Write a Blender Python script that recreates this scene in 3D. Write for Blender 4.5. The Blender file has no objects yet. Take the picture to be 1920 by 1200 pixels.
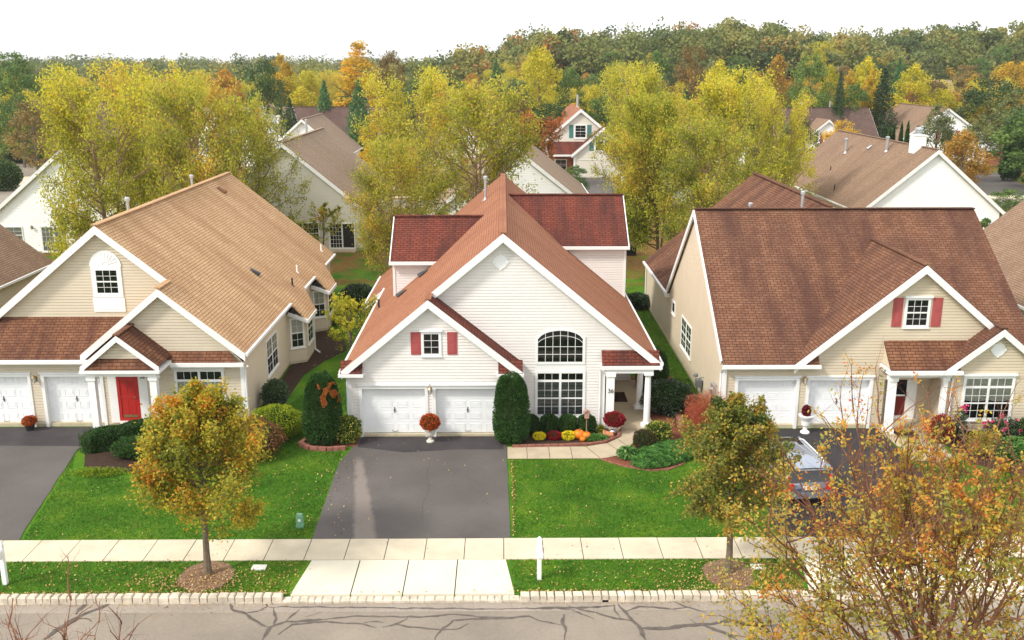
import bpy, bmesh, math, random
import numpy as np
from mathutils import Vector, Matrix, noise
R = math.radians
sc = bpy.context.scene
# ---------------------------------------------------------------- camera, sky, sun, exposure
cam = bpy.data.cameras.new('camera'); co = bpy.data.objects.new('camera', cam)
sc.collection.objects.link(co); sc.camera = co
co.location = (0, 0, 15.2)
co.rotation_euler = (R(90) - math.atan(478 / 1815), 0, -math.atan(17 / 1815))
cam.sensor_width = 36; cam.lens = 36 * 1815 / 1920; cam.clip_start = .3; cam.clip_end = 6000
sc.render.resolution_x = 1024; sc.render.resolution_y = 640
SUN_EL, SUN_AZ = 42, 238      # azimuth: degrees clockwise from +Y
w = bpy.data.worlds.new('World'); sc.world = w; w.use_nodes = True
nt = w.node_tree; bg = nt.nodes['Background']
sky = nt.nodes.new('ShaderNodeTexSky'); sky.sky_type = 'NISHITA'; sky.sun_disc = False
sky.sun_elevation = R(SUN_EL); sky.sun_rotation = R(SUN_AZ); sky.air_density = 1.0; sky.dust_density = 1.5; sky.ozone_density = 1.0
hs = nt.nodes.new('ShaderNodeHueSaturation'); hs.inputs['Saturation'].default_value = .22; hs.inputs['Value'].default_value = 1.15
cm = nt.nodes.new('ShaderNodeMixRGB'); cm.inputs[0].default_value = .8; cm.inputs[2].default_value = (8.3, 8.4, 8.5, 1)   # bright even cloud cover over the clear-sky model
nt.links.new(sky.outputs[0], hs.inputs['Color']); nt.links.new(hs.outputs[0], cm.inputs[1]); nt.links.new(cm.outputs[0], bg.inputs[0]); bg.inputs[1].default_value = .12
sl = bpy.data.lights.new('sun', 'SUN'); so = bpy.data.objects.new('sun', sl); sc.collection.objects.link(so)
sl.energy = 2.3; sl.angle = R(10); sl.color = (1, .95, .86)
_a, _e = R(SUN_AZ), R(SUN_EL)
so.rotation_euler = Vector((math.sin(_a) * math.cos(_e), math.cos(_a) * math.cos(_e), math.sin(_e))).to_track_quat('Z', 'Y').to_euler()
so.location = (0, 0, 60)
sc.view_settings.view_transform = 'Standard'; sc.view_settings.look = 'None'
sc.view_settings.exposure = 0.66; sc.view_settings.gamma = 1

# ---------------------------------------------------------------- objects and tags
C = sc.collection
def tag(o, label=None, cat=None, group=None, kind=None):
    if label: o['label'] = label
    if cat: o['category'] = cat
    if group: o['group'] = group
    if kind: o['kind'] = kind
    return o
def thing(name, label, cat, loc=(0, 0, 0), rz=0, group=None):
    o = bpy.data.objects.new(name, None); C.objects.link(o); o.location = loc; o.rotation_euler = (0, 0, rz)
    o.empty_display_size = .2
    return tag(o, label, cat, group)
class MB:
    def __init__(s): s.v = []; s.f = []; s.m = []; s.uv = {}
    def add(s, vs, fs, mi=0):
        b = len(s.v); s.v += [tuple(p) for p in vs]
        for f in fs: s.f.append(tuple(i + b for i in f)); s.m.append(mi)
    def box(s, x0, x1, y0, y1, z0, z1, mi=0):
        s.add([(x, y, z) for z in (z0, z1) for y in (y0, y1) for x in (x0, x1)],
              [(0, 2, 3, 1), (4, 5, 7, 6), (0, 1, 5, 4), (2, 6, 7, 3), (0, 4, 6, 2), (1, 3, 7, 5)], mi)
    def beam(s, p0, p1, w_, h_, up=(0, 0, 1), mi=0):
        p0, p1, up = Vector(p0), Vector(p1), Vector(up); d = (p1 - p0).normalized(); a = d.cross(up).normalized() * w_ / 2; b = a.cross(d).normalized() * h_ / 2
        vs = [p + i * a + j * b for p in (p0, p1) for i, j in ((-1, -1), (1, -1), (1, 1), (-1, 1))]
        s.add(vs, [(3, 2, 1, 0), (4, 5, 6, 7), (0, 1, 5, 4), (1, 2, 6, 5), (2, 3, 7, 6), (3, 0, 4, 7)], mi)
    def tube(s, ps, rs, n=6, mi=0, cap=True):
        ps = [Vector(p) for p in ps]; b = len(s.v)
        for i, p in enumerate(ps):
            d = (ps[min(i + 1, len(ps) - 1)] - ps[max(i - 1, 0)]); d = d.normalized() if d.length > 1e-9 else Vector((0, 0, 1))
            a = d.cross(Vector((0, 0, 1)) if abs(d.z) < .95 else Vector((1, 0, 0))).normalized(); c = d.cross(a)
            for k in range(n):
                t = 2 * math.pi * k / n; q = p + (a * math.cos(t) + c * math.sin(t)) * rs[i]; s.v.append(tuple(q))
        for i in range(len(ps) - 1):
            for k in range(n):
                k2 = (k + 1) % n; s.f.append((b + i * n + k, b + i * n + k2, b + (i + 1) * n + k2, b + (i + 1) * n + k)); s.m.append(mi)
        if cap and n > 3:
            s.f.append(tuple(b + k for k in range(n))[::-1]); s.f.append(tuple(b + (len(ps) - 1) * n + k for k in range(n))); s.m += [mi, mi]
    def lathe(s, c, prof, n=20, mi=0, sq=None, sx=1, sy=1):
        b = len(s.v)
        for r, z in prof:
            for k in range(n):
                t = 2 * math.pi * k / n; s.v.append((c[0] + r * math.cos(t) * sx, c[1] + r * math.sin(t) * sy, c[2] + z))
        for i in range(len(prof) - 1):
            for k in range(n):
                k2 = (k + 1) % n; s.f.append((b + i * n + k, b + i * n + k2, b + (i + 1) * n + k2, b + (i + 1) * n + k)); s.m.append(mi)
        s.f.append(tuple(b + (len(prof) - 1) * n + k for k in range(n))); s.m.append(mi)
    def build(s, name, mat, parent=None, smooth=False, label=None, cat=None, group=None, kind=None, uvs=None):
        me = bpy.data.meshes.new(name); me.from_pydata(s.v, [], s.f)
        for m_ in (mat if isinstance(mat, (list, tuple)) else [mat]): me.materials.append(m_)
        me.polygons.foreach_set('material_index', s.m)
        if smooth: me.polygons.foreach_set('use_smooth', [True] * len(s.f))
        if s.uv or name == 'ridge_cap':
            ul = me.uv_layers.new(name='UVMap'); k = 0
            for pi, f in enumerate(s.f):
                u = s.uv.get(pi)
                for j in range(len(f)):
                    ul.data[k].uv = u[j] if u else (s.v[f[j]][0], s.v[f[j]][1]); k += 1
        me.update()
        o = bpy.data.objects.new(name, me); C.objects.link(o)
        if parent is not None:
            o.parent = parent; o.matrix_parent_inverse = parent.matrix_basis.inverted()
        return tag(o, label, cat, group, kind)

# ---------------------------------------------------------------- materials
def mat(name, col, rough=.6, spec=.3, metal=0, n_scale=0, n_amt=.15, bump=0, b_scale=30, coat=0):
    m = bpy.data.materials.new(name); m.use_nodes = True; N = m.node_tree.nodes; L = m.node_tree.links
    b = N['Principled BSDF']; b.inputs['Base Color'].default_value = (*col, 1); b.inputs['Roughness'].default_value = rough
    b.inputs['Specular IOR Level'].default_value = spec; b.inputs['Metallic'].default_value = metal; b.inputs['Coat Weight'].default_value = coat
    if n_scale or bump:
        tc = N.new('ShaderNodeTexCoord')
    if n_scale:
        nz = N.new('ShaderNodeTexNoise'); nz.inputs['Scale'].default_value = n_scale; nz.inputs['Detail'].default_value = 6; nz.inputs['Roughness'].default_value = .65
        L.new(tc.outputs['Object'], nz.inputs['Vector'])
        r = N.new('ShaderNodeValToRGB'); r.color_ramp.elements[0].position = .3; r.color_ramp.elements[1].position = .7
        r.color_ramp.elements[0].color = (*[max(0, c * (1 - n_amt)) for c in col], 1); r.color_ramp.elements[1].color = (*[min(1, c * (1 + n_amt)) for c in col], 1)
        L.new(nz.outputs['Fac'], r.inputs[0]); L.new(r.outputs[0], b.inputs['Base Color'])
    if bump:
        n2 = N.new('ShaderNodeTexNoise'); n2.inputs['Scale'].default_value = b_scale; n2.inputs['Detail'].default_value = 5; L.new(tc.outputs['Object'], n2.inputs['Vector'])
        bp = N.new('ShaderNodeBump'); bp.inputs['Strength'].default_value = bump; bp.inputs['Distance'].default_value = .02; L.new(n2.outputs['Fac'], bp.inputs['Height']); L.new(bp.outputs[0], b.inputs['Normal'])
    return m
def ramp(N, stops):
    r = N.new('ShaderNodeValToRGB'); e = r.color_ramp.elements
    while len(e) < len(stops): e.new(.5)
    for i, (p, c) in enumerate(stops): e[i].position = p; e[i].color = (*c, 1)
    return r
def leafmat(name, stops, trans=.3, rough=.55, spec=.25):
    m = bpy.data.materials.new(name); m.use_nodes = True; N = m.node_tree.nodes; L = m.node_tree.links
    b = N['Principled BSDF']; at = N.new('ShaderNodeAttribute'); at.attribute_name = 'lf'
    oi = N.new('ShaderNodeObjectInfo'); ad = N.new('ShaderNodeMath'); ad.operation = 'MULTIPLY_ADD'
    ad.inputs[1].default_value = .24; L.new(oi.outputs['Random'], ad.inputs[0])
    sb = N.new('ShaderNodeMath'); sb.operation = 'SUBTRACT'; sb.inputs[1].default_value = .12; L.new(at.outputs['Fac'], sb.inputs[0]); L.new(sb.outputs[0], ad.inputs[2])
    r = ramp(N, stops); L.new(ad.outputs[0], r.inputs[0]); L.new(r.outputs[0], b.inputs['Base Color'])
    b.inputs['Roughness'].default_value = rough; b.inputs['Specular IOR Level'].default_value = spec
    t = N.new('ShaderNodeBsdfTranslucent'); mx = N.new('ShaderNodeMixShader'); mx.inputs[0].default_value = trans
    L.new(r.outputs[0], t.inputs[0]); L.new(b.outputs[0], mx.inputs[1]); L.new(t.outputs[0], mx.inputs[2]); L.new(mx.outputs[0], N['Material Output'].inputs[0])
    return m
def roofmat(name, base, dark, light, stain=.5, streak_scale=.55, gap=None):
    m = bpy.data.materials.new(name); m.use_nodes = True; N = m.node_tree.nodes; L = m.node_tree.links
    b = N['Principled BSDF']; b.inputs['Roughness'].default_value = .95; b.inputs['Specular IOR Level'].default_value = .12
    uv = N.new('ShaderNodeUVMap'); uv.uv_map = 'UVMap'
    br = N.new('ShaderNodeTexBrick'); br.inputs['Scale'].default_value = 1; br.inputs['Brick Width'].default_value = .32; br.inputs['Row Height'].default_value = .145
    br.inputs['Mortar Size'].default_value = .011; br.inputs['Mortar Smooth'].default_value = .25; br.inputs['Bias'].default_value = -.1
    br.inputs['Color1'].default_value = (*base, 1); br.inputs['Color2'].default_value = (*light, 1)
    br.inputs['Mortar'].default_value = (*(gap or [c * .42 for c in dark]), 1); br.offset = .5
    L.new(uv.outputs[0], br.inputs['Vector'])
    # weathering: algae stains that run down the slope and a coarse mottle between bundles
    mp = N.new('ShaderNodeMapping'); mp.inputs['Scale'].default_value = (streak_scale, .16, 1); L.new(uv.outputs[0], mp.inputs['Vector'])
    nz = N.new('ShaderNodeTexNoise'); nz.inputs['Scale'].default_value = 1.1; nz.inputs['Detail'].default_value = 9; nz.inputs['Roughness'].default_value = .68; L.new(mp.outputs[0], nz.inputs['Vector'])
    rr = ramp(N, [(.42, (0, 0, 0)), (.62, (1, 1, 1))]); L.new(nz.outputs['Fac'], rr.inputs[0])
    sm = N.new('ShaderNodeMath'); sm.operation = 'MULTIPLY'; sm.inputs[1].default_value = stain; L.new(rr.outputs[0], sm.inputs[0])
    mx = N.new('ShaderNodeMixRGB'); mx.blend_type = 'MIX'; mx.inputs[2].default_value = (*dark, 1); L.new(sm.outputs[0], mx.inputs[0]); L.new(br.outputs['Color'], mx.inputs[1])
    n3 = N.new('ShaderNodeTexNoise'); n3.inputs['Scale'].default_value = 5; n3.inputs['Detail'].default_value = 9; n3.inputs['Roughness'].default_value = .75; L.new(uv.outputs[0], n3.inputs['Vector'])
    r3 = ramp(N, [(.25, (.72, .72, .72)), (.75, (1.25, 1.25, 1.25))]); L.new(n3.outputs['Fac'], r3.inputs[0])
    m3 = N.new('ShaderNodeMixRGB'); m3.blend_type = 'MULTIPLY'; m3.inputs[0].default_value = .8; L.new(mx.outputs[0], m3.inputs[1]); L.new(r3.outputs[0], m3.inputs[2])
    L.new(m3.outputs[0], b.inputs['Base Color'])
    # each course steps up over the one below
    sp = N.new('ShaderNodeSeparateXYZ'); L.new(uv.outputs[0], sp.inputs[0])
    dv = N.new('ShaderNodeMath'); dv.operation = 'DIVIDE'; dv.inputs[1].default_value = .145; L.new(sp.outputs[1], dv.inputs[0])
    fr = N.new('ShaderNodeMath'); fr.operation = 'FRACT'; L.new(dv.outputs[0], fr.inputs[0])
    inv = N.new('ShaderNodeMath'); inv.operation = 'SUBTRACT'; inv.inputs[0].default_value = 1; L.new(fr.outputs[0], inv.inputs[1])
    su = N.new('ShaderNodeMath'); su.operation = 'SUBTRACT'; L.new(inv.outputs[0], su.inputs[0]); L.new(br.outputs['Fac'], su.inputs[1])
    bp = N.new('ShaderNodeBump'); bp.inputs['Strength'].default_value = .9; bp.inputs['Distance'].default_value = .012; L.new(su.outputs[0], bp.inputs['Height']); L.new(bp.outputs[0], b.inputs['Normal'])
    return m
M = {}
M['white'] = mat('white_vinyl', (.86, .86, .85), .45, .4, n_scale=1.3, n_amt=.03)
M['trim'] = mat('white_trim', (.80, .80, .79), .5, .35, n_scale=1.1, n_amt=.05)
M['siding_c'] = mat('warm_white_siding', (.76, .72, .69), .55, .3, n_scale=.9, n_amt=.035)
M['siding_l'] = mat('beige_siding', (.60, .52, .40), .55, .3, n_scale=.9, n_amt=.04)
M['siding_r'] = mat('tan_siding', (.60, .51, .38), .55, .3, n_scale=.9, n_amt=.04)
M['siding_w'] = mat('bright_white_siding', (.90, .90, .89), .55, .3, n_scale=.9, n_amt=.03)
M['siding_b'] = mat('pale_greenish_siding', (.60, .58, .50), .55, .3, n_scale=.9, n_amt=.03)
M['siding_f'] = mat('far_cream_siding', (.70, .66, .57), .6, .3)
M['found'] = mat('foundation', (.50, .43, .30), .9, .1, n_scale=3, n_amt=.15, bump=.3)
M['gdoor'] = mat('garage_door_paint', (.83, .84, .85), .4, .4, n_scale=.8, n_amt=.03)
M['dark'] = mat('dark_room', (.022, .022, .022), .5, .2)
M['reddoor'] = mat('red_door_paint', (.42, .018, .015), .35, .5)
M['darkred'] = mat('dark_red_door', (.16, .014, .014), .3, .5)
M['shutter'] = mat('brick_red_shutter', (.40, .085, .085), .5, .3)
M['teal'] = mat('teal_shutter', (.06, .21, .20), .5, .3)
M['black'] = mat('black_plastic', (.02, .02, .022), .4, .4)
M['metal'] = mat('galvanised_metal', (.52, .54, .56), .35, .5, metal=.6)
M['brass'] = mat('aged_brass', (.30, .22, .11), .35, .5, metal=.7)
M['bronze'] = mat('dark_bronze', (.09, .06, .04), .4, .5, metal=.5)
M['lampglass'] = mat('lamp_glass', (.55, .55, .5), .15, .6)
M['blind'] = mat('blind_slats', (.30, .31, .31), .5, .3)
M['curtain'] = mat('curtain', (.62, .60, .52), .8, .1, n_scale=6, n_amt=.12)
M['porch'] = mat('porch_concrete', (.44, .36, .25), .85, .2, n_scale=1.6, n_amt=.12, bump=.1)
M['mat'] = mat('brown_doormat', (.05, .028, .02), .95, .05, bump=.5, b_scale=90)
M['terracotta'] = mat('terracotta', (.46, .19, .10), .8, .2, n_scale=9, n_amt=.15)
M['pumpkin'] = mat('pumpkin_skin', (.72, .19, .012), .45, .4, n_scale=6, n_amt=.12)
M['stem'] = mat('dry_stem', (.20, .15, .06), .8, .1)
M['stone'] = mat('cast_stone', (.62, .58, .50), .85, .15, n_scale=8, n_amt=.15, bump=.3)
M['edging'] = mat('red_edging_blocks', (.27, .115, .085), .9, .1, n_scale=5, n_amt=.25, bump=.4)
M['cableg'] = mat('pale_green_plastic', (.17, .36, .23), .45, .4)
M['hyd'] = mat('cover_concrete', (.72, .70, .64), .8, .2, n_scale=6, n_amt=.1)
M['bark'] = mat('bark', (.16, .125, .09), .95, .1, n_scale=9, n_amt=.35, bump=.8, b_scale=22)
M['barkred'] = mat('reddish_bark', (.19, .085, .05), .9, .1, n_scale=9, n_amt=.3)
M['barkbirch'] = mat('peeling_birch_bark', (.30, .20, .13), .9, .1, n_scale=7, n_amt=.35)
M['silver'] = mat('silver_car_paint', (.34, .38, .46), .22, .6, metal=.55, coat=1)
M['carglass'] = mat('car_glass', (.012, .016, .02), .05, .8)
M['sunroof'] = mat('sunroof_glass', (.03, .025, .022), .08, .7)
M['tail'] = mat('tail_lamp_red', (.65, .02, .01), .2, .6, coat=.6)
M['tyre'] = mat('tyre_rubber', (.02, .02, .02), .9, .1)
M['brick'] = mat('red_brick', (.33, .12, .07), .9, .1, n_scale=5, n_amt=.2)
M['blue'] = mat('blue_plastic_bag', (.12, .32, .62), .35, .4)
M['mauve'] = mat('mauve_far_roof', (.22, .17, .16), .95, .1, n_scale=.6, n_amt=.15)
RM = {
 'c': roofmat('terracotta_shingles', (.35, .155, .09), (.23, .09, .055), (.385, .178, .10), .55),
 'cd': roofmat('dark_red_shingles', (.17, .046, .032), (.055, .028, .026), (.21, .062, .040), .8, 1.0),
 'l': roofmat('tan_shingles', (.54, .345, .19), (.35, .195, .10), (.61, .40, .225), .65),
 'ld': roofmat('brown_shed_shingles', (.185, .082, .045), (.08, .035, .027), (.25, .118, .065), .85, .9),
 'r': roofmat('rust_brown_shingles', (.18, .082, .048), (.088, .042, .032), (.235, .118, .07), .85, .8),
 'b': roofmat('grey_tan_shingles', (.34, .245, .175), (.24, .165, .12), (.40, .30, .22), .4),
 'n': roofmat('brown_grey_shingles', (.27, .175, .115), (.17, .105, .075), (.32, .215, .145), .45),
 'd': roofmat('dark_brown_shingles', (.13, .08, .065), (.085, .052, .045), (.17, .115, .095), .6),
}
# glass: clear sheet with reflections over a dark room
def glassmat():
    m = bpy.data.materials.new('window_glass'); m.use_nodes = True; N = m.node_tree.nodes; L = m.node_tree.links
    g = N.new('ShaderNodeBsdfGlossy'); g.inputs['Roughness'].default_value = .03; t = N.new('ShaderNodeBsdfTransparent'); t.inputs[0].default_value = (.82, .85, .84, 1)
    fr = N.new('ShaderNodeFresnel'); fr.inputs[0].default_value = 1.5; mx = N.new('ShaderNodeMixShader')
    L.new(fr.outputs[0], mx.inputs[0]); L.new(t.outputs[0], mx.inputs[1]); L.new(g.outputs[0], mx.inputs[2]); L.new(mx.outputs[0], N['Material Output'].inputs[0])
    return m
M['glass'] = glassmat()

# ---------------------------------------------------------------- wall frames, siding, roofs, openings
class Fr:      # a vertical wall frame: origin, horizontal direction u, outward normal n
    def __init__(s, o, u, n): s.o = Vector(o); s.u = Vector(u); s.n = Vector(n)
    def p(s, u, z, d=0): q = s.o + s.u * u + s.n * d; return (q.x, q.y, s.o.z + z)
def front(y): return Fr((0, y, 0), (1, 0, 0), (0, -1, 0))
def sideR(x): return Fr((x, 0, 0), (0, 1, 0), (1, 0, 0))
def sideL(x): return Fr((x, 0, 0), (0, 1, 0), (-1, 0, 0))
def fbox(mb, F, u0, u1, z0, z1, d0, d1, mi=0):
    vs = [F.p(u, z, d) for z in (z0, z1) for d in (d0, d1) for u in (u0, u1)]
    mb.add(vs, [(0, 2, 3, 1), (4, 5, 7, 6), (0, 1, 5, 4), (2, 6, 7, 3), (0, 4, 6, 2), (1, 3, 7, 5)], mi)
def clipz(poly, z, keep_above):
    out = []
    for i in range(len(poly)):
        a, b = poly[i], poly[(i + 1) % len(poly)]
        ia = (a[1] >= z) == keep_above or a[1] == z; ib = (b[1] >= z) == keep_above or b[1] == z
        if ia: out.append(a)
        if ia != ib and a[1] != b[1]:
            t = (z - a[1]) / (b[1] - a[1]); out.append((a[0] + (b[0] - a[0]) * t, z))
    return out
def siding(mb, F, poly, course=.13, out=.019):
    z0 = min(p[1] for p in poly); z1 = max(p[1] for p in poly); k = math.floor(z0 / course)
    while k * course < z1 - 1e-4:
        a, b = k * course, (k + 1) * course
        c = b - course * .17; q = clipz(clipz(poly, a, True), c, False); q2 = clipz(clipz(poly, c, True), b, False)
        if len(q2) >= 3: mb.add([F.p(u, z, out * .35 - (out * .35 + .012) * min(1, (z - c) / (b - c) * 1.6)) for u, z in q2], [tuple(range(len(q2)))])
        if len(q) >= 3:
            mb.add([F.p(u, z, out * (1 - .65 * (z - a) / (c - a))) for u, z in q], [tuple(range(len(q)))])
            lo = [u for u, z in q if abs(z - max(a, z0)) < 1e-5]
            if len(lo) >= 2:
                zz = max(a, z0); d = out * (1 - .65 * (zz - a) / (c - a)); mb.add([F.p(min(lo), zz, d), F.p(max(lo), zz, d), F.p(max(lo), zz, -.01), F.p(min(lo), zz, -.01)], [(0, 1, 2, 3)])
        k += 1
def slab(mb, pts, t=.09):
    P = [Vector(p) for p in pts]; n = Vector((0, 0, 0))
    for i in range(len(P)):
        a, b = P[i], P[(i + 1) % len(P)]; n += Vector(((a.y - b.y) * (a.z + b.z), (a.z - b.z) * (a.x + b.x), (a.x - b.x) * (a.y + b.y)))
    n.normalize()
    if n.z < 0: P.reverse(); n = -n
    h = Vector((-n.y, n.x, 0)); h = h.normalized() if h.length > 1e-6 else Vector((1, 0, 0)); vdir = n.cross(h)
    k = len(P); fi = len(mb.f)
    mb.add([tuple(p) for p in P] + [tuple(p - n * t) for p in P], [tuple(range(k)), tuple(range(2 * k - 1, k - 1, -1))] + [(i, i + k, (i + 1) % k + k, (i + 1) % k) for i in range(k)])
    mb.uv[fi] = [(p.dot(h), p.dot(vdir)) for p in P]
def roof(parent, rm, *polys, t=.09, label=None, name='roof'):
    mb = MB()
    for p in polys: slab(mb, p, t)
    return mb.build(name, RM[rm], parent, label=label)
def rake(parent, segs, w_=.24, th=.05, m=None, name='rake_trim'):
    """segs: list of (p0, p1) along the roof edge top; board hangs below it."""
    mb = MB()
    for p0, p1 in segs:
        a, b = Vector(p0), Vector(p1); d = b - a; hz = Vector((d.x, d.y, 0)).normalized(); t_ = Vector((-hz.y, hz.x, 0)) * th / 2; dn = Vector((0, 0, w_ * d.length / max(.01, math.hypot(d.x, d.y))))
        vs = [a - t_, b - t_, b - dn - t_, a - dn - t_, a + t_, b + t_, b - dn + t_, a - dn + t_]
        mb.add(vs, [(0, 1, 2, 3), (7, 6, 5, 4), (0, 4, 5, 1), (1, 5, 6, 2), (2, 6, 7, 3), (3, 7, 4, 0)])
    return mb.build(name, m or M['trim'], parent)
def gutter(parent, p0, p1, m=None):
    mb = MB(); a, b = Vector(p0), Vector(p1); d = (b - a).normalized()
    a.z -= .09; b.z -= .09
    mb.beam(a, b, .13, .13)
    return mb.build('gutter', m or M['trim'], parent)
def downspout(parent, pts):
    mb = MB(); mb.tube(pts, [.045] * len(pts), 6); return mb.build('downspout', M['trim'], parent)
def window(parent, F, u0, u1, z0, z1, cols=2, rows=4, units=1, rail=True, trim=.09, sill=True, hood=0, arch=0, inside=None, transom=0, label=None, fm=None, mun=.018, insfrac=(0, 1)):
    fr = MB(); fm = fm or M['trim']
    fbox(fr, F, u0 - trim, u0, z0 - trim, z1 + (0 if arch else trim), .0, .055); fbox(fr, F, u1, u1 + trim, z0 - trim, z1 + (0 if arch else trim), .0, .055)
    fbox(fr, F, u0, u1, z0 - trim, z0, .0, .057)
    if not arch: fbox(fr, F, u0, u1, z1, z1 + trim, .0, .057)
    if sill: fbox(fr, F, u0 - trim - .03, u1 + trim + .03, z0 - trim - .04, z0 - trim, .0, .085)
    if hood: fbox(fr, F, u0 - trim - .06, u1 + trim + .06, z1 + trim, z1 + trim + hood, .0, .12)
    uw = (u1 - u0) / units; zt = z1 - transom if transom else z1
    for k in range(1, units): fbox(fr, F, u0 + k * uw - .05, u0 + k * uw + .05, z0, z1, .01, .054)
    if transom: fbox(fr, F, u0, u1, zt - .07, zt + .03, .01, .051)
    zm = (z0 + (zt - .07 if transom else z1)) / 2
    if rail: fbox(fr, F, u0, u1, zm - .03, zm + .03, .01, .050)
    def az(u):
        c = (u0 + u1) / 2; h = (u1 - u0) / 2; return z1 + arch * math.sqrt(max(0, 1 - ((u - c) / h) ** 2 * .93)) - arch * .26
    for k in range(units):
        a, b = u0 + k * uw + (.05 if k else 0), u0 + (k + 1) * uw - (.05 if k < units - 1 else 0)
        for i in range(1, cols):
            u = a + (b - a) * i / cols; fbox(fr, F, u - mun / 2, u + mun / 2, z0, az(u) if arch else z1, .03, .042)
        top = zt - .07 if transom else z1
        for i in range(1, rows):
            z = z0 + (top - z0) * i / rows
            if not rail or abs(z - zm) > .05: fbox(fr, F, a, b, z - mun / 2, z + mun / 2, .03, .043)
    if arch:
        n = 14; us = [u0 + (u1 - u0) * i / n for i in range(n + 1)]
        for i in range(n):
            a, b = us[i], us[i + 1]; za, zb = az(a), az(b)
            fr.add([F.p(a, za, 0), F.p(b, zb, 0), F.p(b, zb + trim, 0), F.p(a, za + trim, 0), F.p(a, za, .055), F.p(b, zb, .055), F.p(b, zb + trim, .055), F.p(a, za + trim, .055)],
                   [(4, 5, 6, 7), (0, 1, 5, 4), (2, 3, 7, 6)])
            sa, sb = z0 + (za - z0) * .84, z0 + (zb - z0) * .84
            fr.beam(F.p(a, sa, .037), F.p(b, sb, .037), .012, .02)
        fbox(fr, F, u0 - trim, u0, z1, az(u0) + trim, 0, .054); fbox(fr, F, u1, u1 + trim, z1, az(u1) + trim, 0, .054)
    wo = fr.build('window', fm, parent, label=label)
    pn = MB()
    if arch:
        n = 14; us = [u0 + (u1 - u0) * i / n for i in range(n + 1)]; ring = [(u0, z0), (u1, z0)] + [(u, az(u)) for u in reversed(us)]
        pn.add([F.p(u, z, .021) for u, z in ring], [tuple(range(len(ring)))], 0); pn.add([F.p(u, z, .036) for u, z in ring], [tuple(range(len(ring)))], 1)
    else:
        pn.add([F.p(u0, z0, .021), F.p(u1, z0, .021), F.p(u1, z1, .021), F.p(u0, z1, .021)], [(0, 1, 2, 3)], 0)
        pn.add([F.p(u0, z0, .036), F.p(u1, z0, .036), F.p(u1, z1, .036), F.p(u0, z1, .036)], [(0, 1, 2, 3)], 1)
    pn.build('pane', [M['dark'], M['glass']], wo)
    if inside == 'blind':
        bl = MB(); z = z0 + .03
        while z < zt - .1:
            bl.add([F.p(u0, z, .030), F.p(u1, z, .030), F.p(u1, z + .028, .024), F.p(u0, z + .028, .024)], [(0, 1, 2, 3)]); z += .062
        bl.build('blind', M['blind'], wo)
    elif inside == 'curtain':
        bl = MB(); a, b = z0 + (z1 - z0) * insfrac[0], z0 + (z1 - z0) * insfrac[1]; n = 40
        for i in range(n):
            ua, ub = u0 + (u1 - u0) * i / n, u0 + (u1 - u0) * (i + 1) / n
            da, db = (.024, .031) if i % 2 else (.031, .024)
            sag = .05 * math.sin(math.pi * ((i / n * units) % 1))
            bl.add([F.p(ua, a - sag, da), F.p(ub, a - sag, db), F.p(ub, b, db), F.p(ua, b, da)], [(0, 1, 2, 3)])
        bl.build('curtain', M['curtain'], wo)
    return wo
def shutters(parent, F, u0, u1, z0, z1, w_, m):
    for a in (u0, u1):
        mb = MB(); fbox(mb, F, a, a + w_, z0, z1, 0, .03)
        h = (z1 - z0)
        for q0, q1 in ((.06, .47), (.53, .94)):
            fbox(mb, F, a + w_ * .2, a + w_ * .8, z0 + h * q0, z0 + h * q1, .03, .044)
            fbox(mb, F, a + w_ * .3, a + w_ * .7, z0 + h * (q0 + .05), z0 + h * (q1 - .05), .044, .052)
        for q in (0, .97): fbox(mb, F, a + .01, a + w_ - .01, z0 + h * q, z0 + h * (q + .03), .03, .042)
        mb.build('shutter', m, parent)
def garage_door(parent, F, u0, u1, z1, step=.12, dep=.22):
    t = MB(); tr = .13
    fbox(t, F, u0 - tr, u0, step * .0, z1, -dep, .05); fbox(t, F, u1, u1 + tr, 0, z1, -dep, .05)
    fbox(t, F, u0 - tr, u1 + tr, z1, z1 + .14, -dep, .052); fbox(t, F, u0 - tr - .05, u1 + tr + .05, z1 + .14, z1 + .2, -.02, .11)
    t.build('door_trim', M['trim'], parent)
    d = MB(); fbox(d, F, u0, u1, step, z1, -dep - .04, -dep)
    rows = 4; cols = 4; hh = (z1 - step) / rows; ww = (u1 - u0) / cols
    for r_ in range(rows):
        zb = step + r_ * hh
        if r_: fbox(d, F, u0, u1, zb - .006, zb + .006, -dep, -dep + .006)
        for c in range(cols):
            a = u0 + c * ww + .1; b = u0 + (c + 1) * ww - .1; za = zb + .12; zb2 = zb + hh - .12
            for q in ((a, b, za, za + .025), (a, b, zb2 - .025, zb2), (a, a + .025, za + .025, zb2 - .025), (b - .025, b, za + .025, zb2 - .025)):
                fbox(d, F, q[0], q[1], q[2], q[3], -dep, -dep + .014)
            fbox(d, F, a + .06, b - .06, za + .06, zb2 - .06, -dep, -dep + .012)
    dr = d.build('garage_door', M['gdoor'], parent)
    k = MB(); c = (u0 + u1) / 2
    fbox(k, F, c - .015, c + .015, step + hh * 2 - .12, step + hh * 2 + .12, -dep, -dep + .03); fbox(k, F, c - .05, c + .05, step + hh * 2 - .012, step + hh * 2 + .012, -dep + .03, -dep + .05)
    k.build('lock', M['bronze'], dr)
    h = MB(); h.tube([F.p(c - .12, step + .1, -dep + .01), F.p(c - .09, step + .07, -dep + .05), F.p(c + .09, step + .07, -dep + .05), F.p(c + .12, step + .1, -dep + .01)], [.012] * 4, 5)
    h.build('handle', M['bronze'], dr)
    s = MB(); fbox(s, F, u0, u1, 0, step, -dep - .3, -dep + .04); s.build('threshold', M['hyd'] , parent)
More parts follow.
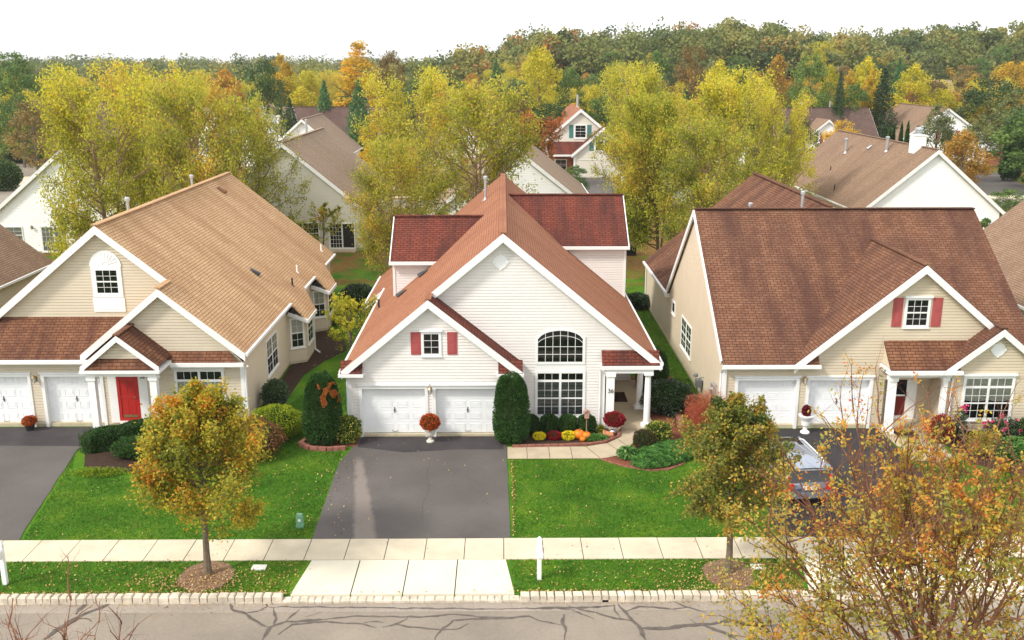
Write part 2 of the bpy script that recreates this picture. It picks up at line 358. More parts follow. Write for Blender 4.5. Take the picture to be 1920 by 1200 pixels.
def lantern(parent, F, u, z, glow=None):
    b = MB(); fbox(b, F, u - .05, u + .05, z - .12, z + .1, .0, .035)
    b.tube([F.p(u, z + .02, .03), F.p(u, z + .1, .1), F.p(u, z + .14, .17)], [.014] * 3, 6)
    q = F.p(u, z - .12, .17); b.lathe(q, [(.0, -.05), (.03, -.03), (.055, 0)], 8); b.lathe((q[0], q[1], q[2] + .2), [(.11, 0), (.06, .06), (.02, .1), (.012, .14)], 8)
    for k in range(4):
        a = math.pi / 4 + k * math.pi / 2; b.tube([(q[0] + .055 * math.cos(a), q[1] + .055 * math.sin(a), q[2]), (q[0] + .09 * math.cos(a), q[1] + .09 * math.sin(a), q[2] + .2)], [.008] * 2, 4)
    o = b.build('wall_lantern', M['brass'], parent)
    g = MB(); g.lathe((q[0], q[1], q[2]), [(.045, 0), (.08, .2)], 8); g.build('lamp_glass', M['lampglass'], o)
def text(parent, s, F, u, z, size, m, d=.06):
    cu = bpy.data.curves.new('house_number', 'FONT'); cu.body = s; cu.size = size; cu.extrude = .006; cu.align_x = 'CENTER'
    to = bpy.data.objects.new('house_number', cu); C.objects.link(to); dg = bpy.context.evaluated_depsgraph_get(); dg.update()
    me = bpy.data.meshes.new_from_object(to.evaluated_get(dg)); bpy.data.objects.remove(to)
    me.materials.clear(); me.materials.append(m)
    for v_ in me.vertices: v_.co = Vector(F.p(u + v_.co.x, z + v_.co.y, d + v_.co.z))
    o = bpy.data.objects.new('house_number', me); C.objects.link(o); o.parent = parent; o.matrix_parent_inverse = parent.matrix_basis.inverted(); return o
def round_vent(parent, F, u, z, r=.3):
    mb = MB(); n = 24
    def ring(rr, d): return [F.p(u + rr * math.cos(2 * math.pi * k / n), z + rr * math.sin(2 * math.pi * k / n), d) for k in range(n)]
    vs = ring(r, 0) + ring(r, .04) + ring(r * .8, .045) + ring(r * .78, .025)
    mb.add(vs, [(j * n + k, j * n + (k + 1) % n, (j + 1) * n + (k + 1) % n, (j + 1) * n + k) for j in range(3) for k in range(n)] + [tuple(3 * n + k for k in range(n))])
    for i in range(-3, 4):
        zz = i * r * .2; hw = math.sqrt(max(0, (r * .78) ** 2 - zz * zz)) * .96
        mb.add([F.p(u - hw, z + zz - .03, .045), F.p(u + hw, z + zz - .03, .045), F.p(u + hw, z + zz + .012, .026), F.p(u - hw, z + zz + .012, .026)], [(0, 1, 2, 3)])
    for a in (math.pi / 2, -math.pi / 2): fbox(mb, F, u - .05, u + .05, z + r * math.sin(a) - .04, z + r * math.sin(a) + .04, .0, .055)
    for a in (-1, 1): fbox(mb, F, u + a * r - .04, u + a * r + .04, z - .05, z + .05, 0, .05)
    mb.build('gable_vent', M['white'], parent)
def vent_pipe(parent, x, y, z, h=.9, r=.075, m=None, capr=.13):
    mb = MB(); mb.tube([(x, y, z - .1), (x, y, z + .12), (x, y, z + h)], [r * 1.9, r, r], 12); mb.lathe((x, y, z + h), [(capr, 0), (capr, .14), (capr * .6, .19)], 12)
    mb.box(x - .2, x + .2, y - .2, y + .2, z - .12, z - .05)
    mb.build('vent_pipe', m or M['metal'], parent)
def small_pipe(parent, x, y, z, h=.35, m=None):
    mb = MB(); mb.tube([(x, y, z - .1), (x, y, z + .04), (x, y, z + h)], [.13, .05, .045], 8); mb.build('soil_pipe', m or M['black'], parent)
def roof_louver(parent, x, y, z, slope_dir, m=None):
    mb = MB(); s = Vector(slope_dir).normalized(); a = Vector((0, 1, 0)); n = a.cross(s).normalized(); n = n if n.z > 0 else -n; p = Vector((x, y, z)); vs = []
    for i in range(9):
        t = i / 8 * math.pi; vs.append(p + a * .25 * math.cos(t) + s * .25 - s * .0 + n * .16 * math.sin(t)); vs.append(p + a * .2 * math.cos(t) - s * .3 + n * .03)
    mb.add(vs, [(2 * i, 2 * i + 2, 2 * i + 3, 2 * i + 1) for i in range(8)] + [tuple(2 * i for i in range(9))]); mb.build('roof_louver', m or M['black'], parent)
def column(parent, x, y, h, r=.13, sq=False, z0=0, name='column'):
    mb = MB()
    if sq:
        mb.box(x - r, x + r, y - r, y + r, z0 + .2, z0 + h - .16); mb.box(x - r - .05, x + r + .05, y - r - .05, y + r + .05, z0, z0 + .2); mb.box(x - r - .045, x + r + .045, y - r - .045, y + r + .045, z0 + h - .16, z0 + h)
    else:
        mb.box(x - r - .09, x + r + .09, y - r - .09, y + r + .09, z0, z0 + .1)
        mb.lathe((x, y, z0), [(r + .07, .1), (r + .07, .16), (r + .02, .2), (r, .25), (r * .97, h * .6), (r * .86, h - .22), (r * .9, h - .2), (r + .02, h - .14), (r + .05, h - .1)], 24)
        mb.box(x - r - .06, x + r + .06, y - r - .06, y + r + .06, z0 + h - .1, z0 + h)
    mb.build(name, M['white'], parent, smooth=False)
# ---- data, metres
CRACKS=[
(0.07,[(-6.88,25.3),(-5.78,25.27),(-3.83,25.23),(-1.88,25.14),(-0.18,25.12),(1.52,25.16),(2.09,25.04)]),
(0.06,[(-7.18,25.04),(-6.91,25.3),(-7.06,25.76)]),
(0.12,[(-6.65,23.61),(-6.56,24.22),(-6.2,24.51),(-5.64,24.53),(-5.04,24.62)]),
(0.08,[(-6.56,24.22),(-6.52,24.64),(-6.73,25.26)]),
(0.07,[(-6.56,24.22),(-6.88,24.39),(-7.25,24.73)]),
(0.07,[(-6.3,23.88),(-5.98,24.34),(-5.4,24.5),(-4.67,24.43),(-4.0,24.36),(-3.61,24.2)]),
(0.07,[(-5.04,24.62),(-4.44,24.75),(-3.77,24.77),(-2.57,24.73),(-1.38,24.83),(-0.42,24.65),(0.73,24.7),(1.1,24.48),(1.61,24.29)]),
(0.06,[(-3.96,24.4),(-3.64,24.51),(-3.4,24.46)]),
(0.07,[(-3.44,24.23),(-2.97,24.39),(-2.76,24.69)]),
(0.06,[(-3.1,24.33),(-2.48,24.19),(-1.81,24.07),(-1.25,24.12),(-1.03,24.37)]),
(0.07,[(-1.92,23.57),(-1.77,24.09),(-1.59,24.25),(-1.46,24.55),(-0.89,24.59),(0.06,24.59)]),
(0.09,[(1.72,24.82),(1.63,24.31),(1.73,23.97),(1.66,23.53)]),
(0.05,[(-6.2,24.51),(-5.95,25.16)]),
(0.04,[(-5.67,24.72),(-5.3,25.02)]),
(0.09,[(0.86,25.11),(1.87,25.18),(2.62,25.18),(3.26,25.29)]),
(0.12,[(3.35,25.33),(3.54,24.73),(3.81,24.18),(3.93,23.51)]),
(0.08,[(1.88,25.26),(2.68,24.85),(3.26,24.57),(3.64,24.45)]),
(0.05,[(1.95,25.06),(2.59,24.56)]),
(0.07,[(3.57,24.96),(3.95,25.19),(4.39,25.16),(4.9,25.03),(5.45,25.15)]),
(0.06,[(4.98,25.48),(5.28,25.19),(5.88,24.9)]),
(0.13,[(3.8,24.07),(4.65,24.1),(5.36,24.24),(5.98,24.31),(6.44,24.46),(7.03,24.23),(8.08,24.14)]),
(0.06,[(5.31,24.51),(5.46,24.28)]),
(0.1,[(5.54,24.24),(6.09,23.86),(6.43,23.49)]),
(0.05,[(3.22,25.33),(3.24,24.97),(3.35,24.57)]),
(0.14,[(-12.67,23.67),(-12.52,24.29),(-12.27,24.65),(-12.1,25.02),(-11.72,25.28),(-11.51,25.71)]),
(0.14,[(-12.36,24.95),(-12.31,25.33),(-12.24,25.76)]),
(0.07,[(-12.27,25.84),(-11.72,25.71),(-11.15,25.53)]),
(0.08,[(-12.26,24.73),(-11.98,24.72),(-11.75,24.56)]),
(0.1,[(-8.06,25.56),(-7.92,25.17),(-7.4,24.9),(-7.05,24.5),(-6.8,24.31)]),
(0.07,[(-7.42,24.98),(-7.19,25.05),(-6.96,25.13)]),
(0.05,[(-14.47,25.86),(-13.71,25.85),(-12.85,25.8)]),
]
TREES=[
(-27.8,68.0,16.0,3.79,'birch','tall yellow-green birch at the far left, arching over the white house with French doors'),
(-27.2,76.0,16.4,3.83,'birch','tall yellow-green birch rising highest behind the tan-roofed house with the red door'),
(-20.6,66.0,15.3,3.34,'birch2','wide birch with dark forked limbs behind the back ridge of the tan roof'),
(-19.0,73.0,13.6,3.33,'birch2','olive-green birch hanging over the left corner of the beige house with the sliding door'),
(-8.4,92.0,15.9,4.16,'birch','bright yellow-green rounded tree standing left of the pair above the middle house'),
(-2.1,70.0,14.9,3.92,'birch2','broad birch with reddish trunk directly behind the middle house ridge'),
(-7.3,66.0,11.1,2.57,'birch2','low leafy birch drooping between the beige sliding-door house and the middle house'),
(13.3,102.0,16.5,3.57,'birch','pale yellow-green broad tree above the house with teal shutters'),
(11.8,72.0,14.9,3.07,'birch3','tall dense green birch right of the middle house, nearly reaching the lawn'),
(19.8,84.0,15.8,4.24,'birch','tall yellow-green tree behind the ridge of the right-hand brown roof'),
(14.4,68.0,12.4,2.93,'birch2','birch in front of the white gable, between the middle and right-hand houses'),
(25.5,90.0,13.9,2.17,'birch','narrow yellow tree at the left end of the long brown roof with vent pipes'),
(-14.7,78.0,4.6,1.64,'sapling','thin young tree in front of the open sliding door'),
(-8.2,50.0,3.7,1.47,'ornam','small yellow-green ornamental tree in the side yard by the bay windows'),
(4.2,125.0,9.8,2.83,'redtree','orange and red tree in front of the teal-shuttered house'),
(8.3,112.0,4.1,1.59,'greenbush','dark green rounded tree beside the driveway of the teal-shuttered house'),
(-73.2,150.0,15.3,3.36,'green','dense green tree at the left edge of the picture'),
(-66.5,140.0,10.4,3.39,'brown','brown-leaved tree beside the left edge, above the curved back street'),
(-102.9,210.0,18.1,5.57,'green','tall dull green tree at the top left corner of the woods'),
(-36.0,150.0,16.3,3.35,'dark','dark green broad tree left of the brown roof'),
(-31.1,145.0,10.5,2.03,'spruce','dark spruce at the left end of the brown roof'),
(-48.6,175.0,14.9,3.54,'orange','orange-green tree above the left-hand birches'),
(-40.9,185.0,17.3,3.14,'gold','golden tree behind the dark green broad tree'),
(-37.2,190.0,14.4,3.65,'yellow','yellow tree filling the gap above the brown roof'),
(-29.6,165.0,12.8,2.47,'pine','small fresh green pine above the left part of the brown roof'),
(-25.4,175.0,19.3,5.19,'tallgold','tallest golden tree with a spindly top, behind the brown roof'),
(-22.4,155.0,13.0,3.15,'pine','blue-green pine in front of the tallest golden tree'),
(-18.7,170.0,17.6,2.53,'brown','thin brown-topped tree right of the tallest golden tree'),
(-16.6,130.0,9.6,2.38,'gold','orange-yellow tree at the right end of the brown roof'),
(-13.1,110.0,8.1,1.31,'dark','small dark green tree in front of the orange-yellow tree'),
(-1.2,180.0,16.1,2.87,'pine','fresh green pine left of the bright yellow spire-shaped tree'),
(6.1,165.0,18.4,4.37,'yellow','bright yellow egg-shaped tree above the teal-shuttered house'),
(11.4,170.0,14.9,2.72,'green','dark green tree just right of the bright yellow egg-shaped tree'),
(7.0,148.0,10.0,3.82,'dark','dark green tree directly behind the pink-brown roof of the teal-shuttered house'),
(29.2,190.0,18.1,3.02,'green','round green tree above the tall dense birch'),
(33.2,175.0,18.5,3.15,'brown','russet-topped tree between the two central groups of birches'),
(32.6,150.0,16.1,3.19,'yellow','pale yellow tree above the right-hand roof vents'),
(47.0,170.0,17.3,3.07,'orange','orange-brown tree left of the tall green one above the long brown roof'),
(49.4,160.0,17.2,3.23,'green','tall green tree behind the brown roof with the small dormer'),
(54.4,165.0,15.5,2.11,'yellow','yellow tree just right of the tall green one'),
(52.7,155.0,14.2,1.82,'spruce','dark spruce behind the right part of the dormered roof'),
(58.8,168.0,14.5,2.15,'gold','golden tree between two dark spruces'),
(62.9,172.0,16.8,3.11,'yellow','yellow and green tree above the gap between the two brown roofs'),
(56.0,158.0,12.5,2.71,'greenbush','mid green rounded tree behind the gap between two brown roofs'),
(59.5,160.0,14.7,1.88,'gold','slim golden-orange tree between the dark spruces'),
(60.7,158.0,14.6,3.20,'spruce','largest dark spruce, left of the grey-brown gabled roof'),
(73.6,185.0,16.5,2.16,'pine','narrow fresh green pine above the grey-brown gabled roof'),
(72.5,175.0,15.6,3.73,'yellow','yellow-green tree above the grey-brown gabled roof'),
(83.9,185.0,10.8,6.15,'orange','broad orange-yellow tree behind the house with one red shutter showing'),
(62.0,140.0,9.9,3.01,'olive','olive and russet tree in front of the house with one red shutter showing'),
(49.6,105.0,8.6,2.73,'orange','yellow-orange tree right of the white chimney'),
(83.9,170.0,13.6,5.63,'dark','large dark green tree near the right edge'),
(77.8,150.0,11.4,4.18,'olive2','pale green and tan tree at the right edge'),
(110.3,215.0,16.0,5.49,'yellowb','bright yellow tree at the right edge below the wooded ridge'),
(63.2,130.0,8.9,2.81,'olive','russet-green tree right of the house with one red shutter showing'),
(48.5,140.0,7.7,2.72,'orangeb','round bright orange tree in front of the dormered roof'),
(36.1,120.0,10.6,2.58,'olive','dark yellow tree in front of the small red-shuttered dormer'),
(27.7,95.0,9.3,2.67,'yellowg','low yellow-green tree left of the long brown roof with vent pipes'),
(50.0,95.0,3.4,1.99,'greenbush','green leafy shrub tree at the right edge beside the white gable'),
(37.9,75.0,3.6,1.16,'greenbush2','small shrub behind the right-hand ridge corner against the white wall'),
]
# ================================================================ THE MIDDLE HOUSE
def house_mid():
    h = thing('suburban_house', 'warm white house number 36 with a terracotta roof and two dark red cross gables', 'house', (0, 38.35, 0))
    m = .83; zr = 8.57; Y0, Y1 = 39.1, 61.3; xe = 6.68
    rz = lambda x: zr - m * abs(x)
    roof(h, 'c', [(0, Y0, zr), (xe, Y0, rz(xe)), (xe, Y1, rz(xe)), (0, Y1, zr)],
         [(0, Y0, zr), (0, Y1, zr), (-xe, Y1, rz(xe)), (-xe, 38.05, rz(xe)), (-3.05, 38.05, rz(3.05)), (-3.05, Y0, rz(3.05))])
    roof(h, 'c', [(-xe, 53.6, rz(xe)), (-xe, 61.2, rz(xe)), (-7.85, 61.2, rz(7.85)), (-7.85, 53.6, rz(7.85))])
    roof(h, 'cd', [(-3.05, 38.05, rz(3.05)), (-3.05, 39.45, rz(3.05)), (.78, 39.45, 2.98), (.78, 38.05, 2.98)], label='dark red strip of roof over the right half of the garage gable')
    mb = MB(); mb.beam((0, Y0 - .02, zr + .02), (0, Y1, zr + .02), .3, .05); mb.uv[0] = None; mb.build('ridge_cap', RM['c'], h)
    mb = MB(); mb.beam((-3.05, 38.03, rz(3.05) + .015), (-3.05, 39.15, rz(3.05) + .015), .26, .05); mb.build('ridge_cap', RM['c'], h)
    # walls
    w_ = MB(); G = front(38.35); g0, g1, gg0, gg1, zt = -5.9, -3.28, -2.83, -.2, 2.16
    for q in ([(-6.4, .12), (g0 - .0, .12), (g0, zt), (-6.4, zt)], [(g1, .12), (gg0, .12), (gg0, zt), (g1, zt)], [(gg1, .12), (.36, .12), (.36, zt), (gg1, zt)],
              [(-6.4, zt), (.36, zt), (.36, 3.0), (-3.05, 5.85), (-6.4, 3.0)]): siding(w_, G, q)
    w_.build('wall', M['siding_c'], h)
    w_ = MB(); F = front(39.45); rr = lambda x: rz(x) - .14
    siding(w_, F, [(-3.4, .15), (4.3, .15), (4.3, rr(4.3)), (0, rr(0)), (-3.4, rr(3.4)), ]); siding(w_, F, [(4.3, 2.75), (6.3, 2.75), (6.3, rr(6.3)), (4.3, rr(4.3))])
    w_.build('wall', M['siding_c'], h)
    w_ = MB(); siding(w_, sideR(.36), [(38.35, .12), (39.45, .12), (39.45, 2.95), (38.35, 2.95)])
    siding(w_, sideL(-6.4), [(38.35, .12), (61, .12), (61, 3), (38.35, 3)]); siding(w_, sideR(4.72), [(39.45, .12), (45.5, .12), (45.5, 2.9), (39.45, 2.9)]); siding(w_, front(45.5), [(4.7, .12), (6.3, .12), (6.3, 2.9), (4.7, 2.9)])
    siding(w_, sideR(6.3), [(45.5, .12), (61, .12), (61, 3), (45.5, 3)]); w_.build('wall', M['siding_c'], h)
    fd = MB(); fd.box(-6.42, .34, 38.34, 39.5, 0, .12); fd.box(-3.4, 4.3, 39.44, 60.9, 0, .15); fd.box(-6.41, 6.28, 45.6, 60.9, 0, .12); fd.build('foundation', M['found'], h)
    # house body behind, keeps light out
    bd = MB(); bd.box(-6.3, 4.6, 39.6, 60.8, .1, 2.6); bd.box(4.6, 6.2, 45.7, 60.8, .1, 2.6); bd.build('wall_core', M['dark'], h)
    # rakes, corner boards, returns
    ro = .02
    rake(h, [((-3.05, 38.04, rz(3.05) - ro), (-xe, 38.04, rz(xe) - ro)), ((-3.05, 38.04, rz(3.05) - ro), (.78, 38.04, 2.96))], .26, .06)
    rake(h, [((0, Y0 - .01, zr - ro), (xe, Y0 - .01, rz(xe) - ro)), ((0, Y0 - .01, zr - ro), (-3.2, Y0 - .01, rz(3.2) - ro))], .28, .06)
    sf = MB()
    for a, b, y0, y1 in (((-3.05, rz(3.05) - .29), (-xe, rz(xe) - .29), 38.07, 38.36), ((-3.05, rz(3.05) - .29), (.78, 2.69), 38.07, 38.36), ((0, zr - .3), (xe, rz(xe) - .3), Y0 + .02, 39.46), ((0, zr - .3), (-3.2, rz(3.2) - .3), Y0 + .02, 39.46)):
        sf.add([(a[0], y0, a[1]), (b[0], y0, b[1]), (b[0], y1, b[1]), (a[0], y1, a[1])], [(0, 1, 2, 3)])
    sf.build('soffit', M['trim'], h)
    fz = MB()
    for a, b, y in (((-3.05, rz(3.05) - .32), (-6.3, rz(6.3) - .32), 38.32), ((-3.05, rz(3.05) - .32), (.3, 3.0), 38.32), ((0, zr - .33), (6.0, rz(6.0) - .33), 39.42), ((0, zr - .33), (-2.7, rz(2.7) - .33), 39.42)):
        fz.beam((a[0], y, a[1] - .06), (b[0], y, b[1] - .06), .05, .14)
    fz.build('frieze_board', M['trim'], h)
    for x, y in ((-6.39, 38.34), (.33, 38.34)): cb = MB(); cb.box(x - .07, x + .07, y - .035, y + .1, .08, 2.85); cb.build('corner_board', M['trim'], h)
    cb = MB(); cb.box(4.22, 4.36, 39.4, 39.5, .1, 2.75); cb.build('corner_board', M['trim'], h)
    for x0, x1 in ((-6.72, -5.82), (.34 - .55, .80)):
        roof(h, 'cd', [(x0, 38.0, 2.9), (x1, 38.0, 2.9), (x1, 38.33, 3.4), (x0, 38.33, 3.4)], t=.05)
        b = MB(); b.box(x0 - .08, x1 + .05, 37.93, 38.36, 2.77, 2.89); b.build('return_trim', M['trim'], h)
    roof(h, 'cd', [(4.18, 38.98, 2.92), (6.62, 38.98, 2.92), (6.62, 39.42, 3.48), (4.18, 39.42, 3.48)], t=.05)
    b = MB(); b.box(4.14, 6.72, 38.92, 39.44, 2.76, 2.91); b.box(4.3, 6.36, 39.0, 39.3, 2.58, 2.76); b.box(6.08, 6.34, 39.3, 45.5, 2.58, 2.76); b.build('porch_beam', M['trim'], h)
    b = MB(); b.box(4.4, 6.3, 39.3, 45.5, 2.70, 2.75); b.build('porch_ceiling', M['trim'], h)
    gutter(h, (xe + .04, Y0, rz(xe)), (xe + .04, Y1, rz(xe))); gutter(h, (-xe - .04, 38.05, rz(xe)), (-xe - .04, 53.5, rz(xe))); gutter(h, (-7.9, 53.55, rz(7.85)), (-7.9, 61.2, rz(7.85)))
    rake(h, [((-xe + .3, 53.57, rz(xe) + .2), (-7.9, 53.57, rz(7.9)))], .25, .05, name='fascia')
    downspout(h, [(-6.62, 38.3, 2.8), (-6.5, 38.34, 2.6), (-6.52, 38.3, .2), (-6.6, 38.15, .08)]); downspout(h, [(.46, 38.45, 2.8), (.42, 38.5, 2.5), (.42, 38.5, .1)])
    downspout(h, [(4.16, 39.0, 2.8), (4.14, 39.36, 2.6), (4.14, 39.36, .15), (4.0, 39.1, .06), (3.7, 38.95, .05)])
    # openings
    garage_door(h, G, g0, g1, zt); garage_door(h, G, gg0, gg1, zt)
    shutters(h, G, -3.81, -2.31 + 0, 3.64, 4.6, .42, M['shutter'])
    window(h, G, -3.27, -2.66, 3.68, 4.52, 2, 3, rail=False, trim=.11, hood=.07)
    window(h, F, 1.47, 3.37, 2.97, 3.98, 6, 3, rail=False, arch=.5, trim=.11, sill=False, mun=.021)
    window(h, F, 1.47, 3.40, .60, 2.46, 3, 4, units=2, transom=.32, trim=.11, inside='blind', mun=.016)
    pn = MB(); fbox(pn, F, 1.36, 3.51, 2.57, 2.86, 0, .03); pn.build('window_panel', M['trim'], h)
    round_vent(h, F, -.1, 7.3, .29)
    lantern(h, G, -3.05, 2.1)
    text(h, '36', front(39.0), 4.56, 1.72, .26, M['bronze'], .02)
    # porch
    fl = MB(); fl.box(4.3, 6.5, 38.95, 45.5, 0, .13); fl.build('porch_floor', M['porch'], h)
    column(h, 4.56, 39.17, 2.46, .16, True, .13); column(h, 6.16, 39.16, 2.46, .14, False, .13); column(h, 6.16, 41.5, 2.46, .14, False, .13)
    D = sideR(4.75); dr = MB(); fbox(dr, D, 42.4, 42.55, .13, 2.35, 0, .06); fbox(dr, D, 43.45, 43.6, .13, 2.35, 0, .06); fbox(dr, D, 42.4, 43.6, 2.35, 2.5, 0, .06); fbox(dr, D, 42.55, 43.45, .13, .4, .0, .04)
    fbox(dr, D, 42.55, 42.66, .4, 2.35, 0, .04); fbox(dr, D, 43.34, 43.45, .4, 2.35, 0, .04); d = dr.build('front_door', M['trim'], h)
    g = MB(); fbox(g, D, 42.66, 43.34, .4, 2.35, 0, .02); g.build('door_glass', M['carglass'], d)
    lv = MB(); fbox(lv, front(45.47), 5.75, 5.78, .3, 2.3, 0, .02); lv.build('trim_strip', M['trim'], h)
    # cross gable, left (lower) and right (higher)
    def wing(x_out, y_e, z_e, y_r, z_r, s):
        yb = 2 * y_r - y_e; xi_r = (zr - z_r) / m; xi_e = (zr - z_e) / m
        roof(h, 'cd', [(s * xi_r * .97, y_r, z_r), (x_out, y_r, z_r), (x_out, y_e, z_e), (s * xi_e * .97, y_e, z_e)], [(s * xi_r * .97, y_r, z_r), (x_out, y_r, z_r), (x_out, yb, z_e), (s * xi_e * .97, yb, z_e)],
             label='dark red shingled roof of the left-hand cross gable' if s < 0 else 'dark red shingled roof of the higher right-hand cross gable')
        xw = x_out - s * .1; zw = z_e - .1
        a = MB(); siding(a, front(y_e + .3), sorted_poly([(s * xi_e, zw), (xw, zw), (xw, rz(xw)), ]))
        siding(a, sideR(xw) if s > 0 else sideL(xw), [(y_e + .3, rz(xw) - .3), (yb - .3, rz(xw) - .3), (yb - .3, zw), (y_r, z_r - .15), (y_e + .3, zw)])
        a.build('wall', M['siding_c'], h)
        t = MB(); t.beam((s * (xi_e - .1), y_e - .03, z_e - .09), (x_out + s * .04, y_e - .03, z_e - .09), .12, .16); t.box(min(xw, xw - s * .12), max(xw, xw - s * .12), y_e + .255, y_e + .29, rz(xw) - .1, zw)
        t.beam((x_out, y_e, z_e - .1), (x_out, y_r, z_r - .1), .05, .2); t.beam((x_out, yb, z_e - .1), (x_out, y_r, z_r - .1), .05, .2)
        sx = sorted((s * xi_e, x_out)); t.box(sx[0], sx[1], y_e, y_e + .31, z_e - .12, z_e - .1)
        t.build('rake_trim', M['trim'], h)
        c = MB(); c.beam((s * xi_r * .95, y_r, z_r + .015), (x_out, y_r, z_r + .015), .28, .05); c.build('ridge_cap', RM['cd'], h)
    def sorted_poly(p): return p
    wing(-5.58, 46.85, 5.85, 49.4, 7.72, -1); wing(6.62, 50.1, 6.0, 53.3, 8.3, 1)
    vent_pipe(h, -1.0, 55.6, rz(1.0), 1.15); small_pipe(h, -6.25, 47.3, rz(6.25), .45)
    for yy, xx in ((45.6, -4.9), (46.3, -3.9)): roof_louver(h, xx, yy, rz(xx) + .04, (-1, 0, -m))
    mt = MB(); mt.box(0, .75, 0, 1.35, 0, .02); t = thing('doormat', 'brown doormat on the porch of the middle house', 'doormat', (5.0, 42.3, .13)); t_ = mt.build('mat_pad', M['mat'], None); t_.parent = t; t_.location = (0, 0, 0)
house_mid()

# ================================================================ THE LEFT HOUSE (red door)
def house_left():
    h = thing('suburban_house', 'beige house number 38 with a bright red front door and a broad tan shingle roof', 'house', (-17, 39.7, 0))
    m = .815; xr = -17.35; zr = 8.62; YB = 40.9; YF = 39.4; YE = 61.9
    rz = lambda x: zr - m * abs(x - xr); xg = -14.4; xe = -10.95
    ye = 48.9
    pts = [(xr, YB, zr), (xg, YB, rz(xg)), (xg, YF, rz(xg)), (xe, YF, rz(xe)), (xe, 48.4, rz(xe)), (-10.0, 48.0, rz(-10.0) ), (-10.0, 50.2, rz(-10)), (xe, 52.0, rz(xe)), (xe, 55.0, rz(xe)), (-10, 54.4, rz(-10)), (-10, 56.6, rz(-10)), (xe, 58.4, rz(xe)), (xe, YE, rz(xe)), (xr, YE, zr)]
    roof(h, 'l', pts, [(xr, YB, zr), (xr, YE, zr), (-23.9, YE, rz(-23.9)), (-23.9, YB, rz(-23.9))])
    mb = MB(); mb.beam((xr, YB - .02, zr + .02), (xr, YE, zr + .02), .3, .05); mb.beam((xg, YF - .02, rz(xg) + .02), (xg, YB, rz(xg) + .02), .28, .05); mb.build('ridge_cap', RM['l'], h)
    # small gable left slope
    zl = lambda x: rz(xg) - .82 * (xg - x)
    roof(h, 'l', [(xg, YF, rz(xg)), (xg, 41.2, rz(xg)), (-17.9, 41.2, zl(-17.9)), (-17.9, YF, zl(-17.9))])
    # walls
    F = front(39.7); B = front(41.2); w_ = MB()
    siding(w_, B, [(-24, 3.8), (-11.3, 3.4), (-11.3, rz(-11.3) - .15), (xr, zr - .15), (-23.8, rz(-23.8) - .1)]); w_.build('wall', M['siding_l'], h)
    w_ = MB(); g0, g1, f0, f1, zt = -19.7, -17.3, -22.9, -20.4, 2.3
    for q in ([(-24, .12), (f0, .12), (f0, zt), (-24, zt)], [(f1, .12), (g0, .12), (g0, zt), (f1, zt)], [(g1, .12), (-11.17, .12), (-11.17, zt), (g1, zt)], [(-24, zt), (-11.17, zt), (-11.17, 2.95), (-24, 2.95)],
              [(-16.2, 2.95), (-11.17, 2.95), (-11.3, 3.1), (xg, rz(xg) - .15), (-16.2, zl(-16.2) - .1)]): siding(w_, F, q)
    w_.build('wall', M['siding_l'], h)
    w_ = MB(); S = sideR(-11.2)
    siding(w_, S, [(39.7, .15), (48.6, .15), (48.6, 2.85), (39.7, 2.85)]); siding(w_, S, [(52, .15), (54.9, .15), (54.9, 2.85), (52, 2.85)]); siding(w_, S, [(58.4, .15), (61.5, .15), (61.5, 2.85), (58.4, 2.85)])
    bays = ((48.6, 52.0), (54.9, 58.4))
    for a, b in bays:
        for p0, p1 in (((-11.2, a), (-10.35, a + .5)), ((-10.35, a + .5), (-10.35, b - 1.0)), ((-10.35, b - 1.0), (-11.2, b))):
            d = Vector((p1[0] - p0[0], p1[1] - p0[1], 0)); L = d.length; d.normalize(); siding(w_, Fr((p0[0], p0[1], 0), d, (d.y, -d.x, 0)), [(0, .15), (L, .15), (L, 2.7), (0, 2.7)])
    w_.build('wall', M['siding_l'], h)
    w_ = MB(); siding(w_, front(61.6), [(-24, .1), (-11.2, .1), (-11.2, 3.3), (xr, zr - .2), (-23.8, 3.3)]); w_.build('wall', M['siding_l'], h)
    fd = MB(); fd.box(-24, -11.21, 39.72, 61.5, 0, .15)
    for a, b in bays: fd.add([(x, y, z) for z in (0, .15) for x, y in ((-11.2, a), (-10.37, a + .5), (-10.37, b - 1), (-11.2, b))], [(4, 5, 6, 7), (0, 1, 5, 4), (1, 2, 6, 5), (2, 3, 7, 6)])
    fd.build('foundation', M['found'], h)
    bd = MB(); bd.box(-23.8, -11.4, 41.3, 61.3, .1, 3.0); bd.build('wall_core', M['dark'], h)
    # bay trims and windows
    for i, (a, b) in enumerate(bays):
        for k, (p0, p1) in enumerate((((-11.2, a), (-10.35, a + .5)), ((-10.35, a + .5), (-10.35, b - 1.0)))):
            d = Vector((p1[0] - p0[0], p1[1] - p0[1], 0)); L = d.length; d.normalize(); Fb = Fr((p0[0], p0[1], 0), d, (d.y, -d.x, 0))
            if k == 0: window(h, Fb, .2, L - .2, .95, 2.4, 2, 4, inside='curtain', insfrac=(.5, 1))
            else: window(h, Fb, .35, L - .35, .95, 2.4, 2, 4)
        t = MB(); t.beam((-11.1, a - .2, 2.8), (-9.98, a - .62, 2.52), .06, .2); t.beam((-9.98, a - .62, 2.52), (-9.98, b - 1.8, 2.52), .06, .2)
        t.add([(-11.2, a, 2.68), (-10.0, a - .6, 2.5), (-10.0, b - 1.8, 2.5), (-11.2, b, 2.68)], [(0, 1, 2, 3)]); t.build('bay_trim', M['trim'], h)
    window(h, S, 43.9, 46.0, .95, 2.55, 2, 4, units=2, rail=True, inside='curtain', insfrac=(.55, 1))
    window(h, S, 59.3, 60.4, .95, 2.4, 2, 4)
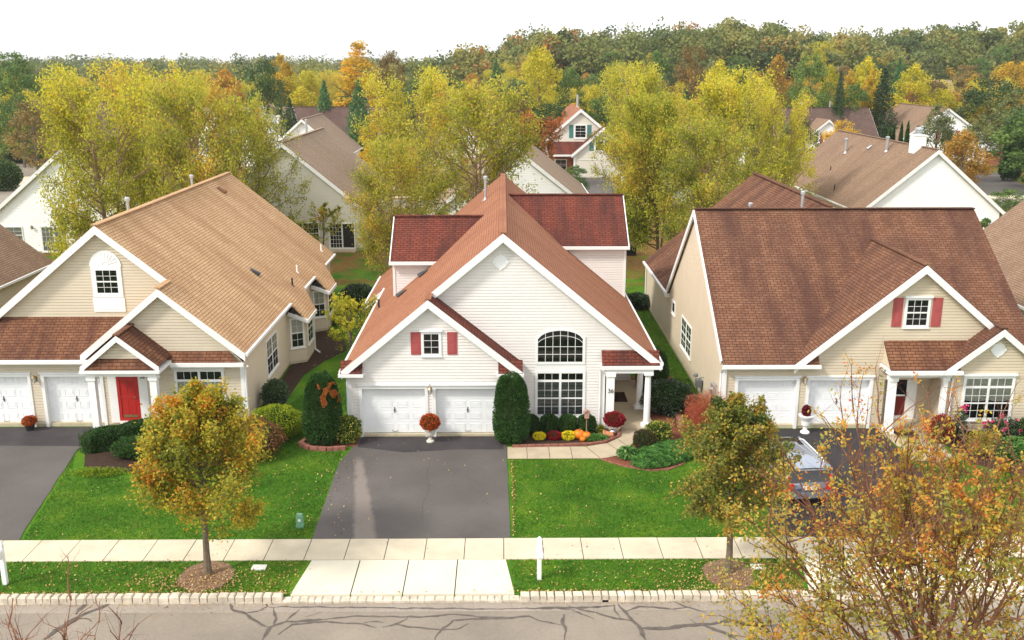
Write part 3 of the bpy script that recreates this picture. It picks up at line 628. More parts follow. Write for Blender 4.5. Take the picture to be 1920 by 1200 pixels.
    # lower shed roof over the garage, portico and strip
    roof(h, 'ld', [(-24.2, 39.35, 3.12), (-16.5, 39.35, 3.12), (-15.75, 41.2, 4.55), (-24.2, 41.2, 4.55)], label='stained brown shed roof above the garage doors')
    roof(h, 'ld', [(-14.2, 39.3, 3.0), (-11.25, 39.3, 3.0), (-11.7, 39.68, 3.42), (-14.4, 39.68, 3.42)], t=.05)
    px = -15.72; pz = 4.6; yf = 37.95; pe = 3.28; pl_, pr = -17.3, -14.12
    roof(h, 'ld', [(px, yf, pz), (px, 39.7, pz), (pr, 39.7, pe), (pr, yf, pe)], [(px, yf, pz), (px, 40.4, pz), (pl_, 39.7, pe), (pl_, yf, pe)], label='brown shingled roof of the gabled entrance portico')
    mb = MB(); mb.beam((px, yf - .02, pz + .015), (px, 40.3, pz + .015), .26, .05); mb.build('ridge_cap', RM['ld'], h)
    w_ = MB(); siding(w_, front(yf + .25), [(pl_ + .35, 3.4), (pr - .35, 3.4), (px, pz - .18)]); w_.build('wall', M['siding_l'], h)
    roof(h, 'ld', [(pl_ + .02, yf - .02, 3.12), (pr - .02, yf - .02, 3.12), (pr - .4, yf + .24, 3.55), (pl_ + .4, yf + .24, 3.55)], t=.04)
    b = MB(); b.box(pl_ - .05, pr + .05, yf - .08, 39.7, 2.98, 3.1); b.box(pl_ + .15, pr - .15, yf + .12, yf + .32, 2.8, 2.98); b.build('portico_beam', M['trim'], h)
    rake(h, [((px, yf - .01, pz - .02), (pl_ - .02, yf - .01, pe - .02)), ((px, yf - .01, pz - .02), (pr + .02, yf - .01, pe - .02))], .2, .05)
    # main rakes
    rake(h, [((xr, YB - .01, zr - .02), (-13.72, YB - .01, rz(-13.72) - .02)), ((xr, YB - .01, zr - .02), (-23.9, YB - .01, rz(-23.9) - .02))], .28, .06)
    rake(h, [((xg, YF - .01, rz(xg) - .02), (xe, YF - .01, rz(xe) - .02)), ((xg, YF - .01, rz(xg) - .02), (-17.9, YF - .01, zl(-17.9) - .02))], .26, .06)
    sf = MB()
    for a, b, y0, y1 in (((xr, zr - .3), (-13.6, rz(-13.6) - .3), YB, 41.21), ((xr, zr - .3), (-23.9, rz(-23.9) - .3), YB, 41.21), ((xg, rz(xg) - .28), (xe, rz(xe) - .28), YF, 39.72), ((xg, rz(xg) - .28), (-16.6, zl(-16.6) - .28), YF, 39.72)):
        sf.add([(a[0], y0, a[1]), (b[0], y0, b[1]), (b[0], y1, b[1]), (a[0], y1, a[1])], [(0, 1, 2, 3)])
    sf.build('soffit', M['trim'], h)
    b = MB(); b.box(-24.3, -17.2, 39.22, 39.36, 2.98, 3.13); b.box(-14.1, -11.0, 39.2, 39.32, 2.84, 3.0); b.box(-24.3, -16.8, 39.36, 39.7, 2.95, 2.98); b.build('gutter', M['trim'], h)
    gutter(h, (xe + .04, YF, rz(xe)), (xe + .04, 48.4, rz(xe))); gutter(h, (xe + .04, 52.0, rz(xe)), (xe + .04, 55, rz(xe))); gutter(h, (xe + .04, 58.4, rz(xe)), (xe + .04, YE, rz(xe)))
    cb = MB(); cb.box(-11.27, -11.12, 39.62, 39.78, .1, 2.85); cb.build('corner_board', M['trim'], h)
    downspout(h, [(-10.9, 39.5, 2.8), (-11.05, 39.62, 2.6), (-11.05, 39.62, .15), (-10.9, 39.4, .06)]); downspout(h, [(-9.98, 50.2, 2.4), (-10.28, 50.9, 2.2), (-10.28, 50.9, .2), (-10.0, 50.7, .05)])
    # openings
    garage_door(h, F, g0, g1, zt); garage_door(h, F, f0, f1, zt); lantern(h, F, -20.05, 2.2); lantern(h, F, -14.95, 2.35)
    D = F; tr = MB()
    fbox(tr, D, -16.98, -16.62, .2, 2.75, 0, .06); fbox(tr, D, -15.68, -15.3, .2, 2.75, 0, .06); fbox(tr, D, -16.62, -15.68, 2.62, 2.8, 0, .06); fbox(tr, D, -16.62, -15.68, .15, .28, 0, .09); tr.build('door_trim', M['trim'], h)
    dr = MB(); fbox(dr, D, -16.62, -15.68, .28, 2.62, -.02, .02); fbox(dr, D, -16.62, -16.5, .28, 2.62, .02, .05); fbox(dr, D, -15.8, -15.68, .28, 2.62, .02, .05); fbox(dr, D, -16.5, -15.8, 2.46, 2.62, .02, .05); fbox(dr, D, -16.5, -15.8, .28, .42, .02, .05); fbox(dr, D, -16.5, -15.8, 1.3, 1.4, .02, .04)
    for q in ((-16.42, -16.19, 1.5, 2.35), (-16.11, -15.88, 1.5, 2.35), (-16.42, -16.19, .62, 1.2), (-16.11, -15.88, .62, 1.2)): fbox(dr, D, *q, .02, .03)
    d = dr.build('front_door', M['reddoor'], h, label='bright red front door with a brass kick plate')
    k = MB(); fbox(k, D, -16.42, -15.82, .44, .56, .05, .06); k.build('kick_plate', M['brass'], d)
    k = MB(); k.lathe(D.p(-15.86, 1.35, .07), [(.0, -.04), (.04, 0), (0, .04)], 8); fbox(k, D, -15.95, -15.82, 1.34, 1.37, .06, .08); k.build('handle', M['brass'], d)
    k = MB(); k.lathe(D.p(-16.15, 2.0, .04), [(.035, -.02), (.05, 0), (.035, .02)], 10); k.build('knocker', M['brass'], d)
    text(h, '38', D, -15.48, 2.2, .22, M['bronze'], .07)
    window(h, D, -14.0, -12.1, .75, 2.5, 3, 4, units=2, transom=.38, trim=.12, hood=.1, inside='curtain', insfrac=(.5, .8))
    # arched window with fan panel
    u0, u1 = -17.62, -16.72; window(h, B, u0, u1, 5.62, 6.62, 3, 4, trim=.2, sill=False)
    fn = MB(); n = 20; c = (u0 + u1) / 2; r = .68
    ring = [B.p(c + r * math.cos(math.pi * k / n), 6.8 + r * math.sin(math.pi * k / n), .06) for k in range(n + 1)]; rb = [B.p(c + r * math.cos(math.pi * k / n), 6.8 + r * math.sin(math.pi * k / n), 0) for k in range(n + 1)]
    fn.add(ring + rb, [tuple(range(n + 1))] + [(k, k + 1, n + 2 + k, n + 1 + k) for k in range(n)])
    for k in range(1, 10): a = math.pi * k / 10; fn.beam(B.p(c + .12 * math.cos(a), 6.86 + .12 * math.sin(a), .065), B.p(c + .55 * math.cos(a), 6.86 + .55 * math.sin(a), .065), .03, .03, up=(0, -1, 0))
    fn.build('window_surround', M['white'], h); fn = MB(); fbox(fn, B, u0 - .23, u1 + .23, 4.78, 5.4, 0, .05); fbox(fn, B, u0 - .12, u1 + .12, 4.9, 5.3, .05, .065); fn.build('window_panel', M['white'], h)
    column(h, -16.98, 38.2, 2.72, .14, True, .08); column(h, -14.45, 38.2, 2.72, .14, True, .08)
    fl = MB(); fl.box(-17.15, -14.2, 37.95, 39.7, 0, .1); fl.build('porch_floor', M['porch'], h)
    vent_pipe(h, -18.2, 47.0, rz(-18.2), .9); vent_pipe(h, -18.2, 57.0, rz(-18.2), .9)
    roof_louver(h, -16.6, 57.4, rz(-16.6) + .03, (1, 0, -m), M['barkred']); roof_louver(h, -12.75, 48.9, rz(-12.75) + .02, (1, 0, -m))
    for x, y, c in ((-11.6, 53.5, 'white'), (-11.35, 51.0, 'black'), (-11.5, 60.4, 'white'), ): small_pipe(h, x, y, rz(x), .4, M[c])
house_left()

# ================================================================ THE RIGHT HOUSE (34)
def house_right():
    h = thing('suburban_house', 'tan house number 34 with a rust brown side-gabled roof, red shutters and a porch', 'house', (16, 39.2, 0))
    x0, x1 = 9.3, 22.9; yE, zE = 38.9, 2.97; yR, zR = 46.7, 8.45; yb = 53.4; zb = 2.85
    ms = (zR - zE) / (yR - yE)
    xa = 17.45; za = 7.25; mg = .83; ya = 38.9
    gz = lambda x: za - mg * abs(x - xa)
    yv = yE + (za - zE) / ms
    xl = xa - (za - zE) / mg
    roof(h, 'r', [(x0 - .02, yE, zE), (xl + .9, yE, zE), (xa, yv, za), (xa + .2, yv + .1, za), (x1 - .3, yE + .2, zE + .1), (x1, yE, zE), (x1, yR, zR), (x0 - .02, yR, zR)],
         [(x0 - .02, yR, zR), (x1, yR, zR), (x1, yb, zb), (x0 - .02, yb, zb)])
    roof(h, 'r', [(xa, ya, za), (xa, yv + .05, za), (xl, yE, zE + .015)], [(xa, ya, za), (xa, yv + .05, za), (2 * xa - xl, yE, zE + .02)])
    mb = MB(); mb.beam((x0, yR, zR + .02), (x1, yR, zR + .02), .3, .05); mb.beam((xa, ya - .02, za + .02), (xa, yv, za + .02), .28, .05); mb.build('ridge_cap', RM['r'], h)
    # rear wing
    xw = 16.1; mw = .83; wz = lambda x: 8.5 - mw * abs(x - xw)
    roof(h, 'r', [(xw, 47, 8.5), (xw, 62.2, 8.5), (9.25, 62.2, wz(9.25)), (9.25, yb - .3, wz(9.25)), ], [(xw, 47, 8.5), (xw, 62.2, 8.5), (22.9, 62.2, wz(22.9)), (22.9, 50, wz(22.9))])
    mb = MB(); mb.beam((xw, 47, 8.53), (xw, 62.2, 8.53), .3, .05); mb.build('ridge_cap', RM['r'], h)
    # walls
    F = front(39.2); w_ = MB(); g0, g1, f0, f1, zt = 10.02, 12.52, 13.08, 15.68, 2.2
    for q in ([(9.4, .12), (g0, .12), (g0, zt), (9.4, zt)], [(g1, .12), (f0, .12), (f0, zt), (g1, zt)], [(f1, .12), (16.3, .12), (16.3, zt), (f1, zt)], [(9.4, zt), (18.6, zt), (18.6, 2.95), (9.4, 2.95)],
              [(12.6, 2.95), (22.3, 2.95), (xa, za - .15)]): siding(w_, F, q)
    w_.build('wall', M['siding_r'], h)
    w_ = MB(); S = sideL(9.42); siding(w_, S, [(39.2, .15), (61.9, .15), (61.9, 2.75), (39.2, 2.75)]); siding(w_, S, [(39.2, 2.75), (53.2, 2.75), (yR, zR - .1)]); w_.build('wall', M['siding_r'], h)
    w_ = MB(); siding(w_, sideR(22.7), [(39.2, .1), (61.9, .1), (61.9, 2.8), (39.2, 2.8)]); siding(w_, sideR(22.7), [(39.2, 2.8), (53.2, 2.8), (yR, zR - .1)]); siding(w_, front(62), [(9.4, .1), (22.7, .1), (22.7, 2.9), (xw, 8.3), (9.4, 2.9)]); w_.build('wall', M['siding_r'], h)
    fd = MB(); fd.box(9.44, 22.65, 39.22, 61.9, 0, .15); fd.box(9.36, 9.44, 39.4, 61.9, 0, .14); fd.build('foundation', M['found'], h)
    bd = MB(); bd.box(9.6, 16.1, 39.7, 61.8, .1, 2.9); bd.box(16.0, 22.6, 41, 61.8, .1, 2.9); bd.build('wall_core', M['dark'], h)
    # porch recess walls
    w_ = MB(); siding(w_, front(40.0), [(16.3, .12), (18.75, .12), (18.75, 2.9), (16.3, 2.9)]); siding(w_, sideR(16.3), [(39.2, .1), (40, .1), (40, 2.9), (39.2, 2.9)]); siding(w_, sideL(18.6), [(38.45, .1), (40, .1), (40, 2.9), (38.45, 2.9)]); w_.build('wall', M['siding_r'], h)
    # right bay gable
    G = front(38.45); xc = 20.6; zc = 4.72; mc = .80; cz = lambda x: zc - mc * abs(x - xc); yc = 38.15
    w_ = MB(); siding(w_, G, [(18.6, .15), (22.7, .15), (22.7, 2.95), (xc, zc - .15), (18.6, 2.95)]); siding(w_, sideR(22.7), [(38.45, .15), (39.3, .15), (39.3, 3.2), (38.45, 3.0)]); w_.build('wall', M['siding_r'], h)
    yin = 39.2
    roof(h, 'r', [(xc, yc, zc), (xc, 41.4, zc), (18.4, 39.2, cz(18.4)), (18.4, yc, cz(18.4))], [(xc, yc, zc), (xc, 41.4, zc), (22.95, 39.2, cz(22.95)), (22.95, yc, cz(22.95))])
    mb = MB(); mb.beam((xc, yc - .02, zc + .015), (xc, 41.2, zc + .015), .26, .05); mb.build('ridge_cap', RM['r'], h)
    roof(h, 'ld', [(16.1, 38.15, 2.95), (18.9, 38.15, 2.95), (19.7, 39.2, 3.96), (16.1, 39.2, 3.96)], label='brown shed roof over the front porch')
    w_ = MB(); siding(w_, sideL(16.14), [(38.3, 2.95), (39.2, 2.95), (39.2, 3.85)]); w_.build('wall', M['siding_r'], h)
    for a, b in ((18.3, 19.0), (22.35, 23.1)):
        roof(h, 'ld', [(a, yc - .03, 2.88), (b, yc - .03, 2.88), (b, 38.43, 3.35), (a, 38.43, 3.35)], t=.05)
    b = MB(); b.box(15.98, 19.05, 37.98, 38.13, 2.78, 2.93); b.box(16.1, 18.7, 38.2, 38.42, 2.62, 2.8); b.box(16.0, 16.2, 38.15, 39.2, 2.75, 2.92); b.box(22.3, 23.15, 38.0, 38.44, 2.74, 2.86); b.build('porch_beam', M['trim'], h)
    b = MB(); b.box(16.2, 18.6, 38.3, 40, 2.80, 2.84); b.build('porch_ceiling', M['trim'], h)
    rake(h, [((xc, yc - .01, zc - .02), (18.4, yc - .01, cz(18.4) - .02)), ((xc, yc - .01, zc - .02), (22.98, yc - .01, cz(22.98) - .02))], .24, .05)
    rake(h, [((xa, ya - .02, za - .02), (xl, ya - .02, zE - .02)), ((xa, ya - .02, za - .02), (20.9, ya - .02, gz(20.9) - .02))], .26, .06)
    sf = MB()
    for a, b_, y0_, y1_ in (((xa, za - .28), (xl + .2, zE - .1), ya, 39.22), ((xa, za - .28), (21.2, gz(21.2) - .28), ya, 39.22), ((xc, zc - .25), (18.5, cz(18.5) - .25), yc, 38.47), ((xc, zc - .25), (22.9, cz(22.9) - .25), yc, 38.47)):
        sf.add([(a[0], y0_, a[1]), (b_[0], y0_, b_[1]), (b_[0], y1_, b_[1]), (a[0], y1_, a[1])], [(0, 1, 2, 3)])
    sf.build('soffit', M['trim'], h)
    roof(h, 'ld', [(12.9, 38.86, 2.92), (13.35, 38.86, 2.92), (13.35, 39.18, 3.35), (12.9, 39.18, 3.35)], t=.04)
    # left rake of the main gable, gutters
    mb = MB()
    for a, b_ in (((x0 - .03, yR, zR - .02), (x0 - .03, yb + .1, zb - .02)), ((x0 - .03, yR, zR - .02), (x0 - .03, yE + .3, zE + .15))):
        mb.beam(Vector(a) - Vector((0, 0, .14)), Vector(b_) - Vector((0, 0, .14)), .08, .26)
    mb.box(x0 - .12, x0 + .1, yb - .2, yb + .25, zb - .35, zb - .05); mb.build('rake_trim', M['trim'], h)
    b = MB(); b.box(9.25, 13.4, yE - .14, yE, 2.82, 2.96); b.box(9.3, 13.4, yE, 39.22, 2.78, 2.81); b.build('gutter', M['trim'], h)
    gutter(h, (9.2, yb, wz(9.25)), (9.2, 62.2, wz(9.25)))
    cb = MB(); cb.box(9.34, 9.5, 39.12, 39.3, .1, 2.8); cb.build('corner_board', M['trim'], h); cb = MB(); cb.box(22.55, 22.72, 38.4, 38.5, .1, 2.8); cb.build('corner_board', M['trim'], h)
    downspout(h, [(9.28, 38.95, 2.8), (9.3, 39.35, 2.5), (9.3, 39.35, .1)]); downspout(h, [(18.78, 38.1, 2.8), (18.82, 38.38, 2.5), (18.82, 38.38, .1)]); downspout(h, [(9.2, 61.9, 2.7), (9.34, 61.9, 2.5), (9.34, 61.9, .3), (9.15, 61.7, .1)])
    garage_door(h, F, g0, g1, zt, .1); garage_door(h, F, f0, f1, zt, .1); lantern(h, F, 12.85, 2.2)
    window(h, F, 16.93, 17.78, 4.62, 5.7, 3, 4, trim=.11, hood=.08); shutters(h, F, 16.32, 17.98, 4.55, 5.8, .42, M['shutter'])
    window(h, G, 19.42, 21.35, .75, 2.5, 3, 4, units=2, transom=.36, trim=.12, hood=.1, inside='curtain', insfrac=(.45, 1))
    round_vent(h, G, xc, 3.75, .29)
    D = front(40.0); d = MB()
    fbox(d, D, 16.72, 16.82, .15, 2.35, .03, .08); fbox(d, D, 17.6, 17.7, .15, 2.35, .03, .08); fbox(d, D, 16.82, 17.6, 2.25, 2.35, .03, .08); fbox(d, D, 16.82, 17.6, .15, .3, .03, .08); fbox(d, D, 16.82, 17.6, 1.2, 1.27, .04, .07); fbox(d, D, 17.62, 18.05, .15, 2.6, .02, .07)
    ds = d.build('storm_door', M['white'], h); p = MB(); fbox(p, D, 16.8, 17.62, .15, 2.3, .022, .035); p.build('front_door', M['darkred'], ds, label='dark red door behind a white storm door')
    g = MB(); fbox(g, D, 16.82, 17.6, 1.27, 2.25, .04, .05); g.build('pane', [M['carglass']], ds)
    k = MB(); fbox(k, D, 17.56, 17.6, 1.2, 1.4, .08, .12); k.build('handle', M['black'], ds)
    text(h, '34', D, 17.85, 1.95, .24, M['bronze'], .075); lantern(h, D, 18.25, 2.45)
    column(h, 16.3, 38.4, 2.5, .14, True, .1); column(h, 18.5, 38.4, 2.5, .1, True, .1)
    fl = MB(); fl.box(16.1, 18.6, 38.1, 40, 0, .12); fl.build('porch_floor', M['porch'], h)
    window(h, S, 46.5, 49.1, .95, 2.45, 2, 4, units=2, trim=.08); window(h, S, 51.3, 52.1, 2.0, 2.55, 1, 1, rail=False, trim=.1)
    vent_pipe(h, 13.7, 53.3, wz(13.7), 1.15); vent_pipe(h, 15.2, 48.9, wz(15.2), 1.1, capr=.12)
    # utility meters on the side wall
    gm = MB(); gm.tube([(9.2, 43.6, 0), (9.2, 43.6, .7), (9.25, 43.2, .75)], [.03] * 3, 6); gm.box(9.1, 9.35, 43.2, 43.6, .5, .85); gm.lathe((9.15, 43.75, .95), [(.0, -.1), (.1, -.06), (.12, 0), (.1, .06), (.0, .1)], 10); gm.tube([(9.2, 43.1, .8), (9.2, 43.1, 1.0), (9.38, 43.1, 1.05)], [.025] * 3, 6)
    gm.build('gas_meter', mat('meter_grey', (.16, .17, .17), .5, .4), h)
    em = MB(); em.box(9.2, 9.4, 40.3, 40.75, 1.0, 1.6); em.box(9.25, 9.4, 39.85, 40.15, .75, 1.25); em.tube([(9.3, 40.5, 1.0), (9.3, 40.5, 0)], [.03] * 2, 6); em.tube([(9.3, 40.0, .75), (9.3, 40.0, 0)], [.03] * 2, 6)
    em.tube([(9.2, 40.52, 1.35), (9.08, 40.52, 1.35)], [.09, .08], 12); em.build('electric_meter', M['metal'], h)
house_right()

# ================================================================ HOUSES BEHIND
def simple_gable(name, label, x0, x1, y0, y1, ze, zr, rm, sm, over=.3, axis='y', course=.18, found=True):
    """gable house with its ridge along Y (gable faces the camera) or along X."""
    h = thing(name, label, 'house', ((x0 + x1) / 2, y0, 0)); s = M[sm]
    if axis == 'y':
        xc = (x0 + x1) / 2; m = (zr - ze) / ((x1 - x0) / 2); zo = ze - m * over
        roof(h, rm, [(xc, y0 - over, zr), (xc, y1 + over, zr), (x1 + over, y1 + over, zo), (x1 + over, y0 - over, zo)], [(xc, y0 - over, zr), (xc, y1 + over, zr), (x0 - over, y1 + over, zo), (x0 - over, y0 - over, zo)])
        w_ = MB(); siding(w_, front(y0), [(x0, .15), (x1, .15), (x1, ze - .1), (xc, zr - .12), (x0, ze - .1)], course); siding(w_, sideR(x1), [(y0, .15), (y1, .15), (y1, ze - .05), (y0, ze - .05)], course); siding(w_, sideL(x0), [(y0, .15), (y1, .15), (y1, ze - .05), (y0, ze - .05)], course)
        siding(w_, front(y1), [(x0, .15), (x1, .15), (x1, ze - .1), (xc, zr - .12), (x0, ze - .1)], course); w_.build('wall', s, h)
        rake(h, [((xc, y0 - over - .01, zr - .02), (x1 + over, y0 - over - .01, zo - .02)), ((xc, y0 - over - .01, zr - .02), (x0 - over, y0 - over - .01, zo - .02))], .28, .06)
        gutter(h, (x1 + over + .04, y0 - over, zo), (x1 + over + .04, y1 + over, zo)); gutter(h, (x0 - over - .04, y0 - over, zo), (x0 - over - .04, y1 + over, zo))
        mb = MB(); mb.beam((xc, y0 - over - .02, zr + .02), (xc, y1 + over, zr + .02), .32, .05); mb.build('ridge_cap', RM[rm], h)
    else:
        yc = (y0 + y1) / 2; m = (zr - ze) / ((y1 - y0) / 2); zo = ze - m * over
        roof(h, rm, [(x0 - over, yc, zr), (x1 + over, yc, zr), (x1 + over, y0 - over, zo), (x0 - over, y0 - over, zo)], [(x0 - over, yc, zr), (x1 + over, yc, zr), (x1 + over, y1 + over, zo), (x0 - over, y1 + over, zo)])
        w_ = MB(); siding(w_, front(y0), [(x0, .15), (x1, .15), (x1, ze - .1), (x0, ze - .1)], course)
        for F in (sideR(x1), sideL(x0)): siding(w_, F, [(y0, .15), (y1, .15), (y1, ze - .1), (yc, zr - .12), (y0, ze - .1)], course)
        w_.build('wall', s, h); gutter(h, (x0 - over, y0 - over - .04, zo), (x1 + over, y0 - over - .04, zo))
        for x in (x0 - over, x1 + over): rake(h, [((x, yc, zr - .02), (x, y0 - over, zo - .02)), ((x, yc, zr - .02), (x, y1 + over, zo - .02))], .26, .06)
        mb = MB(); mb.beam((x0 - over, yc, zr + .02), (x1 + over, yc, zr + .02), .32, .05); mb.build('ridge_cap', RM[rm], h)
    if found: f = MB(); f.box(x0 + .02, x1 - .02, y0 + .02, y1 - .02, 0, .15); f.build('foundation', M['found'], h)
    return h
def dormer(h, rm, sm, xc, y0, zr, half, m=.8, zb=3.2, depth=7, win=None):
    ze = zr - m * half
    roof(h, rm, [(xc, y0, zr), (xc, y0 + depth, zr), (xc + half, y0 + depth * .5, ze), (xc + half, y0, ze)], [(xc, y0, zr), (xc, y0 + depth, zr), (xc - half, y0 + depth * .5, ze), (xc - half, y0, ze)])
    w_ = MB(); F = front(y0 + .3); a = half - .25; siding(w_, F, [(xc - a, zb), (xc + a, zb), (xc + a, ze + .1), (xc, zr - .15), (xc - a, ze + .1)], .18); w_.build('wall', M[sm], h)
    rake(h, [((xc, y0 - .01, zr - .02), (xc + half, y0 - .01, ze - .02)), ((xc, y0 - .01, zr - .02), (xc - half, y0 - .01, ze - .02))], .26, .06)
    return F

# white house behind left, french doors
h = simple_gable('suburban_house', 'bright white house at the left edge with glass French doors, behind the tan roof', -42.3, -28.9, 79.9, 96, 3.3, 8.8, 'd', 'siding_w')
window(h, front(79.9), -38.25, -36.3, .25, 2.2, 3, 5, units=2, rail=False, trim=.12, inside='curtain', insfrac=(0, 1), label='white French doors with small panes')
window(h, front(79.9), -41.2, -39.9, .9, 2.2, 2, 4, inside='curtain'); lantern(h, front(79.9), -39.0, 2.2)
# beige house with sliding door
h = simple_gable('suburban_house', 'pale beige house with a half-open glass sliding door, behind the tan-roofed house', -25.1, -11.4, 81.2, 99.8, 3.4, 9.05, 'b', 'siding_b')
F = front(81.2); sd = MB(); fbox(sd, F, -14.75, -14.6, .1, 2.35, 0, .07); fbox(sd, F, -12.6, -12.5, .1, 2.35, 0, .07); fbox(sd, F, -14.6, -12.6, 2.25, 2.35, 0, .07); fbox(sd, F, -14.6, -12.6, .1, .22, 0, .09); fbox(sd, F, -13.66, -13.54, .22, 2.25, .0, .06)
for i in range(1, 4): fbox(sd, F, -14.6 + i * .235 - .012, -14.6 + i * .235 + .012, .22, 2.25, .03, .05)
for i in range(1, 6): fbox(sd, F, -14.6, -13.66, .22 + i * .34 - .012, .22 + i * .34 + .012, .03, .05)
s_ = sd.build('sliding_door', M['trim'], h, label='white sliding glass door standing half open'); p = MB(); fbox(p, F, -13.54, -12.6, .22, 2.25, .0, .022); p.build('open_doorway', M['dark'], s_); p = MB(); fbox(p, F, -14.6, -13.66, .22, 2.25, .0, .028); p.build('pane', M['carglass'], s_)
window(h, F, -18.2, -15.6, .6, 2.3, 3, 4, units=2); window(h, sideR(-11.4), 82.6, 84.6, .8, 2.3, 2, 4, units=2, inside='blind'); window(h, sideR(-11.4), 87.5, 89, .8, 2.3, 2, 4); lantern(h, F, -12.15, 2.3)
st = MB(); st.box(-14.9, -12.4, 79.9, 81.1, 0, .1); st.build('door_step', M['porch'], h); small_pipe(h, -13.2, 96, 4.2, .4, M['white'])
vent_pipe(h, -19.6, 98.5, 8.2, 1.6, .12)
# tan gable behind it and brown roof
h = simple_gable('suburban_house', 'white gabled house with a small tan roof, right behind the pale beige house', -33.4, -22.2, 137, 152, 3.2, 8.0, 'b', 'siding_w', over=.4)
vent_pipe(h, -31.3, 138, 5.0, 3.2, .2, M['white'], .3); vent_pipe(h, -38 + 5.2, 139, 4.2, 3.2, .2, M['white'], .3)
h = simple_gable('suburban_house', 'long dark brown roofed house behind the white gable, left of the golden trees', -34.8, -20.5, 158, 172, 3.2, 8.5, 'd', 'siding_f', axis='x')
h = simple_gable('suburban_house', 'small white gable top peeking over the long dark brown roof', -31.5, -24, 196, 205, 3.2, 8.5, 'b', 'siding_w')
# left far white houses
h = simple_gable('suburban_house', 'white house with a grey roof glimpsed through the left-hand birches', -47.5, -33.5, 150, 164, 3.4, 8.9, 'b', 'siding_w', axis='x')
Fd = dormer(h, 'b', 'siding_w', -44.3, 149.5, 9.0, 4.3); Fd2 = dormer(h, 'b', 'siding_w', -36.2, 149.5, 9.3, 3.4)
h = simple_gable('suburban_house', 'house with a mauve roof patch above the left-hand birches', -71, -60, 171, 182, 3.2, 9.0, 'd', 'siding_f', axis='x')
# white gable behind the middle house
h = simple_gable('suburban_house', 'white gabled house with a grey-tan roof immediately behind the middle house', -6.2, 8.0, 79.3, 103, 3.3, 8.9, 'b', 'siding_w')
h.children[-1]
# house with teal shutters
h = thing('suburban_house', 'cream house with teal shutters and twin gables behind the middle of the picture', 'house', (12, 135.7, 0))
zl, zr2 = 9.3, 6.9
roof(h, 'c', [(10.9, 137.7, zl), (10.9, 158, zl), (6.2, 158, 5.3), (6.2, 137.7, 5.3)], [(10.9, 137.7, zl), (10.9, 158, zl), (16.2, 158, 5.0), (16.2, 137.7, 5.0)])
w_ = MB(); siding(w_, front(138), [(6.6, 2.9), (15.2, 2.9), (15.2, 5.7), (10.9, zl - .2), (6.6, 5.5)], .2); siding(w_, sideL(6.6), [(138, .1), (158, .1), (158, 5.3), (138, 5.3)], .2); siding(w_, sideR(15.6), [(138, .1), (158, .1), (158, 5.3), (138, 5.3)], .2); w_.build('wall', M['siding_f'], h)
roof(h, 'cd', [(13.9, 135.4, zr2), (13.9, 140, zr2), (9.5, 138.2, 3.2), (9.5, 135.4, 3.2)], [(13.9, 135.4, zr2), (13.9, 140, zr2), (17.5, 138.2, 3.7), (17.5, 135.4, 3.7)])
roof(h, 'cd', [(6.3, 136, 3.1), (10.6, 136, 3.1), (12.3, 138, 4.8), (6.3, 138, 4.8)])
w_ = MB(); siding(w_, front(135.7), [(9.9, .1), (17.2, .1), (17.2, 3.9), (13.9, zr2 - .2), (9.9, 3.4)], .2); siding(w_, sideL(9.9), [(135.7, .1), (138, .1), (138, 3.2), (135.7, 3.2)], .2); w_.build('wall', M['siding_f'], h)
w_ = MB(); w_.box(6.6, 9.85, 137.4, 137.9, 0, 2.95); w_.build('brick_wall', M['brick'], h)
rake(h, [((10.9, 137.65, zl), (6.2, 137.65, 5.3)), ((10.9, 137.65, zl), (16.2, 137.65, 5.0))], .35, .08); rake(h, [((13.9, 135.35, zr2), (9.5, 135.35, 3.2)), ((13.9, 135.35, zr2), (17.5, 135.35, 3.7))], .35, .08)
t = MB(); t.box(6.2, 9.6, 135.85, 136, 2.9, 3.15); t.box(9.85, 10.1, 135.6, 135.8, .1, 3); t.build('gutter', M['trim'], h)
window(h, front(138), 10.2, 11.6, 5.4, 7.0, 2, 4, trim=.2); shutters(h, front(138), 9.3, 11.85, 5.3, 7.1, .6, M['teal'])
window(h, front(135.7), 12.9, 13.9, 3.8, 5.0, 2, 3, rail=False, trim=.2); shutters(h, front(135.7), 12.0, 14.15, 3.7, 5.1, .6, M['teal']); window(h, front(137.4), 7.4, 8.9, .9, 2.3, 2, 3)
garage_door(h, front(135.75), 10.8, 13.7, 2.3, .1, .0); garage_door(h, front(135.75), 14.4, 16.9, 2.3, .1, .0); vent_pipe(h, 11.0, 146, zl - .1, 1.6, .15); roof_louver(h, 9.3, 143, 8.1, (-1, 0, -.8))
# corner of a house beside it
h = simple_gable('suburban_house', 'corner of a brown roofed house hidden behind the tall dense birch', 15.1, 24, 108, 124, 2.6, 6.4, 'd', 'siding_w')
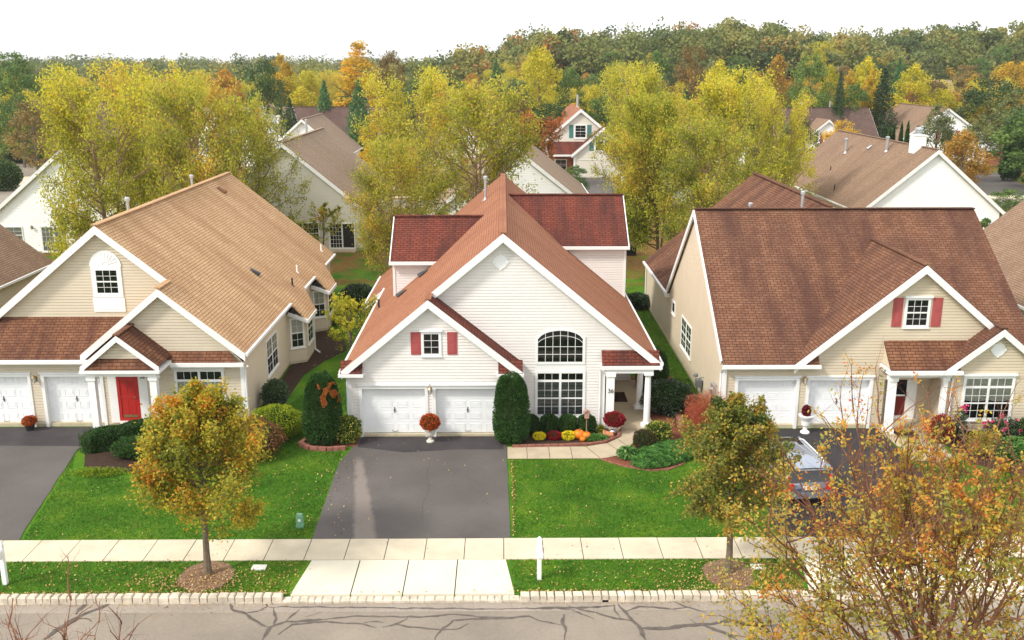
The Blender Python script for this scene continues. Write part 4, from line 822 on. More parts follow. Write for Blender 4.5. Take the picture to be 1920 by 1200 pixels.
# white gable right with chimney
h = simple_gable('suburban_house', 'white gabled house with a long brown roof and white chimney, behind house 34', 31.3, 43.4, 83.8, 109, 3.1, 8.2, 'n', 'siding_w')
m_ = (8.2 - 3.1) / 6.05; z5 = lambda x: 8.2 - m_ * abs(x - 37.35)
c = MB(); c.box(36.6, 37.6, 86.8, 88.0, 6.8, 9.1); c.box(36.55, 37.65, 86.75, 88.05, 9.1, 9.2); ch = c.build('chimney', M['siding_w'], h); c = MB(); c.lathe((37.1, 87.4, 9.2), [(.32, 0), (.32, .15), (.26, .17), (.26, .22), (.34, .24), (.34, .36), (.26, .38), (.3, .42), (.36, .44), (.34, .6), (.0, .66)], 14); c.build('chimney_cap', M['metal'], ch)
vent_pipe(h, 35.3, 100.5, z5(35.3), 1.3, .12, capr=.2); vent_pipe(h, 36.3, 92.3, z5(36.3), 1.2, .12, capr=.2); roof_louver(h, 36.2, 96.5, z5(36.2) + .1, (-1, 0, -.8), M['metal']); small_pipe(h, 31.9, 93, z5(31.9), .5); small_pipe(h, 33.4, 99, z5(33.4), .4)
window(h, front(83.8), 33, 34.5, .8, 2.2, 2, 4)
# dormered brown roof and greyish house beyond
h = simple_gable('suburban_house', 'brown roofed house with a small white dormer and red shutters, right of centre', 43.2, 57.6, 149, 163, 3.2, 8.7, 'd', 'siding_w', axis='x')
Fd = dormer(h, 'n', 'siding_w', 49.0, 147.6, 7.3, 3.5, .82, 2.0, 6); window(h, Fd, 48.7, 49.9, 3.6, 5.0, 2, 3, trim=.15); shutters(h, Fd, 47.9, 50.1, 3.5, 5.1, .5, M['shutter']); vent_pipe(h, 47.5, 157, 8.5, 1.0, .15); vent_pipe(h, 52, 157, 8.5, 1.0, .15)
h = simple_gable('suburban_house', 'grey-brown roofed house with one red shutter showing, behind the small clipped evergreens', 58.5, 77, 150, 170, 2.6, 8.9, 'n', 'siding_w')
window(h, front(150), 67.2, 69.0, 3.6, 5.4, 3, 4, trim=.2); shutters(h, front(150), 66.3, 69.3, 3.5, 5.5, .7, M['shutter']); garage_door(h, front(149.9), 71.5, 74.2, 2.2, .1, 0); b = MB(); b.box(74.3, 76.9, 149.6, 149.9, .1, 2.4); b.build('brick_wall', M['brick'], h)
# glimpsed white gables
h = simple_gable('suburban_house', 'white gable top glimpsed through the birches above the middle house', -12, -2.6, 139, 152, 4.0, 8.8, 'b', 'siding_w')
b = MB(); b.box(-6.0, -3.4, 137.6, 139, 0, 2.5); b.build('brick_wall', M['brick'], h)
h = simple_gable('suburban_house', 'white gabled house glimpsed between the dense birch and the yellow one', 26, 34.5, 139, 152, 4.2, 8.6, 'b', 'siding_w')
h = simple_gable('suburban_house', 'far grey roofed house left of the orange bush under the wooded ridge', 105, 119, 258, 270, 5, 11.4, 'b', 'siding_w', axis='x')
h = simple_gable('suburban_house', 'far house with a dark reddish roof and tiny white gable under the wooded ridge', 118, 136, 246, 258, 4, 10, 'd', 'siding_w', axis='x'); dormer(h, 'd', 'siding_w', 124.5, 251, 11.8, 2.4, 1.3, 6, 5)
# neighbours cut by the picture edges
h = simple_gable('suburban_house', 'brown roofed neighbour cut off by the left edge', -42.2, -28.9, 44.5, 60.5, 3.3, 8.6, 'n', 'siding_l'); small_pipe(h, -29.7, 54.5, 3.9, .5)
h = simple_gable('suburban_house', 'brown roofed neighbour cut off by the right edge', 27.6, 41.5, 45, 59.6, 3.2, 8.8, 'n', 'siding_r'); window(h, sideL(27.6), 49.6, 50.6, 1.2, 2.4, 2, 3)
# ================================================================ GROUND
rng = np.random.default_rng(7)
def smooth(a, b, x): t = np.clip((x - a) / (b - a), 0, 1); return t * t * (3 - 2 * t)
def hill(x, y):
    """height of the land: flat among the houses, a wooded rise to the right, low hills far left"""
    x = np.asarray(x, float); y = np.asarray(y, float)
    a = smooth(235, 330, y - .0 * x) * smooth(-42, 25, x) * 10.5
    a = a + smooth(280, 420, y) * smooth(60, 200, x) * 3
    b = smooth(330, 700, y) * 4
    a = a + smooth(270, 330, y) * smooth(-30, 40, x) * (1.6 * np.sin(x * .035) + 1.1 * np.sin(x * .083 + 1.3) + 1.2)
    return np.maximum(a, b)
def ground():
    ys = [-60, 0, 10, 15.9, 16.2, 16.25, 16.6, 20, 25.2, 25.74, 25.78, 27, 30] + list(np.arange(34, 120, 4)) + list(np.arange(120, 500, 10)) + [550, 600, 700, 800, 1000, 1300, 1800, 2600, 4000]
    xs = [-4000, -2500, -1500, -1000, -700, -500] + list(np.arange(-400, 401, 10)) + [500, 700, 1000, 1500, 2500, 4000]
    V = []
    for y in ys:
        for x in xs:
            z = float(hill(x, y)) if y > 100 else 0
            if 16.21 < y < 25.76: z = -.16
            V.append((x, y, z))
    n = len(xs); Fc = [(j * n + i, j * n + i + 1, (j + 1) * n + i + 1, (j + 1) * n + i) for j in range(len(ys) - 1) for i in range(n - 1)]
    m = bpy.data.materials.new('lawn'); m.use_nodes = True; N = m.node_tree.nodes; L = m.node_tree.links; b = N['Principled BSDF']; b.inputs['Roughness'].default_value = .9; b.inputs['Specular IOR Level'].default_value = .1
    tc = N.new('ShaderNodeTexCoord')
    def nz(s, d=6, r=.6):
        q = N.new('ShaderNodeTexNoise'); q.inputs['Scale'].default_value = s; q.inputs['Detail'].default_value = d; q.inputs['Roughness'].default_value = r; L.new(tc.outputs['Object'], q.inputs['Vector']); return q
    a = nz(.5); r1 = ramp(N, [(.3, (.04, .115, .009)), (.5, (.066, .17, .012)), (.72, (.14, .23, .016))]); L.new(a.outputs['Fac'], r1.inputs[0])
    c = nz(14, 8, .8); r2 = ramp(N, [(.25, (.4, .4, .4)), (.8, (1.6, 1.6, 1.4))]); L.new(c.outputs['Fac'], r2.inputs[0])
    mx = N.new('ShaderNodeMixRGB'); mx.blend_type = 'MULTIPLY'; mx.inputs[0].default_value = 1; L.new(r1.outputs[0], mx.inputs[1]); L.new(r2.outputs[0], mx.inputs[2])
    # bare, leaf-strewn ground between the houses further back
    sp = N.new('ShaderNodeSeparateXYZ'); L.new(tc.outputs['Object'], sp.inputs[0])
    mr = N.new('ShaderNodeMapRange'); mr.inputs[1].default_value = 44; mr.inputs[2].default_value = 75; mr.inputs[3].default_value = -.28; mr.inputs[4].default_value = .10; L.new(sp.outputs['Y'], mr.inputs[0])
    d = nz(.33, 8, .7); ad = N.new('ShaderNodeMath'); ad.operation = 'ADD'; L.new(d.outputs['Fac'], ad.inputs[0]); L.new(mr.outputs[0], ad.inputs[1])
    r3 = ramp(N, [(.50, (0, 0, 0)), (.60, (1, 1, 1))]); L.new(ad.outputs[0], r3.inputs[0])
    br = nz(3, 8, .8); r4 = ramp(N, [(.35, (.09, .055, .02)), (.6, (.25, .14, .035)), (.75, (.12, .14, .02))]); L.new(br.outputs['Fac'], r4.inputs[0])
    m2 = N.new('ShaderNodeMixRGB'); L.new(r3.outputs[0], m2.inputs[0]); L.new(mx.outputs[0], m2.inputs[1]); L.new(r4.outputs[0], m2.inputs[2])
    L.new(m2.outputs[0], b.inputs['Base Color'])
    bp = N.new('ShaderNodeBump'); bp.inputs['Strength'].default_value = .6; bp.inputs['Distance'].default_value = .05; L.new(c.outputs['Fac'], bp.inputs['Height']); L.new(bp.outputs[0], b.inputs['Normal'])
    me = bpy.data.meshes.new('ground'); me.from_pydata(V, [], Fc); me.materials.append(m); o = bpy.data.objects.new('ground', me); C.objects.link(o); tag(o, kind='structure')
ground()
def asphalt(name, c0, c1, scale=.35, fine=140, amt=.12, patches=None):
    m = bpy.data.materials.new(name); m.use_nodes = True; N = m.node_tree.nodes; L = m.node_tree.links; b = N['Principled BSDF']; b.inputs['Roughness'].default_value = .75; b.inputs['Specular IOR Level'].default_value = .25
    tc = N.new('ShaderNodeTexCoord'); a = N.new('ShaderNodeTexNoise'); a.inputs['Scale'].default_value = scale; a.inputs['Detail'].default_value = 8; a.inputs['Roughness'].default_value = .6; L.new(tc.outputs['Object'], a.inputs['Vector'])
    r = ramp(N, [(.3, c0), (.7, c1)]); L.new(a.outputs['Fac'], r.inputs[0])
    f = N.new('ShaderNodeTexNoise'); f.inputs['Scale'].default_value = fine; f.inputs['Detail'].default_value = 2; L.new(tc.outputs['Object'], f.inputs['Vector'])
    f2 = N.new('ShaderNodeTexNoise'); f2.inputs['Scale'].default_value = 11; f2.inputs['Detail'].default_value = 10; f2.inputs['Roughness'].default_value = .85; L.new(tc.outputs['Object'], f2.inputs['Vector'])
    r2 = ramp(N, [(.3, (1 - amt, 1 - amt, 1 - amt)), (.7, (1 + amt, 1 + amt, 1 + amt))]); L.new(f.outputs['Fac'], r2.inputs[0])
    r5 = ramp(N, [(.3, (1 - amt,) * 3), (.7, (1 + amt,) * 3)]); L.new(f2.outputs['Fac'], r5.inputs[0])
    mx = N.new('ShaderNodeMixRGB'); mx.blend_type = 'MULTIPLY'; mx.inputs[0].default_value = 1; L.new(r.outputs[0], mx.inputs[1]); L.new(r2.outputs[0], mx.inputs[2])
    m3 = N.new('ShaderNodeMixRGB'); m3.blend_type = 'MULTIPLY'; m3.inputs[0].default_value = 1; L.new(mx.outputs[0], m3.inputs[1]); L.new(r5.outputs[0], m3.inputs[2]); L.new(m3.outputs[0], b.inputs['Base Color'])
    bp = N.new('ShaderNodeBump'); bp.inputs['Strength'].default_value = .4; bp.inputs['Distance'].default_value = .01; L.new(f.outputs['Fac'], bp.inputs['Height']); L.new(bp.outputs[0], b.inputs['Normal'])
    return m
M['street'] = asphalt('street_asphalt', (.215, .180, .145), (.295, .248, .198), amt=.16)
M['drive'] = asphalt('driveway_asphalt', (.080, .071, .066), (.128, .112, .103), .3)
def add_pale_strip(m):      # a pale, ragged strip in the driveway colour, narrowing towards the garage
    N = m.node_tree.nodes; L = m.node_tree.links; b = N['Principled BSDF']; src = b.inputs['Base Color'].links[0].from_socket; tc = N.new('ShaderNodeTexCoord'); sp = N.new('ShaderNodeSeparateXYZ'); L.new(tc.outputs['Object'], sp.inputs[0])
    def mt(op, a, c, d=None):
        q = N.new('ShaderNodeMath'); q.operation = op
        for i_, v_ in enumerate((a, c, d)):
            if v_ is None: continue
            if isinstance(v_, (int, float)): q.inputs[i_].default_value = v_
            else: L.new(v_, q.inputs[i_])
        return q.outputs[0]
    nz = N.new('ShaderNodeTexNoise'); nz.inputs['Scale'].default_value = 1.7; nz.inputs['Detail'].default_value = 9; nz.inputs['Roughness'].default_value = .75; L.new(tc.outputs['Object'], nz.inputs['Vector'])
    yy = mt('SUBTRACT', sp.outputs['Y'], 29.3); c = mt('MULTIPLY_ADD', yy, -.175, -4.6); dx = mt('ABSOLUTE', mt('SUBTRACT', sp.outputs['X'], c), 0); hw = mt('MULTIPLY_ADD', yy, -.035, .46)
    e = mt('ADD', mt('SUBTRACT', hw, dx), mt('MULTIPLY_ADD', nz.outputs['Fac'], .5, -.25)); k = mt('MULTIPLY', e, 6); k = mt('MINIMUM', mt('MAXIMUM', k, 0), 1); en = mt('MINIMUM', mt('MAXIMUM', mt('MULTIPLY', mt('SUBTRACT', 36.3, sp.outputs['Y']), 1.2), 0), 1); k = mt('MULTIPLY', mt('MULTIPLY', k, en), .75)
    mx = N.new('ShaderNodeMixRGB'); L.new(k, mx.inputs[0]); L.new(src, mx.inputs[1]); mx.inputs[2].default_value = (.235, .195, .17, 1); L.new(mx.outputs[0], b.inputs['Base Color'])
add_pale_strip(M['drive'])
M['drive2'] = asphalt('dark_driveway_asphalt', (.03, .027, .028), (.045, .04, .042), .4)
M['drivelight'] = asphalt('pale_driveway_patch', (.17, .14, .125), (.215, .18, .158), .5)
M['seal'] = mat('crack_sealant', (.115, .095, .082), .7, .25, n_scale=5, n_amt=.3)
M['concrete'] = mat('sidewalk_concrete', (.58, .50, .37), .85, .2, n_scale=.9, n_amt=.14, bump=.08, b_scale=60)
M['concrete2'] = mat('apron_concrete', (.65, .60, .475), .85, .2, n_scale=.8, n_amt=.07, bump=.08, b_scale=60)
M['walk'] = mat('walkway_concrete', (.45, .37, .26), .85, .2, n_scale=1.2, n_amt=.12, bump=.08, b_scale=60)
M['joint'] = mat('slab_joint', (.07, .06, .045), .95, .1)
M['granite'] = mat('kerb_block_stone', (.56, .49, .39), .8, .2, n_scale=1.9, n_amt=.34, bump=.5, b_scale=18)
M['mulch'] = mat('dark_mulch', (.055, .034, .024), .95, .1, n_scale=26, n_amt=.7, bump=1, b_scale=45)
M['redmulch'] = mat('red_mulch', (.20, .072, .045), .95, .1, n_scale=26, n_amt=.55, bump=1, b_scale=45)
M['tanmulch'] = mat('pale_weathered_mulch', (.23, .145, .09), .95, .1, n_scale=22, n_amt=.5, bump=1, b_scale=45)
def sheet(name, pts, z, m, t=0, **k):
    mb = MB(); n = len(pts); mb.add([(x, y, z) for x, y in pts] + [(x, y, z - max(t, .003)) for x, y in pts], [tuple(range(n))] + [(i, i + n, (i + 1) % n + n, (i + 1) % n) for i in range(n)])
    return mb.build(name, m, **k)
sheet('street', [(-60, 16.4), (60, 16.4), (60, 25.47), (-60, 25.47)], -.12, M['street'], kind='structure')
def ribbon(mb, pts, w_, z):
    P = []
    for i in range(len(pts) - 1):
        a, b = Vector(pts[i]), Vector(pts[i + 1]); k = max(2, int((b - a).length / .12))
        for j in range(k): P.append(a.lerp(b, j / k))
    P.append(Vector(pts[-1])); L_, R_ = [], []
    for i, p in enumerate(P):
        d = (P[min(i + 1, len(P) - 1)] - P[max(i - 1, 0)]).normalized(); nrm = Vector((-d.y, d.x)); q = noise.noise(Vector((p.x * 3, p.y * 3, w_ * 40)))
        ww = w_ * (.5 + .45 * noise.noise(Vector((p.x * 5, p.y * 5, 3)))) * (1 if 1 < i < len(P) - 2 else .4); p = p + nrm * q * .06
        L_.append((p.x + nrm.x * ww, p.y + nrm.y * ww, z)); R_.append((p.x - nrm.x * ww, p.y - nrm.y * ww, z))
    n = len(P); mb.add(L_ + R_, [(i, i + 1, n + i + 1, n + i) for i in range(n - 1)])
mb = MB()
for i, (w_, ps) in enumerate(CRACKS): ribbon(mb, ps, w_ * .95, -.115 + i * .0004)
mb.build('street_crack_sealant', M['seal'], kind='structure')
sheet('street_edge_strip', [(-60, 25.0), (60, 25.0), (60, 25.46), (-60, 25.46)], -.116, asphalt('gutter_asphalt', (.27, .225, .185), (.34, .29, .24), .5, amt=.25), kind='structure')
# kerb of rounded pale stone blocks, dropped at each driveway
mb = MB(); x = -24; random.seed(3)
while x < 24:
    L_ = random.uniform(.2, .32); low = any(a <= x <= b for a, b in ((-6.7, .25), (-26, -16.2), (8.9, 17))); h = .03 if low else .115 + random.uniform(-.012, .012)
    if low: h = -.02
    y0, y1 = 25.47 + random.uniform(-.012, .012), 25.73 + random.uniform(-.01, .012); b = .03; g = .014; zb = -.16
    vs = [(x + g, y0, zb), (x + L_ - g, y0, zb), (x + L_ - g, y1, zb), (x + g, y1, zb), (x + g, y0, h - .12 + .0), (x + L_ - g, y0, h - .12), (x + L_ - g, y1, h - .12), (x + g, y1, h - .12)]
    zt = h; vs[4:] = [(x + g, y0, zt - b), (x + L_ - g, y0, zt - b), (x + L_ - g, y1, zt - b), (x + g, y1, zt - b)]; tp = [(x + g + b, y0 + b, zt), (x + L_ - g - b, y0 + b, zt), (x + L_ - g - b, y1 - b, zt), (x + g + b, y1 - b, zt)]
    mb.add(vs + tp, [(0, 1, 5, 4), (1, 2, 6, 5), (2, 3, 7, 6), (3, 0, 4, 7), (4, 5, 9, 8), (5, 6, 10, 9), (6, 7, 11, 10), (7, 4, 8, 11), (8, 9, 10, 11)])
    x += L_
mb.box(-24, 24, 25.48, 25.72, -.15, -.06); mb.build('kerb', M['granite'], kind='structure')
# sidewalk slabs, aprons
mb = MB(); jn = MB(); x = -24.13; random.seed(5)
while x < 24:
    mb.box(x + .013, x + 1.27 - .013, 27.80, 29.2, -.05, .03 + random.uniform(-.003, .003)); x += 1.27
jn.box(-24, 24, 27.82, 29.18, -.05, .012); jn.build('sidewalk_base', M['joint'], kind='structure'); mb.build('sidewalk', M['concrete'], kind='structure')
def apron(x0, x1, fl=.3, n=4):
    mb = MB()
    for i in range(n):
        a, b = x0 + (x1 - x0) * i / n + .018, x0 + (x1 - x0) * (i + 1) / n - .018; a2 = a - (fl if i == 0 else 0); b2 = b + (fl if i == n - 1 else 0)
        mb.add([(a2, 25.75, .014), (b2, 25.75, .014), (b, 27.78, .028), (a, 27.78, .028), (a2, 25.75, -.1), (b2, 25.75, -.1), (b, 27.78, -.1), (a, 27.78, -.1)], [(0, 1, 2, 3), (0, 4, 5, 1), (1, 5, 6, 2), (3, 7, 4, 0)])
    mb.build('driveway_apron', M['concrete2'], kind='structure'); sheet('apron_joint', [(x0, 25.8), (x1, 25.8), (x1, 27.75), (x0, 27.75)], .006, M['joint'], kind='structure')
apron(-6.1, .08, .25); apron(-23, -16.2); apron(9.4, 15.9)
def wob(a, b, n=10, amp=.03, seed=0):
    return [(a[0] + (b[0] - a[0]) * i / n + amp * noise.noise(Vector((i * .9, seed, 0))) * (0 < i < n), a[1] + (b[1] - a[1]) * i / n) for i in range(n)]
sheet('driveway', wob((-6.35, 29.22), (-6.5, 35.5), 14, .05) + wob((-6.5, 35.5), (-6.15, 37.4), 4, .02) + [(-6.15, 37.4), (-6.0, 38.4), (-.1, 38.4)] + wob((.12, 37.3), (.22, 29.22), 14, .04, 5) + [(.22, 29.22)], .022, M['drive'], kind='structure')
sheet('driveway_dark_patch', [(-6.0, 37.2), (-4, 36.6), (-2, 36.9), (.0, 36.9), (.02, 38.38), (-5.95, 38.38)], .0262, mat('dark_patch_by_garage', (.05, .043, .045), .7, .25, n_scale=.7, n_amt=.25), kind='structure')  # darker tone across the driveway in front of the garage doors
sheet('driveway', wob((-24.5, 29.22), (-25, 37), 3) + [(-25, 39.6), (-17.2, 39.6), (-17.15, 37.9)] + wob((-17.4, 37.0), (-16.05, 29.22), 12, .04, 9) + [(-16.0, 29.22)], .022, M['drive'], kind='structure')
sheet('driveway_dark_patch', [(-25, 37.6), (-17.35, 37.4), (-17.2, 39.58), (-25, 39.58)], .0262, mat('left_dark_patch_by_garage', (.05, .043, .045), .7, .25, n_scale=.7, n_amt=.25), kind='structure')  # same darker tone at the top of the left driveway
sheet('driveway', [(9.2, 29.22), (9.75, 37), (9.8, 39.1), (16.1, 39.1), (16.1, 37), (16.2, 29.22)], .022, M['drive2'], kind='structure')
mb = MB()
for q in ([(-2.9, 36), (-2.95, 34.4), (-2.75, 33.2), (-2.9, 31.8), (-2.8, 30.6)], [(-21.5, 30.9), (-17, 30.95)], [(-21, 35), (-18.3, 31.2)]): ribbon(mb, q, .007, .0265)
mb.build('driveway_crack', M['joint'], kind='structure')
# walkway from driveway to porch
walk = [(.16, 35.9), (3.96, 35.9), (4.6, 36.2), (5.0, 36.6), (5.25, 37.3), (5.75, 38.2), (5.95, 38.94), (4.96, 38.94), (4.86, 38.1), (4.3, 37.5), (3.4, 37.15), (.16, 37.12)]
sheet('walkway', walk, .03, M['walk'], kind='structure')
mb = MB()
for a, b in (((.95, 35.9), (.95, 37.1)), ((1.85, 35.9), (1.85, 37.1)), ((2.75, 35.9), (2.75, 37.1)), ((3.85, 35.95), (3.4, 37.1)), ((4.8, 36.5), (4.3, 37.5)), ((5.1, 37.2), (4.8, 37.9))): mb.beam((*a, .031), (*b, .031), .02, .006)
mb.build('walkway_joint', M['joint'], kind='structure')
sheet('walkway', [(16.2, 35.6), (16.2, 38.1), (18.2, 38.1), (18.0, 36), (17.3, 35.4)], .03, M['walk'], kind='structure')
# streets and paving further back
sheet('back_street', [(-46, 106), (160, 106), (160, 113), (-46, 113)], .01, M['street'], kind='structure')
sheet('back_sidewalk', [(-46, 114.5), (160, 114.5), (160, 116), (-46, 116)], .02, M['concrete'], kind='structure')
sheet('back_street', [(-100, 150), (-60, 139), (-46, 125), (-46, 113), (-60, 116), (-70, 126), (-120, 128)][:0] or [(-130, 150), (-82, 160), (-60, 152), (-52, 120), (-46, 113), (-46, 106), (-62, 108), (-66, 136), (-78, 146), (-130, 138)], .03, M['street'], kind='structure')
sheet('back_sidewalk', [(-71, 133), (-66.5, 138), (-60, 141), (-58, 128), (-66, 127.5)], .04, M['concrete'], kind='structure')
sheet('back_street', [(-100, 180), (-60, 184), (-60, 188), (-100, 186)], .03, M['street'], kind='structure')
sheet('back_driveway', [(10.3, 116.1), (17.2, 116.1), (17.2, 135.6), (10.3, 135.6)], .02, M['drive'], kind='structure'); sheet('back_driveway', [(58, 116.1), (65.5, 116.1), (74, 149), (68, 149)], .02, M['drive'], kind='structure'); sheet('back_apron', [(10, 113), (17.4, 113), (17.4, 116.05), (10, 116.05)], .024, M['concrete'], kind='structure')
sheet('back_apron', [(56, 113), (66, 113), (66, 116.05), (56, 116.05)], .024, M['concrete'], kind='structure')
# beds
def bed(pts, m, z=.012): return sheet('planting_bed', pts, z, M[m], kind='structure')
def ell(cx, cy, rx, ry, n=20, a0=0, seed=1): return [(cx + rx * math.cos(2 * math.pi * i / n) * (1 + .28 * noise.noise(Vector((i * .7 + .3, seed, 0)))), cy + ry * math.sin(2 * math.pi * i / n) * (1 + .28 * noise.noise(Vector((i * .7 + .3, seed, 2))))) for i in range(n)]
bed([(.35, 37.15), (2.25, 37.25), (3.45, 37.36), (4.2, 37.6), (4.85, 38.23), (4.95, 38.93), (4.3, 39.4), (.4, 39.4)], 'mulch', .035)
bed([(3.7, 37.45), (4.2, 37.62), (4.85, 38.25), (4.9, 38.9), (4.4, 39.2), (3.9, 38.6)], 'redmulch', .04)
bed([(3.86, 35.9), (4.64, 35.2), (5.7, 34.75), (6.39, 34.83), (7.03, 35.39), (7.4, 36.4), (7.6, 38.9), (8.1, 41), (8.5, 46.3), (6.4, 46.3), (6.4, 38.9), (6.0, 38.7), (5.3, 37.2), (5.0, 36.5), (4.6, 36.1)], 'redmulch', .035)
bed(ell(-7.35, 37.5, 1.05, .62), 'redmulch', .03); bed([(-7.1, 37.6), (-6.1, 37.2), (-6.05, 38.4), (-6.3, 41.4), (-7.1, 39.8)], 'redmulch', .026)
bed(ell(-9.15, 26.85, .85, .95, seed=4), 'tanmulch', .015); bed(ell(6.95, 26.85, .8, .95, seed=6), 'tanmulch', .015)
bed([(-17.3, 37.6), (-16.4, 35.3), (-15.2, 34.9), (-13.5, 34.6), (-11.3, 35.2), (-9.6, 36.6), (-9.3, 38.6), (-10.2, 41.5), (-10.1, 46.8), (-9.5, 49.2), (-8.6, 51.2), (-9.0, 53), (-10.2, 55), (-10.4, 60), (-11.1, 60), (-11.1, 39.6), (-14.1, 39.6), (-14.2, 37.9), (-17.2, 37.9)], 'mulch', .018)
bed([(18.9, 38.35), (23, 38.35), (23, 34.6), (19.6, 34.2), (18.3, 35.5), (18.3, 38)], 'mulch', .018)
# red block edging
def edging(pts, label, h=.11, w_=.13):
    mb = MB(); random.seed(11)
    for i in range(len(pts) - 1):
        a, b = Vector(pts[i]), Vector(pts[i + 1]); L_ = (b - a).length; k = max(1, round(L_ / .3))
        for j in range(k):
            p, q = a.lerp(b, (j + .03) / k), a.lerp(b, (j + .97) / k); z = h / 2 + random.uniform(-.01, .01); mb.beam((p.x, p.y, z), (q.x, q.y, z), w_, h)
    mb.build('bed_edging', M['edging'], label=label, cat='garden edging')
edging([(.35, 37.12), (2.25, 37.22), (3.45, 37.33), (4.2, 37.57), (4.85, 38.2), (5.0, 38.9)], 'low red block edging in front of the boxwoods and pumpkins')
edging([(3.86, 35.86), (4.64, 35.16), (5.7, 34.7), (6.42, 34.79), (7.08, 35.36), (7.42, 36.3), (7.62, 38.2)], 'thin edging round the green groundcover mound', .05, .06)
edging([(7.62, 38.7), (7.75, 40.9), (8.0, 41.4)], 'red block wall beside the dark rhododendron', .3, .25)
edging([(-8.2, 38.0), (-8.38, 37.4), (-7.9, 36.95), (-7.2, 36.85), (-6.45, 36.95)], 'curved red block edging under the tall clipped arborvitae with the orange patch', .16, .18)
edging([(-6.3, 38.4), (-6.75, 40.2), (-6.5, 41.8)], 'short brown wooden edging at the left corner of the middle garage', .12, .08)

# ================================================================ LEAF AND BRANCH TOOLS
def leaves(name, P, size, val, m, parent=None, aspect=.55, up=.35, rg=None, dirs=None, mats=None, nd=None, **k):
    """P (N,3) centres, one small bent leaf face each; val = colour position per leaf"""
    rg = rg or rng; N = len(P); size = np.broadcast_to(size, (N,))
    if dirs is None: a = rg.normal(size=(N, 3))
    else: a = dirs + rg.normal(size=(N, 3)) * .45
    a /= np.linalg.norm(a, axis=1, keepdims=True) + 1e-9
    nrm = rg.normal(size=(N, 3)); nrm[:, 2] += up * 2.2
    if nd is not None: nrm = nrm * .55 + nd * 1.6
    b = np.cross(nrm, a); b /= np.linalg.norm(b, axis=1, keepdims=True) + 1e-9
    s = size[:, None]; V = np.empty((N, 4, 3)); V[:, 0] = P - a * s; V[:, 1] = P + b * s * aspect - a * s * .1; V[:, 2] = P + a * s; V[:, 3] = P - b * s * aspect - a * s * .1
    me = bpy.data.meshes.new(name); me.vertices.add(N * 4); me.vertices.foreach_set('co', V.reshape(-1)); me.loops.add(N * 4); me.loops.foreach_set('vertex_index', np.arange(N * 4, dtype=np.int32))
    me.polygons.add(N); me.polygons.foreach_set('loop_start', np.arange(0, N * 4, 4, dtype=np.int32)); me.polygons.foreach_set('loop_total', np.full(N, 4, dtype=np.int32))
    at = me.attributes.new('lf', 'FLOAT', 'FACE'); at.data.foreach_set('value', np.clip(val, 0, 1).astype(np.float32))
    for m_ in (mats or [m]): me.materials.append(m_)
    me.update(); me.validate()
    o = bpy.data.objects.new(name, me); C.objects.link(o)
    if parent is not None: o.parent = parent
    return tag(o, **k)
def nrmz(v): return v / (np.linalg.norm(v) + 1e-9)
def curve(p, d, L, k, bend, rg, wob_=.12):
    pts = [p]; d = nrmz(d)
    for i in range(k):
        d = nrmz(d + np.array([0, 0, bend / k]) + rg.normal(size=3) * wob_ / k ** .5); pts.append(pts[-1] + d * L / k)
    return pts
